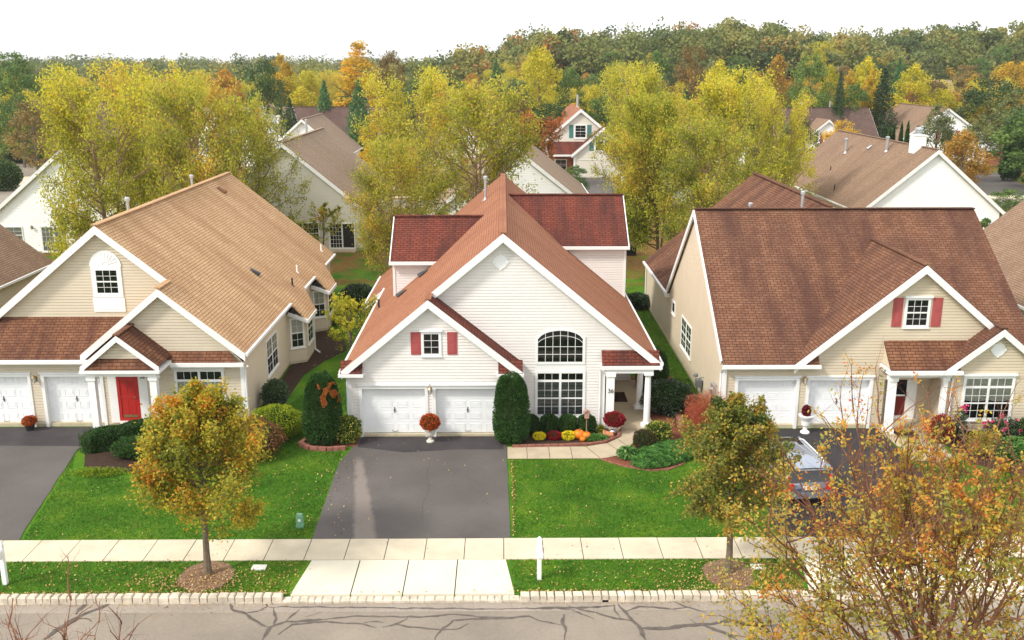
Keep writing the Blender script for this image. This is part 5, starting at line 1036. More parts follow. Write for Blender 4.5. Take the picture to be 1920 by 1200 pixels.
def airy(name_mats, seed, H, Rr, base, nl, ns, nt_, lpt, lsize, trunk_r, el=(30, 60), shape='round', bend=.5, multi=1, spread=.16, barem=None, droop=0, leafm=None, lowstart=None, bare_top=0, cl=.5):
    """a branching tree: trunk(s), limbs, side branches, twigs with leaves. returns (bark mesh builder, leaf points, values)"""
    rg = np.random.default_rng(seed); wood = MB(); LP = []; LV = []; LD = []
    def env(z):
        t = (z - base) / (H - base); t = min(max(t, 0), 1)
        if shape == 'round': return Rr * max(.12, math.sqrt(max(0, 1 - ((t - .42) / .6) ** 2)))
        if shape == 'cone': return Rr * max(.05, (1 - t) ** .8) * min(1, .5 + t * 4)
        if shape == 'pear': return Rr * max(.05, (1 - t) ** .62) * min(1, .62 + t * 2)
        if shape == 'vase': return Rr * (.35 + .75 * t) * max(.15, math.sqrt(max(0, 1 - max(0, (t - .55) / .47) ** 2)))
        return Rr * max(.1, (1 - t ** 2.2)) * min(1, .55 + t * 2)
    stems = []
    for s in range(multi):
        az = rg.uniform(0, 6.28) if multi > 1 else 0; lean = .0 if multi == 1 else rg.uniform(.06, .18)
        d = np.array([math.cos(az) * lean, math.sin(az) * lean, 1]); k = 8; pts = curve(np.array([0., 0, 0]), d, H * (.93 if multi == 1 else rg.uniform(.75, .93)), k, .3, rg, .05)
        r0 = trunk_r / multi ** .4; wood.tube(pts, [r0 * (1.25 if i == 0 else 1) * (1 - i / k) ** .8 + .012 for i in range(k + 1)], 8); stems.append((pts, r0, az))
    z0 = (lowstart if lowstart is not None else base)
    for i in range(nl):
        pts, r0, az0 = stems[i % multi]; t = (z0 + (H * .93 - z0) * ((i + .5) / nl) ** .9) / (H * .93); t = min(t, .97); f = t * (len(pts) - 1); j = int(f); p = pts[j] + (pts[min(j + 1, len(pts) - 1)] - pts[j]) * (f - j)
        az = i * 2.4 + rg.uniform(-.4, .4) if multi == 1 else az0 + rg.normal() * 1.2
        e = R(el[0] + (el[1] - el[0]) * (i / nl) + rg.uniform(-6, 6)); d = np.array([math.cos(az) * math.cos(e), math.sin(az) * math.cos(e), math.sin(e)])
        zt = p[2] + .5 * Rr * math.sin(e); L = env(zt) / max(.35, math.cos(e)) * rg.uniform(.78, 1.08); L = min(L, (H * 1.03 - p[2]) / max(.3, math.sin(e)) + .3, H * .75); L = max(L, .35)
        lp = curve(p, d, L, 6, bend, rg, .18); rl = max(.018, trunk_r * .32 * (L / Rr) ** .8); wood.tube(lp, [rl * (1 - q / 6.6) for q in range(7)], 5, cap=False)
        cv = rg.normal() * .13
        for s in range(ns):
            ts = .22 + .78 * (s + rg.uniform(0, .8)) / ns; ts = min(ts, .99); f = ts * 6; j = int(f); p2 = lp[j] + (lp[min(j + 1, 6)] - lp[j]) * (f - j); dl = nrmz(lp[min(j + 1, 6)] - lp[max(j - 1, 0)])
            d2 = nrmz(dl * .9 + rg.normal(size=3) * .62 + np.array([0, 0, .18 - droop])); L2 = L * rg.uniform(.26, .42) * (1.15 - ts * .5); sp_ = curve(p2, d2, L2, 4, bend * .5 - droop, rg, .22)
            wood.tube(sp_, [rl * .38 * (1 - q / 4.6) + .004 for q in range(5)], 4, cap=False); cs = cv + rg.normal() * .10
            for w2 in range(nt_):
                tt = .15 + .85 * (w2 + .7) / nt_; f = tt * 4; j = min(int(f), 3); p3 = sp_[j] + (sp_[j + 1] - sp_[j]) * (f - j); d3 = nrmz(nrmz(sp_[j + 1] - sp_[j]) + rg.normal(size=3) * .6 + np.array([0, 0, .1 - droop * .8])); L3 = L2 * rg.uniform(.35, .6)
                tp = curve(p3, d3, L3, 2, -droop, rg, .2)
                wood.tube(tp, [.0075 * lsize / .05, .006 * lsize / .05, .003 * lsize / .05], 3, cap=False)
                if bare_top and tp[-1][2] > H * (1 - bare_top) and rg.uniform() < .75: continue
                n = max(1, int(lpt * rg.uniform(.6, 1.4))); u = rg.uniform(.1, 1.08, n)[:, None]; q = tp[0] + (tp[2] - tp[0]) * u + rg.normal(size=(n, 3)) * spread * L3 ** .5
                LP.append(q); LV.append(.5 + cs * cl * 2 + rg.normal(size=n) * .17 + (q[:, 2] - H * .55) / H * .10)
    return wood, np.concatenate(LP), np.concatenate(LV)
def clumpy(seed, H, Rr, base, ncl, nlf, shape='round', clr=.28, inner=.25):
    """a dense crown: many leaf clumps spread through the crown's volume"""
    rg = np.random.default_rng(seed); P = []; Vv = []; D = []
    for i in range(ncl):
        t = rg.uniform(0, 1) ** .85; z = base + (H - base) * t
        if shape == 'cone': r = Rr * (1 - t) ** .9 * (1 + .0 * t) + .15 * Rr * .2
        elif shape == 'egg': r = Rr * max(.05, (1 - t ** 2.4)) ** .7 * min(1, .6 + t * 1.5)
        elif shape == 'spire': r = Rr * max(.05, (1 - t)) ** .75 * min(1, .55 + t * 2)
        else: r = Rr * math.sqrt(max(.03, 1 - ((t - .45) / .58) ** 2))
        a = rg.uniform(0, 6.283); rr = r * (rg.uniform(inner, 1) ** .5) * rg.uniform(.8, 1.06); c = np.array([rr * math.cos(a), rr * math.sin(a), z]); cr = Rr * clr * rg.uniform(.6, 1.3) * (.45 + .55 * (r / Rr))
        n = max(4, int(nlf / ncl * (cr / (Rr * clr)) ** 2)); d = rg.normal(size=(n, 3)); d /= np.linalg.norm(d, axis=1, keepdims=True); d[:, 2] = d[:, 2] * .75 + .12; rad = cr * rg.uniform(.45, 1.12, n)[:, None]
        P.append(c + d * rad); D.append(d); Vv.append(.5 + rg.normal() * .13 + rg.normal(size=n) * .08 + d[:, 2] * .05)
    return np.concatenate(P), np.concatenate(Vv), np.concatenate(D)
def conifer(seed, H, Rr, nb=46, nlf=5200, flat=False):
    rg = np.random.default_rng(seed); P = []; Vv = []; wood = MB(); wood.tube([(0, 0, 0), (0, 0, H * .97)], [H * .018 + .03, .02], 6)
    for i in range(nb):
        t = (i + .5) / nb; z = H * (.06 + .93 * t); L = Rr * (1 - t) ** .85 * rg.uniform(.75, 1.12) + .1
        for k in range(5):
            a = i * 1.9 + k * 1.257 + rg.uniform(-.3, .3); n = max(3, int(nlf / nb / 5 * (.25 + 1.5 * (1 - t)))); u = rg.uniform(.1, 1, n); w_ = .22 * L * (1 - u) + .06 * L
            x = L * u * math.cos(a) + rg.normal(size=n) * w_ * .8; y = L * u * math.sin(a) + rg.normal(size=n) * w_ * .8; zz = z - u ** 1.3 * L * .28 + rg.normal(size=n) * .05 * L
            P.append(np.stack([x, y, zz], 1)); Vv.append(.45 + rg.normal() * .1 + rg.normal(size=n) * .1 + u * .12)
    return wood, np.concatenate(P), np.concatenate(Vv)
# leaf colour ranges
LM = {
 'birch': leafmat('birch_leaves', [(0, (0.182, 0.208, 0.018)), (.3, (0.390, 0.403, 0.034)), (.6, (0.650, 0.611, 0.052)), (.88, (0.850, 0.702, 0.065)), (1, (0.676, 0.364, 0.039))], 0.5),
 'birch2': leafmat('olive_birch_leaves', [(0, (0.121, 0.162, 0.019)), (.35, (0.297, 0.338, 0.035)), (.62, (0.513, 0.499, 0.054)), (.88, (0.729, 0.608, 0.068)), (1, (0.567, 0.270, 0.041))], 0.5),
 'green': leafmat('green_leaves', [(0, (0.034, 0.081, 0.019)), (.4, (0.088, 0.169, 0.034)), (.7, (0.176, 0.257, 0.054)), (1, (0.324, 0.351, 0.074))], 0.35),
 'dark': leafmat('dark_green_leaves', [(0, (0.016, 0.039, 0.013)), (.45, (0.042, 0.088, 0.023)), (.75, (0.098, 0.156, 0.036)), (1, (0.208, 0.234, 0.052))], 0.3),
 'dull': leafmat('dull_green_leaves', [(0, (0.063, 0.084, 0.031)), (.4, (0.140, 0.168, 0.053)), (.7, (0.238, 0.252, 0.077)), (1, (0.378, 0.308, 0.084))], 0.35),
 'gold': leafmat('golden_leaves', [(0, (0.184, 0.138, 0.016)), (.4, (0.483, 0.322, 0.025)), (.7, (0.736, 0.483, 0.034)), (1, (0.805, 0.368, 0.029))], 0.45),
 'yellow': leafmat('yellow_leaves', [(0, (0.188, 0.200, 0.018)), (.4, (0.450, 0.413, 0.027)), (.7, (0.700, 0.600, 0.044)), (1, (0.825, 0.625, 0.050))], 0.45),
 'orange': leafmat('orange_leaves', [(0, (0.150, 0.112, 0.025)), (.4, (0.375, 0.225, 0.037)), (.7, (0.575, 0.312, 0.044)), (1, (0.688, 0.250, 0.037))], 0.4),
 'brown': leafmat('brown_leaves', [(0, (0.091, 0.072, 0.029)), (.4, (0.208, 0.143, 0.046)), (.7, (0.312, 0.221, 0.065)), (1, (0.429, 0.312, 0.078))], 0.35),
 'red': leafmat('red_orange_leaves', [(0, (.18, .08, .02)), (.4, (.38, .17, .03)), (.7, (.55, .13, .03)), (1, (.58, .05, .04))], .3),
 'spruce': leafmat('spruce_needles', [(0, (0.015, 0.036, 0.015)), (.5, (0.039, 0.078, 0.027)), (1, (0.098, 0.150, 0.045))], 0.15),
 'pine': leafmat('pine_needles', [(0, (0.033, 0.091, 0.033)), (.5, (0.078, 0.195, 0.065)), (1, (0.169, 0.325, 0.117))], 0.2),
 'arbor': leafmat('clipped_evergreen', [(0, (.010, .032, .006)), (.5, (.028, .082, .012)), (.8, (.055, .14, .02)), (1, (.09, .20, .03))], .15),
 'box': leafmat('boxwood_leaves', [(0, (.014, .04, .008)), (.5, (.035, .09, .016)), (1, (.08, .17, .03))], .15),
 'pear': leafmat('pear_leaves', [(0, (.07, .11, .016)), (.32, (.20, .23, .028)), (.62, (.42, .39, .04)), (.9, (.66, .46, .045)), (1, (.64, .24, .03))], .45),
 'pear2': leafmat('right_pear_leaves', [(0, (0.060, 0.108, 0.022)), (.35, (0.204, 0.228, 0.041)), (.55, (0.408, 0.348, 0.054)), (.8, (0.600, 0.336, 0.054)), (1, (0.624, 0.168, 0.036))], 0.45),
 'fore': leafmat('foreground_leaves', [(0, (.17, .20, .05)), (.36, (.40, .37, .075)), (.58, (.62, .42, .06)), (.82, (.66, .26, .05)), (1, (.54, .12, .045))], .42),
 'lime': leafmat('lime_shrub', [(0, (.06, .11, .006)), (.5, (.26, .34, .012)), (1, (.50, .50, .02))], .3),
 'varieg': leafmat('variegated_leaves', [(0, (.03, .07, .012)), (.45, (.09, .16, .025)), (.6, (.45, .42, .06)), (1, (.70, .64, .16))], .3),
 'maple': leafmat('lace_maple_leaves', [(0, (.05, .018, .010)), (.5, (.16, .06, .025)), (1, (.30, .14, .05))], .25),
 'juniper': leafmat('groundcover_sprigs', [(0, (.02, .07, .015)), (.5, (.075, .21, .035)), (1, (.17, .34, .07))], .2),
 'hosta': leafmat('broad_green_leaves', [(0, (.04, .11, .02)), (.5, (.10, .24, .05)), (1, (.24, .38, .11))], .2),
 'rhodo': leafmat('rhododendron_leaves', [(0, (.014, .034, .016)), (.5, (.045, .08, .035)), (1, (.16, .21, .12))], .1, .35, .5),
 'brownball': leafmat('brown_green_leaves', [(0, (.03, .028, .012)), (.5, (.075, .06, .022)), (1, (.13, .12, .035))], .2),
 'mumy': leafmat('yellow_petals', [(0, (.55, .42, .01)), (.5, (.80, .68, .015)), (1, (.90, .80, .05))], .2),
 'mumr': leafmat('crimson_petals', [(0, (.08, .004, .008)), (.5, (.24, .010, .018)), (1, (.38, .02, .03))], .2),
 'mumo': leafmat('rust_petals', [(0, (.22, .03, .01)), (.5, (.46, .075, .015)), (1, (.60, .16, .03))], .2),
 'coleus': leafmat('burgundy_leaves', [(0, (.05, .006, .012)), (.5, (.17, .015, .03)), (1, (.30, .04, .06))], .2),
 'burn': leafmat('rusty_grass', [(0, (.14, .12, .03)), (.4, (.36, .20, .06)), (.7, (.50, .16, .08)), (1, (.42, .05, .04))], .3),
 'redbush': leafmat('scarlet_leaves', [(0, (.20, .02, .015)), (.6, (.42, .04, .03)), (1, (.5, .10, .04))], .25),
 'rose': leafmat('pink_petals', [(0, (.55, .03, .12)), (1, (.80, .12, .25))], .2),
 'fallen': leafmat('fallen_leaf', [(0, (.20, .08, .03)), (.5, (.46, .27, .08)), (1, (.66, .52, .24))], .1),
 'grass': leafmat('grass_blades', [(0, (.028, .088, .006)), (.5, (.068, .18, .013)), (.8, (.14, .25, .024)), (1, (.30, .33, .05))], .25),
}
def place(proto, x, y, z=0, s=1, sz=None, rz=0, label=None, cat=None, group=None, name=None):
    r = proto.copy(); C.objects.link(r)
    for ch in PROTO_CH[proto.name]:
        c = ch.copy(); C.objects.link(c); c.parent = r
    r.location = (x, y, z); r.scale = (s, s, sz or s); r.rotation_euler = (0, 0, rz)
    for k_, v_ in (('label', label), ('category', cat), ('group', group)):
        if v_: r[k_] = v_
        elif k_ in r: del r[k_]
    if name: r.name = name
    return r
PROTO_CH = {}; PROTOS = []; EXT = {}
def proto(name, wood, P, Vv, lsize, lm, barkm='bark', aspect=.55, up=.35, seed=0, crown='crown', dirs=None, nd=None):
    t = bpy.data.objects.new(name, None); C.objects.link(t); ch = []
    if wood is not None and wood.v: w_ = wood.build('trunk', M[barkm]); w_.parent = t; ch.append(w_)
    c = leaves(crown, P, lsize, Vv, LM[lm], t, aspect, up, np.random.default_rng(seed + 99), dirs, nd=nd); ch.append(c); EXT[t.name] = (float(P[:, 2].max()), float(np.percentile(np.hypot(P[:, 0], P[:, 1]), 95))); PROTO_CH[t.name] = ch; PROTOS.append(t); return t
# ================================================================ FOREGROUND TREES
def tree_one(label, x, y, args, lsize, lm, barkm, group=None, cat='tree', name='tree', rz=0, up=.35, aspect=.6, seed=0):
    Ht = args.pop('top', None); wx = args.pop('wx', 1); wood, P, Vv = airy(None, **args)
    if Ht: k_ = Ht / float(np.percentile(P[:, 2], 99.9)); P[:, 2] *= k_; wood.v = [(a, b, c * k_) for a, b, c in wood.v]
    P[:, :2] *= wx; wood.v = [(a * wx, b * wx, c) for a, b, c in wood.v]
    t = thing(name, label, cat, (x, y, 0), rz, group)
    w_ = wood.build('trunk', M[barkm]); w_.parent = t; leaves('crown', P, lsize, Vv, LM[lm], t, aspect, up, np.random.default_rng(seed + 5)); return t
tree_one('young pear tree turning gold, growing from a mulch ring beside the left sidewalk', -9.13, 27.0, dict(top=6.2, wx=.96, seed=12, H=6.4, Rr=2.9, base=1.75, nl=46, ns=10, nt_=6, lpt=20, lsize=.05, trunk_r=.105, el=(4, 66), shape='pear', bend=.6, spread=.21), .054, 'pear', 'bark', name='pear_tree')
tree_one('olive and russet pear tree on the grass strip right of the white mailbox', 6.95, 26.95, dict(top=5.75, seed=23, H=5.9, Rr=2.45, base=1.6, nl=44, ns=10, nt_=6, lpt=16, lsize=.05, trunk_r=.10, el=(6, 66), shape='pear', bend=.6, spread=.17, bare_top=.06), .05, 'pear2', 'bark', name='pear_tree')
tree_one('large sparse orange-leaved tree close to the camera at the bottom right', 8.1, 15.4, dict(wx=.82, top=9.3, seed=35, H=9.3, Rr=4.5, base=1.6, nl=74, ns=10, nt_=5, lpt=18, lsize=.033, trunk_r=.115, el=(16, 74), shape='round', bend=.35, spread=.08, multi=5, bare_top=.09, lowstart=1.2), .04, 'fore', 'barkred', name='pear_tree')
wood, P, Vv = airy(None, seed=41, H=6.5, Rr=2.6, base=2.2, nl=26, ns=6, nt_=4, lpt=1, lsize=.03, trunk_r=.10, el=(48, 80), shape='vase', bend=.3, spread=.06, multi=5, lowstart=1.6)
t = thing('bare_tree', 'bare red-twigged tree top poking up at the bottom left corner', 'tree', (-8.0, 15.3, 0)); zk = 6.15 / max(v_[2] for v_ in wood.v); wood.v = [(a, b, c * zk) for a, b, c in wood.v]; w_ = wood.build('trunk', M['barkred']); w_.parent = t

# ================================================================ BACKYARD AND STREET TREES
B = {}
for i, (k, lm, bm, sd) in enumerate((('birch', 'birch', 'barkbirch', 51), ('birch2', 'birch2', 'barkbirch', 52), ('birch3', 'birch2', 'bark', 53))):
    dense = k == 'birch3'
    wood, P, Vv = airy(None, seed=sd, H=14, Rr=5.6, base=.8, nl=44, ns=10, nt_=6, lpt=11 if not dense else 21, lsize=.09, trunk_r=.24, el=(4, 54), shape='round', bend=.3, spread=.36, multi=4, droop=.1, lowstart=2.2)
    B[k] = (proto('birch_tree', wood, P, Vv, (.115 if not dense else .115), lm, bm, .6, .4, sd), 14, 5.2)
def cp(k, H, Rr, base, ncl, nlf, ls, lm, shape='round', seed=0, name='broadleaf_tree', **kw):
    P, Vv, D = clumpy(seed, H, Rr, base, ncl, nlf, shape, **kw); wood = MB(); wood.tube([(0, 0, 0), (.1, 0, H * .4), (0, .1, H * .82)], [H * .02, H * .014, .03], 6); rg = random.Random(seed)
    for i in range(9):
        a = i * 2.4; z = base + (H - base) * (.05 + .07 * i); r = Rr * .6; wood.tube([(0, 0, z - .5), (r * .5 * math.cos(a), r * .5 * math.sin(a), z + r * .35), (r * math.cos(a), r * math.sin(a), z + r * .9)], [H * .008, H * .005, .02], 4, cap=False)
    B[k] = (proto(name, wood, P, Vv, ls, lm, 'bark', .7, .5, seed, nd=D), H, Rr)
cp('green', 12, 4, 1, 90, 9000, .16, 'green', 'round', 61); cp('dark', 12, 4.2, .8, 90, 9000, .16, 'dark', 'round', 62); cp('yellow', 13, 4, 1, 110, 10000, .15, 'yellow', 'egg', 63); cp('yellowb', 12, 4.4, 1, 90, 9000, .16, 'gold', 'round', 64)
cp('gold', 12, 3.2, 1, 90, 8000, .15, 'gold', 'egg', 65); cp('tallgold', 18, 4.6, 1, 130, 12000, .17, 'gold', 'spire', 66); cp('orange', 11, 3.6, 1, 80, 8000, .15, 'orange', 'egg', 67); cp('brown', 11, 3.2, 1, 80, 7000, .14, 'brown', 'round', 68)
cp('olive', 9, 3, 1, 80, 8000, .12, 'dull', 'egg', 69); cp('orangeb', 5.4, 2.6, .8, 60, 6000, .10, 'gold', 'round', 70); cp('dull', 15, 5, 1.5, 80, 7000, .26, 'dull', 'round', 71); cp('greenb', 15, 5, 1.5, 80, 7000, .26, 'green', 'round', 72); cp('yellowg', 8, 3, .6, 80, 8000, .11, 'birch', 'round', 73)
cp('shrub', 4, 1.8, .2, 50, 6000, .09, 'green', 'egg', 74, 'shrub')
wood, P, Vv = airy(None, seed=75, H=5.4, Rr=3.0, base=1.0, nl=26, ns=7, nt_=5, lpt=13, lsize=.08, trunk_r=.12, el=(15, 60), shape='round', spread=.16, lowstart=.7); B['redtree'] = (proto('maple_tree', wood, P, Vv, .10, 'red', 'bark', .6, .4, 75), 5.4, 3.0)
wood, P, Vv = airy(None, seed=76, H=4.6, Rr=1.7, base=1.0, nl=18, ns=6, nt_=4, lpt=9, lsize=.05, trunk_r=.05, el=(30, 70), shape='egg', spread=.1); B['sapling'] = (proto('young_tree', wood, P, Vv, .06, 'birch2', 'bark', .6, .4, 76), 4.6, 1.7)
wood, P, Vv = airy(None, seed=77, H=2.7, Rr=1.7, base=.4, nl=20, ns=7, nt_=5, lpt=10, lsize=.05, trunk_r=.08, el=(5, 50), shape='round', spread=.09, lowstart=.4); B['ornam'] = (proto('ornamental_tree', wood, P, Vv, .05, 'birch', 'bark', .6, .4, 77), 2.7, 1.7)
for k, nm, lm, H_, R_, sd in (('spruce', 'spruce_tree', 'spruce', 14, 3.6, 81), ('pine', 'pine_tree', 'pine', 11, 3.8, 82)):
    wood, P, Vv = conifer(sd, H_, R_, nlf=8000); B[k] = (proto(nm, wood, P, Vv, .2, lm, 'bark', .35, .2, sd), H_, R_)
ALT = {'olive2': 'olive', 'greenbush': 'green', 'greenbush2': 'shrub', 'redtree': 'redtree'}
rs = random.Random(9)
for i, (x, y, zt, r_, k, lab) in enumerate(TREES):
    pk = ALT.get(k, k); p, H_, R_ = B[pk]; zg = float(hill(x, y)); H_, R_ = EXT[p.name]; place(p, x, y, zg, r_ / R_ * (1.14 if 'birch' in k else 1.06), (zt - zg) / H_, rs.uniform(0, 6.28), lab, 'tree')
# ---- woods beyond the roofs: single trees, then the wooded rise as one mass
zones = [(-400, -62, 'at the far left edge of the woods'), (-62, -38, 'in the woods left of the tallest golden tree'), (-38, -12, 'in the woods around the tallest golden tree'), (-12, 12, 'in the woods above the middle house'),
         (12, 40, 'in the woods above the dense birch'), (40, 66, 'in the woods above the dormered brown roof'), (66, 92, 'in the woods above the grey-brown gabled roof'), (92, 400, 'in the woods at the right edge, below the ridge')]
cols = [('greenb', 'dark green'), ('dull', 'dull olive'), ('yellow', 'yellow'), ('gold', 'golden'), ('orange', 'orange-brown'), ('brown', 'brown-leaved'), ('spruce', 'dark spruce'), ('dark', 'deep green'), ('pine', 'fresh green pine'), ('birch', 'pale yellow-green')]
wts = [10, 10, 19, 8, 5, 4, 5, 7, 4, 20]
HOUSES = [(x_.location.x, x_.location.y) for x_ in C.objects if x_.get('category') == 'house']
pts = []; tries = 0; rs = random.Random(4)
while len(pts) < 245 and tries < 9000:
    tries += 1; y = rs.uniform(178, 300) if rs.random() < .62 else rs.uniform(116, 178); half = y * .56
    x = rs.uniform(-half, half * 1.02)
    if any((x - a) ** 2 + (y - b) ** 2 < 22 for a, b, _ in pts) : continue
    if any(abs(x - a) < 11 and -14 < y - b < 20 for a, b in HOUSES): continue
    if y < 178 and any(abs(x - a * y / b) < 9 for a, b in HOUSES if 110 < b < 200 and y < b): continue
    if y < 150 and x < -50: continue
    if y < 122: continue
    pts.append((x, y, 0))
for x, y, _ in pts:
    k, cn = rs.choices(cols, wts)[0]; p, H_, R_ = B[k]; zg = float(hill(x, y)); hh = rs.uniform(9.5, 13.5) * (1.12 if k in ('spruce',) else 1) * (1 if y > 178 else .85)
    if x < 20: hh *= .95
    s = hh / H_; z_ = next(z for z in zones if z[0] <= x < z[1]); rr = rs.uniform(.85, 1.15) * (4.2 if k not in ('spruce', 'pine', 'gold') else 3.2) / R_
    near = 'nearer' if y < 215 else ('middle-distance' if y < 258 else 'farther')
    place(p, x, y, zg, rr, s, rs.uniform(0, 6.28), '%s %s tree %s' % (near, cn, z_[2]), 'tree', '%s %s trees %s' % (near, cn, z_[2]))
def wood_mass(name, n, fx, fy, hh, rr, ls, nl_, lm, seed):
    rg = np.random.default_rng(seed); P = []; Vv = []; DD = []
    for i in range(n):
        x, y = fx(rg), fy(rg); x, y = x * 1.0, y; h_ = rg.uniform(*hh); r = rg.uniform(*rr); zg = float(hill(x, y)); n2 = nl_; m = 12
        cs = rg.normal() * .22
        for c in range(m):
            t = rg.uniform(.25, 1); a = rg.uniform(0, 6.28); q = r * math.sqrt(max(.05, 1 - ((t - .5) / .58) ** 2)) * rg.uniform(.3, .9); cc = np.array([x + q * math.cos(a), y + q * math.sin(a), zg + h_ * t - r * .25]); d = rg.normal(size=(n2 // m, 3)); d /= np.linalg.norm(d, axis=1, keepdims=True); d[:, 2] = d[:, 2] * .8 + .15
            P.append(cc + d * r * .42 * rg.uniform(.6, 1.1, n2 // m)[:, None]); Vv.append(.42 + cs + rg.normal() * .05 + rg.normal(size=n2 // m) * .035); DD.append(d)
    leaves(name, np.concatenate(P), ls, np.concatenate(Vv), LM[lm], None, .75, .5, rg, nd=np.concatenate(DD), kind='stuff', label='wooded rise of mixed green, olive and russet trees along the horizon')
LM['ridge'] = leafmat('ridge_leaves', [(0, (.06, .095, .026)), (.35, (.125, .165, .04)), (.62, (.23, .235, .05)), (.86, (.32, .27, .06)), (.96, (.36, .24, .06)), (1, (.5, .17, .05))], .3)
wood_mass('wooded_ridge', 520, lambda g: g.uniform(-45, 290) , lambda g: 288 + 130 * g.uniform() ** 1.3, (10, 17), (4.6, 8.2), .52, 700, 'ridge', 5)
wood_mass('far_woods', 420, lambda g: g.uniform(-260, 60), lambda g: 290 + 300 * g.uniform() ** 1.4, (12, 17), (5, 8), .5, 330, 'ridge', 6)
wood_mass('far_woods', 300, lambda g: g.uniform(-650, 300), lambda g: 600 + 500 * g.uniform(), (14, 19), (10, 18), 1.1, 220, 'ridge', 8)

# ================================================================ SHRUBS, HEDGES AND BEDS
def blob_pts(rg, n, rx, ry, rz_, shell=(.86, 1.03), zmin=-.9, lump=.06, seed=0, box=0, taper=0):
    d = rg.normal(size=(int(n * 1.6), 3)); d /= np.linalg.norm(d, axis=1, keepdims=True)
    if box: d = np.sign(d) * np.abs(d) ** box
    d = d[d[:, 2] > zmin][:n]; f = 1 + lump * np.sin(d[:, 0] * 7 + seed) * np.cos(d[:, 1] * 6 + d[:, 2] * 5 + seed); r = rg.uniform(*shell, len(d))[:, None] * f[:, None]
    q = d * r; tp = 1 - taper * (q[:, 2] * .5 + .5); q[:, 0] *= tp; q[:, 1] *= tp
    return q * np.array([rx, ry, rz_]), d
def shrub(name, label, x, y, rx, ry, h, lm, n, ls, cat='shrub', rz=0, core=True, group=None, z0=0, shell=(.86, 1.04), lump=.06, box=0, taper=0, aspect=.55, up=.35, val=None, seed=1, stem=False, part='foliage', zc=.5, droop=False, corecol='arbor'):
    rg = np.random.default_rng(seed); t = thing(name, label, cat, (x, y, z0), rz, group); P, d = blob_pts(rg, n, rx, ry, h / 2, shell, -.95, lump, seed, box, taper); P[:, 2] += h * zc
    P[:, 2] = np.maximum(P[:, 2], .01); v_ = .5 + rg.normal(size=len(P)) * .17 + .1 * np.sin(P[:, 0] * 9 + seed) * np.cos(P[:, 2] * 8)
    if val is not None: v_ = val(P, v_, rg)
    leaves(part, P, ls * rg.uniform(.7, 1.3, len(P)), v_, LM[lm], t, aspect, up, rg, dirs=(d * np.array([1, 1, .2]) + np.array([0, 0, -.5])) if droop else d)
    if core:
        c = MB(); prof = []
        for i in range(9):
            a = -math.pi / 2 + math.pi * i / 8; z_ = math.sin(a); r = math.cos(a) ** (box or 1); r *= 1 - taper * (z_ * .5 + .5); prof.append((max(.001, r * .88), z_ * h / 2 * .88 + h * zc))
        c.lathe((0, 0, 0), prof, 16, sx=rx, sy=ry); o = c.build('twig_mass', M['core'] if 'core' in M else M['bark'], None, smooth=True); o.parent = t
    return t
M['core'] = mat('inner_twigs', (.022, .04, .012), .95, .05, n_scale=12, n_amt=.5)
def orange_patch(P, v_, rg): return v_
t = shrub('arborvitae_shrub', 'tall clipped green arborvitae with an orange patch on a red mulch island', -7.45, 37.65, .88, .8, 3.05, 'arbor', 17000, .035, seed=3, box=.75, taper=.28, lump=.05, shell=(.90, 1.04))
rg = np.random.default_rng(8); P, d = blob_pts(rg, 60000, .89, .81, 1.54, (.98, 1.05), -.95, .025, 3, .75, .28); P[:, 2] += 1.525
nz_ = np.array([noise.noise(Vector((p[0] * 3.2, p[1] * 3, p[2] * 3.2))) for p in P]); k_ = (np.abs(P[:, 0] - .42 + (P[:, 2] - 2.2) * .25) < .36) & (P[:, 1] < -.1) & (P[:, 2] > 1.75) & (P[:, 2] < 2.75) & (nz_ > .06)
leaves('dead_patch', P[k_][:1800], .035, rg.uniform(.3, .9, min(1800, int(k_.sum()))), LM['red'], t, .5, .3, rg)
shrub('arborvitae_shrub', 'tall clipped dark green arborvitae at the right end of the middle garage', .33, 37.75, .86, .8, 2.98, 'arbor', 15000, .035, seed=4, box=.72, taper=.3, lump=.045, shell=(.90, 1.04))
shrub('variegated_shrub', 'green and cream variegated bush at the left corner of the middle garage', -6.55, 37.75, .62, .55, 1.15, 'varieg', 3600, .05, seed=5, lump=.1, shell=(.75, 1.08))
for i, (x, l) in enumerate(((1.15, 'boxwood ball half hidden behind the right-hand clipped arborvitae'), (1.95, 'round boxwood behind the dark red chrysanthemum'), (2.75, 'round boxwood behind the right-hand yellow chrysanthemum'), (3.56, 'round boxwood behind the little birdhouse'))):
    shrub('boxwood_ball', l, x, 38.75, .39, .37, .82, 'box', 4200, .026, group='boxwood balls under the big window', seed=10 + i, box=.85, lump=.06, shell=(.90, 1.05))
for x, y, lm, nm, l, r in ((1.5, 38.0, 'mumy', 'chrysanthemum', 'yellow chrysanthemum nearest the clipped arborvitae', .27), (2.13, 38.0, 'mumr', 'chrysanthemum', 'dark red chrysanthemum between the two yellow ones', .31), (2.73, 38.0, 'mumy', 'chrysanthemum', 'yellow chrysanthemum beside the pumpkins', .31)):
    shrub(nm, l, x, y, r, r * .9, r * 1.15, lm, 2200, .024, 'flower', seed=int(x * 10), shell=(.82, 1.06), up=1, aspect=.9, group='chrysanthemums in the front bed')
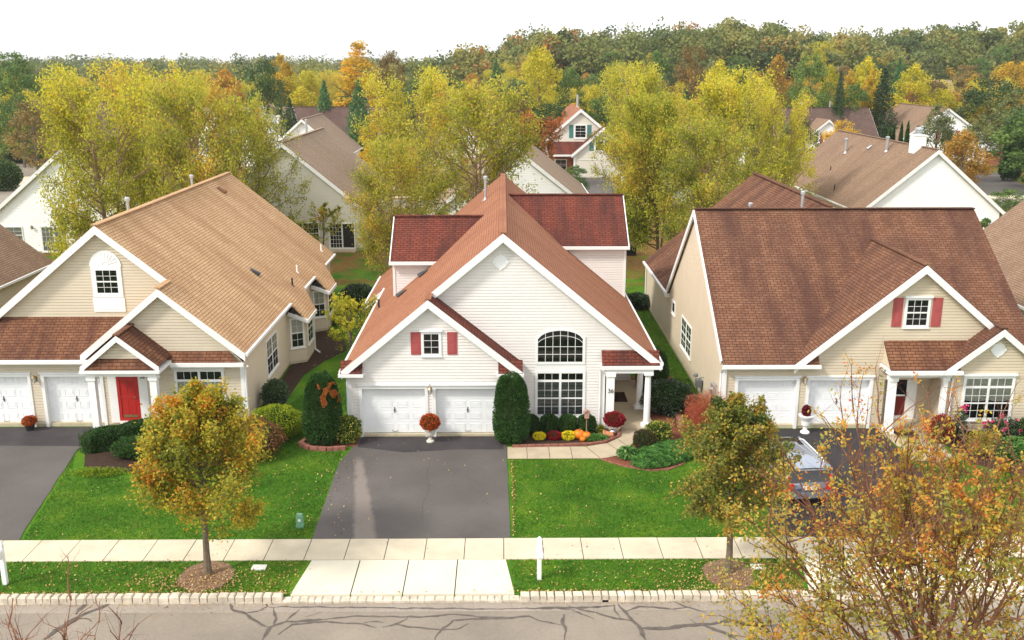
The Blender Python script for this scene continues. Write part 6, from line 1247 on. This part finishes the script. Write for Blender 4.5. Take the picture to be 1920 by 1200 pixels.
def pumpkin(label, x, y, r):
    t = thing('pumpkin', label, 'pumpkin', (x, y, .03), 0, 'pumpkins in the front bed'); mb = MB(); n = 40; prof = [(.02, .0), (.55, .02), (.9, .22), (1, .5), (.92, .78), (.6, .98), (.22, 1.0), (.05, .93)]
    for pr, pz in prof:
        for k in range(n): a = 2 * math.pi * k / n; q = 1 - .07 * abs(math.sin(a * 5)) ** .5 * 0 - .08 * (abs(math.cos(a * 5)) < .35); mb.v.append((pr * r * q * math.cos(a), pr * r * q * math.sin(a), pz * r * 1.55))
    for i in range(len(prof) - 1):
        for k in range(n): k2 = (k + 1) % n; mb.f.append((i * n + k, i * n + k2, (i + 1) * n + k2, (i + 1) * n + k)); mb.m.append(0)
    b = mb.build('body', M['pumpkin'], None, smooth=True); b.parent = t; s = MB(); s.tube([(0, 0, r * 1.42), (.01, 0, r * 1.7), (.04, .02, r * 1.85)], [r * .14, r * .09, r * .11], 6); b = s.build('stem', M['stem'], None); b.parent = t
pumpkin('left pumpkin of the three, the one touching the yellow chrysanthemum', 3.17, 38.05, .235); pumpkin('right pumpkin of the three, under the birdhouse post', 3.47, 37.95, .2); pumpkin('smallest pumpkin, in front of the other two', 3.3, 37.72, .13)
t = thing('birdhouse', 'small wooden birdhouse on a post in front of the boxwoods', 'birdhouse', (3.5, 38.3, 0)); mb = MB(); mb.tube([(0, 0, 0), (0, 0, .85)], [.03, .025], 6); o = mb.build('post', mat('weathered_wood', (.30, .20, .14), .9, .1)); o.parent = t
mb = MB(); mb.box(-.09, .09, -.09, .09, .85, 1.08); mb.add([(-.09, -.09, 1.08), (.09, -.09, 1.08), (0, -.09, 1.2), (-.09, .09, 1.08), (.09, .09, 1.08), (0, .09, 1.2)], [(0, 1, 2), (3, 5, 4)]); mb.beam((-.07, -.13, 1.15), (-.07, .12, 1.15), .19, .02, up=(-.8, 0, 1)); mb.beam((.07, -.13, 1.15), (.07, .12, 1.15), .19, .02, up=(.8, 0, 1)); mb.lathe((0, -.093, 1.0), [(.025, 0)], 8)
o = mb.build('box', mat('faded_pink_wood', (.42, .25, .20), .8, .2)); o.parent = t
shrub('groundcover_plant', 'low green creeping plant spilling towards the tipped terracotta pot', 3.85, 37.85, .55, .3, .3, 'juniper', 1800, .03, 'plant', core=False, seed=22, shell=(.3, 1.05))
# tipped pot
t = thing('terracotta_pot', 'terracotta pot lying on its side in the front bed', 'pot', (4.42, 38.12, .19), R(-12)); mb = MB(); mb.lathe((0, 0, 0), [(.0, .0), (.11, 0), (.17, .34), (.2, .34), (.205, .42), (.18, .42), (.165, .36), (.1, .05), (.0, .05)], 20)
o = mb.build('body', M['terracotta'], None, smooth=False); o.parent = t; o.rotation_euler = (0, R(-96), 0); o.location = (.2, 0, .0)
shrub('yellow_green_plant', 'small yellow-green plant behind the tipped pot', 4.1, 38.75, .2, .2, .35, 'lime', 500, .03, 'plant', core=False, seed=23)
def urn(label, x, y, s, prof, m, flower=None, fr=.3, fh=.5, flabel=None, n=2200, ls=.03, cat='urn', group=None, name='urn'):
    t = thing(name, label, cat, (x, y, .025)); mb = MB(); mb.lathe((0, 0, 0), [(a * s, b * s) for a, b in prof], 24); top = prof[-1][1] * s; o = mb.build('bowl', M[m], None, smooth=False); o.parent = t
    if flower: shrub('potted_plant', flabel, x, y, fr, fr, fh, flower, n, ls, 'flower', z0=top - .04, core=True, seed=abs(int(x * 7)) + 90, shell=(.8, 1.06), up=.9, aspect=.8, zc=.5)
UR = [(.0, 0), (.17, 0), (.17, .06), (.09, .10), (.07, .2), (.13, .26), (.2, .34), (.24, .52), (.29, .58), (.29, .62), (.24, .62)]
urn('cast stone urn standing between the two garage doors of the middle house', -3.05, 37.75, .95, UR, 'stone', 'mumo', .41, .68, 'round rust-orange chrysanthemum in the urn before the middle garage', 3200, .03)
UW = [(.0, 0), (.2, 0), (.19, .05), (.09, .12), (.08, .25), (.17, .34), (.2, .55), (.3, .72), (.32, .78), (.27, .78)]
urn('white pedestal urn between the garage doors of house 34', 12.87, 38.65, 1.0, UW, 'white', 'coleus', .17, .5, 'upright burgundy plant in the white urn of house 34', 900, .05)
urn('white round pot at the corner of the porch of house 36', 4.72, 38.75, 1.0, [(0, 0), (.16, 0), (.3, .28), (.3, .34), (.26, .34)], 'stone', 'mumr', .46, .62, 'large crimson chrysanthemum in the white pot by the porch', 4200, .028, 'pot', name='flower_pot')
urn('dark pot beside the left garage pillar of house 38', -20.35, 39.25, .9, [(0, 0), (.18, 0), (.24, .3), (.2, .3)], 'black', 'mumo', .3, .42, 'orange and green potted chrysanthemum beside the left garage pillar', 1400, .03, 'pot', name='flower_pot')
t = thing('gazing_ball', 'silver garden ball beside the white flower pot', 'garden ball', (4.6, 38.35, .03)); mb = MB(); mb.lathe((0, 0, 0), [(.1, 0), (.1, .03), (.04, .04)] + [(.13 * math.sin(math.pi * i / 10) + .001, .16 - .13 * math.cos(math.pi * i / 10)) for i in range(1, 11)], 20); o = mb.build('ball', mat('mirror_silver', (.7, .72, .75), .12, .5, metal=1), None, smooth=True); o.parent = t
shrub('hosta_plant', 'broad-leaved green hosta at the left tip of the groundcover mound', 4.95, 35.95, .42, .36, .5, 'hosta', 700, .085, 'plant', seed=31, shell=(.5, 1.05), aspect=.5, droop=True)
shrub('round_shrub', 'round brown-green clipped shrub beside the porch walk', 5.75, 36.9, .46, .44, .82, 'brownball', 4200, .028, seed=32, box=.9, shell=(.9, 1.03))
shrub('golden_shrub', 'yellow-edged shrub in front of the porch column', 6.45, 37.8, .56, .5, .85, 'varieg', 2600, .05, seed=33, shell=(.75, 1.06), up=.8)
# groundcover mound: a low lens of sprigs with its own outline
rg = np.random.default_rng(44); t = thing('groundcover_mound', 'wide mound of bright green groundcover filling the kidney-shaped bed', 'plant', (6.55, 36.2, 0)); n = 15000
u = rg.uniform(-1, 1, (n * 2, 2)); u = u[(u ** 2).sum(1) < 1][:n]; ang = .62; X_ = u[:, 0] * 1.85; Y_ = u[:, 1] * .98; P = np.stack([X_ * math.cos(ang) - Y_ * math.sin(ang) + .15 * (X_ ** 2 - 1) * .25, X_ * math.sin(ang) + Y_ * math.cos(ang) - .18 * (X_ ** 2) * .3, .06 + .30 * (1 - (u ** 2).sum(1)) ** .5 + .05 * np.sin(X_ * 9) * np.cos(Y_ * 8) + rg.normal(size=len(u)) * .02], 1); P[:, 2] = np.maximum(P[:, 2], .05)
dd = np.stack([np.full(len(P), .6), np.full(len(P), -.5), np.full(len(P), .15)], 1); leaves('foliage', P, .07 * rg.uniform(.6, 1.3, len(P)), .5 + rg.normal(size=len(P)) * .18 + .18 * np.sin(P[:, 0] * 11 + P[:, 1] * 13), LM['juniper'], t, .22, 1.0, rg, dirs=dd)
shrub('star_grass', 'spiky pale ornamental star beside the red block wall', 7.2, 39.3, .32, .32, .5, 'fallen', 60, .2, 'ornament', core=False, seed=35, aspect=.05, shell=(.4, .6), box=0)
shrub('rhododendron', 'dark glossy rhododendron right of the porch columns', 7.45, 41.2, 1.15, 1.1, 1.5, 'rhodo', 4200, .075, seed=36, shell=(.72, 1.06), lump=.14, aspect=.4)
shrub('round_evergreen', 'dark clipped evergreen behind the rhododendron', 7.2, 44.6, .85, .85, 2.0, 'arbor', 7500, .035, seed=37, box=.8, shell=(.92, 1.03), taper=.2)
shrub('low_shrub', 'grey-green low shrub at the far corner of house 34', 8.55, 60.6, 1.0, .8, 1.0, 'rhodo', 2600, .07, seed=38, shell=(.75, 1.05))
shrub('ac_shrub', 'low dark shrub beside the air conditioner', 9.6, 80.5, 1.2, .8, 1.1, 'dark', 1400, .09, seed=39)
# left house planting
def hedge(label, pts, w_, h, lm, n, ls, seed, name='hedge'):
    rg = np.random.default_rng(seed); x0, y0 = pts[0]; t = thing(name, label, 'hedge', (x0, y0, 0)); P = []; tot = sum(math.dist(pts[i], pts[i + 1]) for i in range(len(pts) - 1)); c = MB()
    for i in range(len(pts) - 1):
        a, b = np.array(pts[i]), np.array(pts[i + 1]); L = math.dist(a, b); k = int(n * L / tot); u = rg.uniform(-.04, 1.04, k); ph = rg.uniform(-.15, 1.15, k) * math.pi; d = (b - a) / L; nn = np.array([-d[1], d[0]]); cx = np.sign(np.cos(ph)) * np.abs(np.cos(ph)) ** .6; cz = np.abs(np.sin(ph)) ** .6 * np.sign(np.sin(ph)); r = rg.uniform(.93, 1.05, k) * (1 + .05 * np.sin(u * L * 5 + seed))
        q = a[None] + (b - a)[None] * u[:, None] + nn[None] * (cx * w_ / 2 * r)[:, None]; P.append(np.column_stack([q[:, 0] - x0, q[:, 1] - y0, np.maximum(.02, h * .35 + cz * h * .65 * r)])); c.beam((a[0] - x0, a[1] - y0, h * .45), (b[0] - x0, b[1] - y0, h * .45), w_ * .82, h * .9)
    k = 700
    for e, sg in ((pts[0], 1), (pts[-1], 1)):
        th = rg.uniform(0, 6.28, k); zz = rg.uniform(.03, 1, k); P.append(np.column_stack([e[0] - x0 + np.cos(th) * w_ / 2 * 1.0, e[1] - y0 + np.sin(th) * w_ / 2 * 1.0, zz * h * .97]))
        c.lathe((e[0] - x0, e[1] - y0, 0), [(w_ * .42, 0), (w_ * .44, h * .7), (w_ * .3, h * .9)], 14)
    P = np.concatenate(P); leaves('foliage', P, ls, .5 + rg.normal(size=len(P)) * .18 + .12 * np.sin(P[:, 0] * 6) * np.cos(P[:, 1] * 7), LM[lm], t, .6, .4, rg); o = c.build('twig_mass', M['core']); o.parent = t
hedge('clipped dark green hedge curving from the driveway to the red front door', [(-16.75, 37.0), (-15.7, 37.55), (-14.9, 38.3), (-14.2, 38.8)], .95, .85, 'arbor', 9000, .035, 5)
shrub('spreading_shrub', 'dark spreading shrub in front of the curved hedge', -14.6, 36.4, 1.1, .8, .8, 'arbor', 5200, .04, seed=41, shell=(.8, 1.05), lump=.12)
shrub('spreading_shrub', 'dark green shrub half hidden behind the gold pear tree', -12.6, 36.6, 1.2, .8, .9, 'green', 4000, .045, seed=42, shell=(.8, 1.05), lump=.12)
shrub('low_groundcover', 'low yellow-brown groundcover at the edge of the left lawn', -15.5, 34.6, 1.15, .42, .22, 'lime', 1600, .035, 'plant', seed=43, shell=(.4, 1.05), core=False, val=lambda P, v_, rg: v_ - .28)
shrub('lace_maple', 'brown-red weeping lace-leaf maple beside the left lawn', -10.3, 36.3, 1.45, 1.25, 1.55, 'maple', 9500, .055, seed=44, shell=(.72, 1.06), lump=.16, aspect=.22, droop=True)
shrub('golden_cypress', 'bright yellow-green mounded shrub next to the lace-leaf maple', -9.6, 38.4, 1.15, 1.05, 1.35, 'lime', 8500, .04, seed=45, shell=(.85, 1.05), lump=.08)
shrub('dark_shrub', 'dark leafy shrub against the cream side wall of house 38', -10.45, 42.0, .62, .7, 1.35, 'rhodo', 3000, .06, seed=46, shell=(.7, 1.05), aspect=.35)
shrub('grey_shrub', 'rounded grey-green shrub beyond the second bay window', -9.3, 60.8, 1.2, 1.0, 1.6, 'rhodo', 2600, .07, seed=47)
shrub('small_shrub', 'small green shrub by the bay window bed', -9.7, 56.8, .7, .6, .9, 'green', 1200, .06, seed=48)
shrub('corner_shrub', 'dark bush behind the left side of the middle house', -7.6, 62.8, .8, .8, 1.6, 'dark', 1500, .07, seed=49)
# right house planting
t = shrub('rusty_grass_clump', 'rusty red and green grassy bush left of the silver car', 8.6, 37.7, 1.1, .95, 2.15, 'burn', 8500, .13, seed=51, shell=(.35, 1.08), aspect=.06, core=False, up=0, lump=.2, val=lambda P, v_, rg: v_ + .22 - P[:, 0] * .3)
shrub('scarlet_bush', 'round scarlet bush below number 34', 18.15, 37.5, .5, .45, 1.25, 'redbush', 2600, .04, seed=52, shell=(.8, 1.05))
t = shrub('rose_bush', 'rose bush with pink blossoms under the window of house 34', 20.7, 37.4, .85, .5, 1.15, 'rhodo', 2600, .05, seed=53, core=False, shell=(.4, 1.05))
rg = np.random.default_rng(3); P, _ = blob_pts(rg, 260, .85, .5, .62, (.85, 1.1), .1); cc = P[rg.integers(0, len(P), 260) // 16 % len(P)] + rg.normal(size=(260, 3)) * .035; cc[:, 2] += .62; leaves('blossoms', cc, .045, rg.uniform(0, 1, 260), LM['rose'], t, .9, 1, rg)
t = shrub('rose_bush', 'smaller pink rose left of the window of house 34', 19.0, 37.7, .35, .3, 1.5, 'rhodo', 900, .05, seed=54, core=False, shell=(.4, 1.05)); cc = rg.normal(size=(60, 3)) * .07 + np.array([.05, -.1, 1.5]); leaves('blossoms', cc, .045, rg.uniform(0, 1, 60), LM['rose'], t, .9, 1, rg)
hedge('bright green low hedge at the right edge of the picture', [(20.0, 35.6), (22.5, 35.9)], 1.1, .85, 'juniper', 5200, .045, 6)
shrub('dark_shrub', 'dark shrub behind the bright green hedge at the right edge', 21.9, 37.2, .8, .5, 1.3, 'dark', 2400, .05, seed=55)
shrub('twiggy_shrub', 'twiggy russet shrub in the bed in front of the scarlet bush', 19.4, 36.2, .8, .7, 1.0, 'pear2', 2400, .04, seed=56, core=False, shell=(.4, 1.05))
# clipped evergreens far right
for i, (x, y, z, r, lab) in enumerate(((52.4, 134, 7.0, .62, 'first from the left'), (53.3, 134.8, 6.8, .62, 'second from the left'), (54.0, 135.4, 7.3, .55, 'third from the left'), (54.65, 134.4, 7.5, .6, 'fourth from the left'), (55.35, 134, 7.75, .68, 'last on the right'))):
    shrub('slim_evergreen', 'slim dark clipped evergreen before the grey-brown roof, %s of the five' % lab, x, y, r, r, z, 'arbor', 1600, .12, 'tree', group='slim clipped evergreens', seed=60 + i, taper=.75, box=.8)
shrub('tall_evergreen', 'tall dark clipped evergreen cone at the right edge beside the lawn', 68.9, 131.5, 1.75, 1.7, 7.4, 'arbor', 4200, .16, 'tree', seed=66, taper=.6, box=.8)
for x, y, r, h_, lm, l in ((70.6, 118.5, 1.5, 2.0, 'green', 'leafy shrub in front of the lawn beside the back street'), (-77, 158, 3, 2.6, 'dark', 'dark rounded bush beside the back street at the left edge'), (-62.5, 122, 2.3, 3.8, 'dark', 'dark bush cut by the left edge near the back driveway')):
    shrub('round_shrub', l, x, y, r, r, h_, lm, 2600, .14, seed=int(x) % 50)

# ================================================================ STREET FURNITURE AND SMALL THINGS
def mailbox(label, x, y):
    t = thing('mailbox', label, 'mailbox', (x, y, 0)); mb = MB(); mb.box(-.065, .065, -.065, .065, 0, 1.33); mb.add([(-.08, -.08, 1.33), (.08, -.08, 1.33), (.08, .08, 1.33), (-.08, .08, 1.33), (0, 0, 1.45)], [(0, 1, 4), (1, 2, 4), (2, 3, 4), (3, 0, 4), (0, 3, 2, 1)]); mb.box(-.04, .04, -.5, -.065, .9, .98); o = mb.build('post', M['white']); o.parent = t
    mb = MB(); n = 10; pr = [(-.1, 1.0), (.1, 1.0)] + [(.1 * math.cos(math.pi * i / n), 1.13 + .1 * math.sin(math.pi * i / n)) for i in range(n + 1)]; k = len(pr)
    mb.add([(a, y_, b) for y_ in (-.55, -.03) for a, b in pr], [tuple(range(k))[::-1], tuple(range(k, 2 * k))] + [(i, (i + 1) % k, (i + 1) % k + k, i + k) for i in range(k)]); o = mb.build('box', M['white']); o.parent = t
    mb = MB(); mb.box(.1, .115, -.4, -.36, 1.05, 1.25); o = mb.build('flag', M['shutter']); o.parent = t
mailbox('white mailbox post on the grass strip in front of the middle house', 1.08, 26.6); mailbox('white mailbox post cut off at the left edge of the picture', -15.08, 26.45)
t = thing('cable_pedestal', 'pale green utility pedestal on the left lawn by the middle driveway', 'utility box', (-6.92, 30.1, 0)); mb = MB(); mb.box(-.11, .11, -.08, .08, 0, .4); mb.add([(-.11, -.08, .4), (.11, -.08, .4), (.11, .08, .4), (-.11, .08, .4), (-.09, -.06, .5), (.09, -.06, .5), (.09, .06, .5), (-.09, .06, .5)], [(0, 1, 5, 4), (1, 2, 6, 5), (2, 3, 7, 6), (3, 0, 4, 7), (4, 5, 6, 7)]); mb.box(-.125, .125, -.095, .095, 0, .1); o = mb.build('housing', M['cableg']); o.parent = t
mb = MB(); mb.box(-.045, .045, -.086, -.081, .25, .34); o = mb.build('label_plate', M['white']); o.parent = t
for x, y, l in ((-7.65, 27.35, 'pale utility cover set in the grass left of the middle apron'), (7.95, 27.25, 'pale utility cover beside the right pear tree mulch')):
    mb = MB(); mb.box(-.22, .22, -.15, .15, 0, .04); mb.box(-.18, .18, -.11, .11, .04, .05); o = mb.build('utility_cover', M['hyd']); o.location = (x, y, 0); tag(o, l, 'cover')
mb = MB(); mb.tube([(-.16, -.02, .05), (-.05, .0, .06), (.08, .02, .06), (.2, .03, .04)], [.03, .055, .05, .015], 8); o = mb.build('newspaper_bag', M['blue']); o.location = (9.25, 29.05, .03); tag(o, 'blue plastic newspaper bag on the sidewalk at the foot of the right driveway', 'bag')
t = thing('air_conditioner', 'dark air conditioner beside the white house behind the middle house', 'air conditioner', (10.45, 78.9, 0)); mb = MB(); mb.box(-.5, .5, -.5, .5, 0, .85)
for i in range(9): mb.box(-.52, .52, -.52, .52, .08 + i * .085, .1 + i * .085)
o = mb.build('cabinet', M['black']); o.parent = t; mb = MB(); mb.lathe((0, 0, .85), [(.42, 0), (.4, .04), (.1, .05)], 20); o = mb.build('fan_grille', M['bronze']); o.parent = t
mt = MB(); mt.box(-.45, .45, -.3, .3, 0, .02); o = mt.build('doormat', M['mat']); o.location = (17.0, 38.3, .125); tag(o, 'dark doormat at the front door of house 34', 'doormat')

# ---- the parked car
def car():
    t = thing('parked_car', 'silver station wagon parked nose-in on the driveway of house 34', 'car', (10.6, 33.75, .03), R(5.0))
    W = .88; st = [(-2.33, .34, .72, .80), (-2.28, .26, .92, .86), (-2.0, .22, .98, .89), (-1.2, .2, .97, .9), (0, .2, .95, .9), (1.0, .2, .93, .9), (1.35, .22, .90, .89), (2.0, .24, .82, .86), (2.28, .28, .70, .76), (2.36, .36, .58, .62)]
    mb = MB(); n = 14
    for y, zl_, zh, hw in st:
        prof = [(-.86, 0), (-1, .12), (-1.0, .45), (-.99, .72), (-.93, .95), (-.80, 1.0), (-.3, 1.03), (.3, 1.03), (.80, 1.0), (.93, .95), (.99, .72), (1.0, .45), (1, .12), (.86, 0)]
        for a, b in prof: mb.v.append((a * hw, y, zl_ + (zh - zl_) * b))
    for i in range(len(st) - 1):
        for k in range(n): k2 = (k + 1) % n; mb.f.append((i * n + k, i * n + k2, (i + 1) * n + k2, (i + 1) * n + k)); mb.m.append(0)
    mb.f.append(tuple(range(n))); mb.f.append(tuple(range((len(st) - 1) * n, len(st) * n))[::-1]); mb.m += [0, 0]
    o = mb.build('body', M['silver'], None, smooth=True); o.parent = t
    gl = MB(); g = [(-2.3, .84, .95), (-2.18, .74, 1.44), (-.2, .70, 1.50), (.55, .66, 1.46), (1.35, .80, .95)]
    vs = []
    for y, hw, z in g: vs += [(-hw, y, z), (hw, y, z)]
    bs = [(-.86, y, .93) for y, _, _ in g] + [(.86, y, .93) for y, _, _ in g]
    b0 = len(vs); gl.add(vs + bs, [(0, 1, 3, 2), (6, 7, 9, 8)] + [(2 * i, 2 * i + 2, b0 + i + 1, b0 + i) for i in range(4)] + [(2 * i + 3, 2 * i + 1, b0 + 5 + i, b0 + 6 + i) for i in range(4)])
    o = gl.build('window_glass', M['carglass']); o.parent = t
    rf = MB(); rs_ = [(-2.3, .70, 1.45), (-2.1, .73, 1.51), (-1.0, .74, 1.535), (-.1, .74, 1.535), (.35, .71, 1.50), (.62, .66, 1.455)]; n2 = 7
    for y, hw, z in rs_:
        for k in range(n2): a = -1 + 2 * k / (n2 - 1); rf.v.append((a * hw, y, z + .035 * (1 - a * a) - (.03 if abs(a) == 1 else 0)))
    for i in range(len(rs_) - 1):
        for k in range(n2 - 1): rf.f.append((i * n2 + k, i * n2 + k + 1, (i + 1) * n2 + k + 1, (i + 1) * n2 + k)); rf.m.append(0)
    o = rf.build('roof', M['silver'], None, smooth=True); o.parent = t
    p = MB(); p.box(-.52, .52, -.35, .38, 1.535, 1.562); o = p.build('sunroof', M['sunroof']); o.parent = t
    for s in (-1, 1):
        p = MB(); p.tube([(s * .64, -1.85, 1.52), (s * .67, -1.7, 1.575), (s * .67, .1, 1.575), (s * .62, .35, 1.50)], [.022] * 4, 6); o = p.build('roof_rail', M['white']); o.parent = t
        p = MB()
        for a, b in (((s * .745, -2.2, 1.42), (s * .86, -2.3, .94)), ((s * .735, -1.3, 1.47), (s * .87, -1.3, .94)), ((s * .735, -.35, 1.48), (s * .87, -.35, .94)), ((s * .69, .57, 1.45), (s * .845, 1.4, .93)), ((s * .73, -2.22, 1.47), (s * .70, .6, 1.46)), ((s * .865, -2.25, .95), (s * .865, 1.35, .94))): p.beam(a, b, .06, .07)
        o = p.build('pillar', M['silver']); o.parent = t
        p = MB(); p.box(min(s * .58, s * .85), max(s * .58, s * .85), -2.36, -2.2, .66, .9); p.beam((s * .80, -2.26, .9), (s * .77, -2.24, 1.2), .1, .08); o = p.build('tail_light', M['tail']); o.parent = t
        p = MB(); p.lathe((0, 0, 0), [(.02, -.06), (.1, -.05), (.12, 0), (.1, .05), (.02, .06)], 10, sy=.6); o = p.build('wing_mirror', M['silver'], None, smooth=True); o.parent = t; o.location = (s * .98, .85, 1.0)
        p = MB(); p.box(min(s * .5, s * .78), max(s * .5, s * .78), 2.2, 2.33, .55, .68); o = p.build('headlight', M['lampglass']); o.parent = t
        for y in (-1.4, 1.42):
            p = MB(); p.lathe((0, 0, 0), [(.2, -.11), (.31, -.11), (.335, -.08), (.335, .08), (.31, .11), (.2, .11)], 24); o = p.build('wheel', M['tyre']); o.parent = t; o.location = (s * .80, y, .335); o.rotation_euler = (0, R(90), 0)
            q = MB(); q.lathe((0, 0, 0), [(.05, -.1 if s < 0 else .1), (.2, -.09 if s < 0 else .09), (.2, 0)], 10); o2 = q.build('rim', M['metal']); o2.parent = o
    p = MB(); p.box(-.8, .8, -2.42, -2.3, .38, .58); o = p.build('bumper', M['silver']); o.parent = t
    p = MB(); p.box(-.26, .26, -2.375, -2.34, .68, .81); o = p.build('number_plate', M['trim']); o.parent = t
    p = MB(); p.beam((-.66, -2.3, 1.43), (.66, -2.3, 1.43), .1, .04); p.beam((-.80, -2.25, .94), (.80, -2.25, .94), .08, .05); o = p.build('tailgate_trim', M['silver']); o.parent = t
car()

# ================================================================ GRASS BLADES AND FALLEN LEAVES
def in_poly(P, poly):
    x, y = P[:, 0], P[:, 1]; c = np.zeros(len(P), bool); j = len(poly) - 1
    for i in range(len(poly)):
        xi, yi = poly[i]; xj, yj = poly[j]; c ^= ((yi > y) != (yj > y)) & (x < (xj - xi) * (y - yi) / (yj - yi + 1e-12) + xi); j = i
    return c
LAWNS = [[(-15.9, 29.23), (-6.4, 29.23), (-6.55, 37), (-8.3, 37.2), (-8.3, 38.1), (-7.0, 38.2), (-6.75, 41.5), (-6.7, 52), (-8, 50), (-8.9, 47), (-10.0, 42), (-9.2, 38.5), (-9.6, 36.5), (-11.4, 35), (-13.5, 34.4), (-16.5, 34.2), (-17.3, 36.6)],
         [(.3, 29.23), (9.1, 29.23), (9.65, 37), (9.3, 39.4), (9.3, 60), (6.9, 60), (6.9, 47), (8.6, 46.4), (8.2, 41), (7.7, 38.5), (7.5, 36.3), (7.1, 35.3), (6.4, 34.7), (5.7, 34.6), (4.6, 35.1), (3.8, 35.82), (.3, 35.84)],
         [(-16.1, 25.78), (-6.5, 25.78), (-6.25, 27.78), (-16.1, 27.78)], [(.32, 25.78), (9.0, 25.78), (9.3, 27.78), (.2, 27.78)], [(16.3, 29.23), (24, 29.23), (24, 34.3), (19.5, 34.1), (18, 35.3), (16.3, 35.4)], [(16.2, 25.78), (24, 25.78), (24, 27.78), (16, 27.78)]]
rg = np.random.default_rng(77); GP = []
for pl_ in LAWNS:
    a = np.array(pl_); lo, hi = a.min(0), a.max(0); A_ = (hi - lo).prod(); q = rg.uniform(lo, hi, (int(A_ * 620), 2)); q = q[in_poly(q, pl_)]; q = q[(q[:, 1] < 46) | (rg.uniform(size=len(q)) < .35)]; GP.append(q)
GP = np.concatenate(GP); rm_ = ((GP[:, 0] + 9.15) / .8) ** 2 + ((GP[:, 1] - 26.85) / .92) ** 2 > 1; rm_ &= ((GP[:, 0] - 6.95) / .78) ** 2 + ((GP[:, 1] - 26.85) / .92) ** 2 > 1; GP = GP[rm_]
P = np.column_stack([GP, np.full(len(GP), .022)]); nv = np.array([noise.noise(Vector((p[0] * .55, p[1] * .55, 0))) + .6 * noise.noise(Vector((p[0] * 2.3, p[1] * 2.3, 5))) for p in GP]) if len(GP) < 400000 else 0
leaves('lawn_grass', P, .042 * rg.uniform(.6, 1.4, len(P)), .46 + nv * .5 + rg.normal(size=len(P)) * .17, LM['grass'], None, .2, 0, rg, dirs=np.tile(np.array([0, 0, .55]), (len(P), 1)), kind='stuff')
FP = []
for pl_ in LAWNS:
    a = np.array(pl_); lo, hi = a.min(0), a.max(0); q = rg.uniform(lo, hi, (int((hi - lo).prod() * (17 if pl_[0][1] < 26 else 3)), 2)); q = q[in_poly(q, pl_)]; FP.append(q)
FP.append(np.column_stack([rg.uniform(-16, 12, 1500), 25.76 + np.abs(rg.normal(size=1500)) * .09])); FP.append(np.column_stack([rg.uniform(-16, 12, 260), rg.normal(size=260) * .05 + 25.4])); FP.append(np.column_stack([rg.normal(size=500) * .9 - 6.6, rg.uniform(29.3, 37, 500)])[::3]); FP.append(np.column_stack([.3 + np.abs(rg.normal(size=160)) * .05, rg.uniform(29.3, 35.8, 160)])); FP.append(np.column_stack([rg.normal(size=900) * 1.6 - 9.1, rg.normal(size=900) * .5 + 26.5])); FP.append(np.column_stack([rg.normal(size=900) * 1.6 + 7.2, rg.normal(size=900) * .6 + 26.4])); FP.append(np.column_stack([rg.uniform(7, 9.2, 700), rg.uniform(44, 70, 700)])); FP.append(np.column_stack([rg.uniform(-10.5, -7, 500), rg.uniform(48, 78, 500)]))
FP.append(np.column_stack([rg.uniform(-16, 16, 260), rg.uniform(17, 29, 260)])); FP.append(np.column_stack([rg.uniform(-6, 0, 60), rg.uniform(29.5, 38, 60)]))
FP = np.concatenate(FP); FP = FP[(FP[:, 1] > 24.5) & ~((FP[:, 0] > -6.3) & (FP[:, 0] < .2) & (FP[:, 1] < 27.8) & (rg.uniform(size=len(FP)) < .93))]; z_ = np.where(FP[:, 1] < 25.46, -.11, .05); leaves('fallen_leaves', np.column_stack([FP, z_]), .035 * rg.uniform(.6, 1.2, len(FP)), rg.uniform(0, 1, len(FP)), LM['fallen'], None, .7, 2.5, rg, kind='stuff')
# remove the templates
for t in PROTOS:
    for ch in PROTO_CH[t.name]: bpy.data.objects.remove(ch)
    bpy.data.objects.remove(t)

# ================================================================ HAZE
mb = MB(); mb.box(-4200, 4200, -80, 4200, -1.3, 60); hz = bpy.data.materials.new('haze'); hz.use_nodes = True; N = hz.node_tree.nodes; N.remove(N['Principled BSDF']); vp = N.new('ShaderNodeVolumePrincipled')
vp.inputs['Color'].default_value = (.92, .93, .92, 1); vp.inputs['Density'].default_value = .0002; vp.inputs['Anisotropy'].default_value = .3; hz.node_tree.links.new(vp.outputs[0], N['Material Output'].inputs['Volume'])
mb.build('haze', hz, kind='stuff')
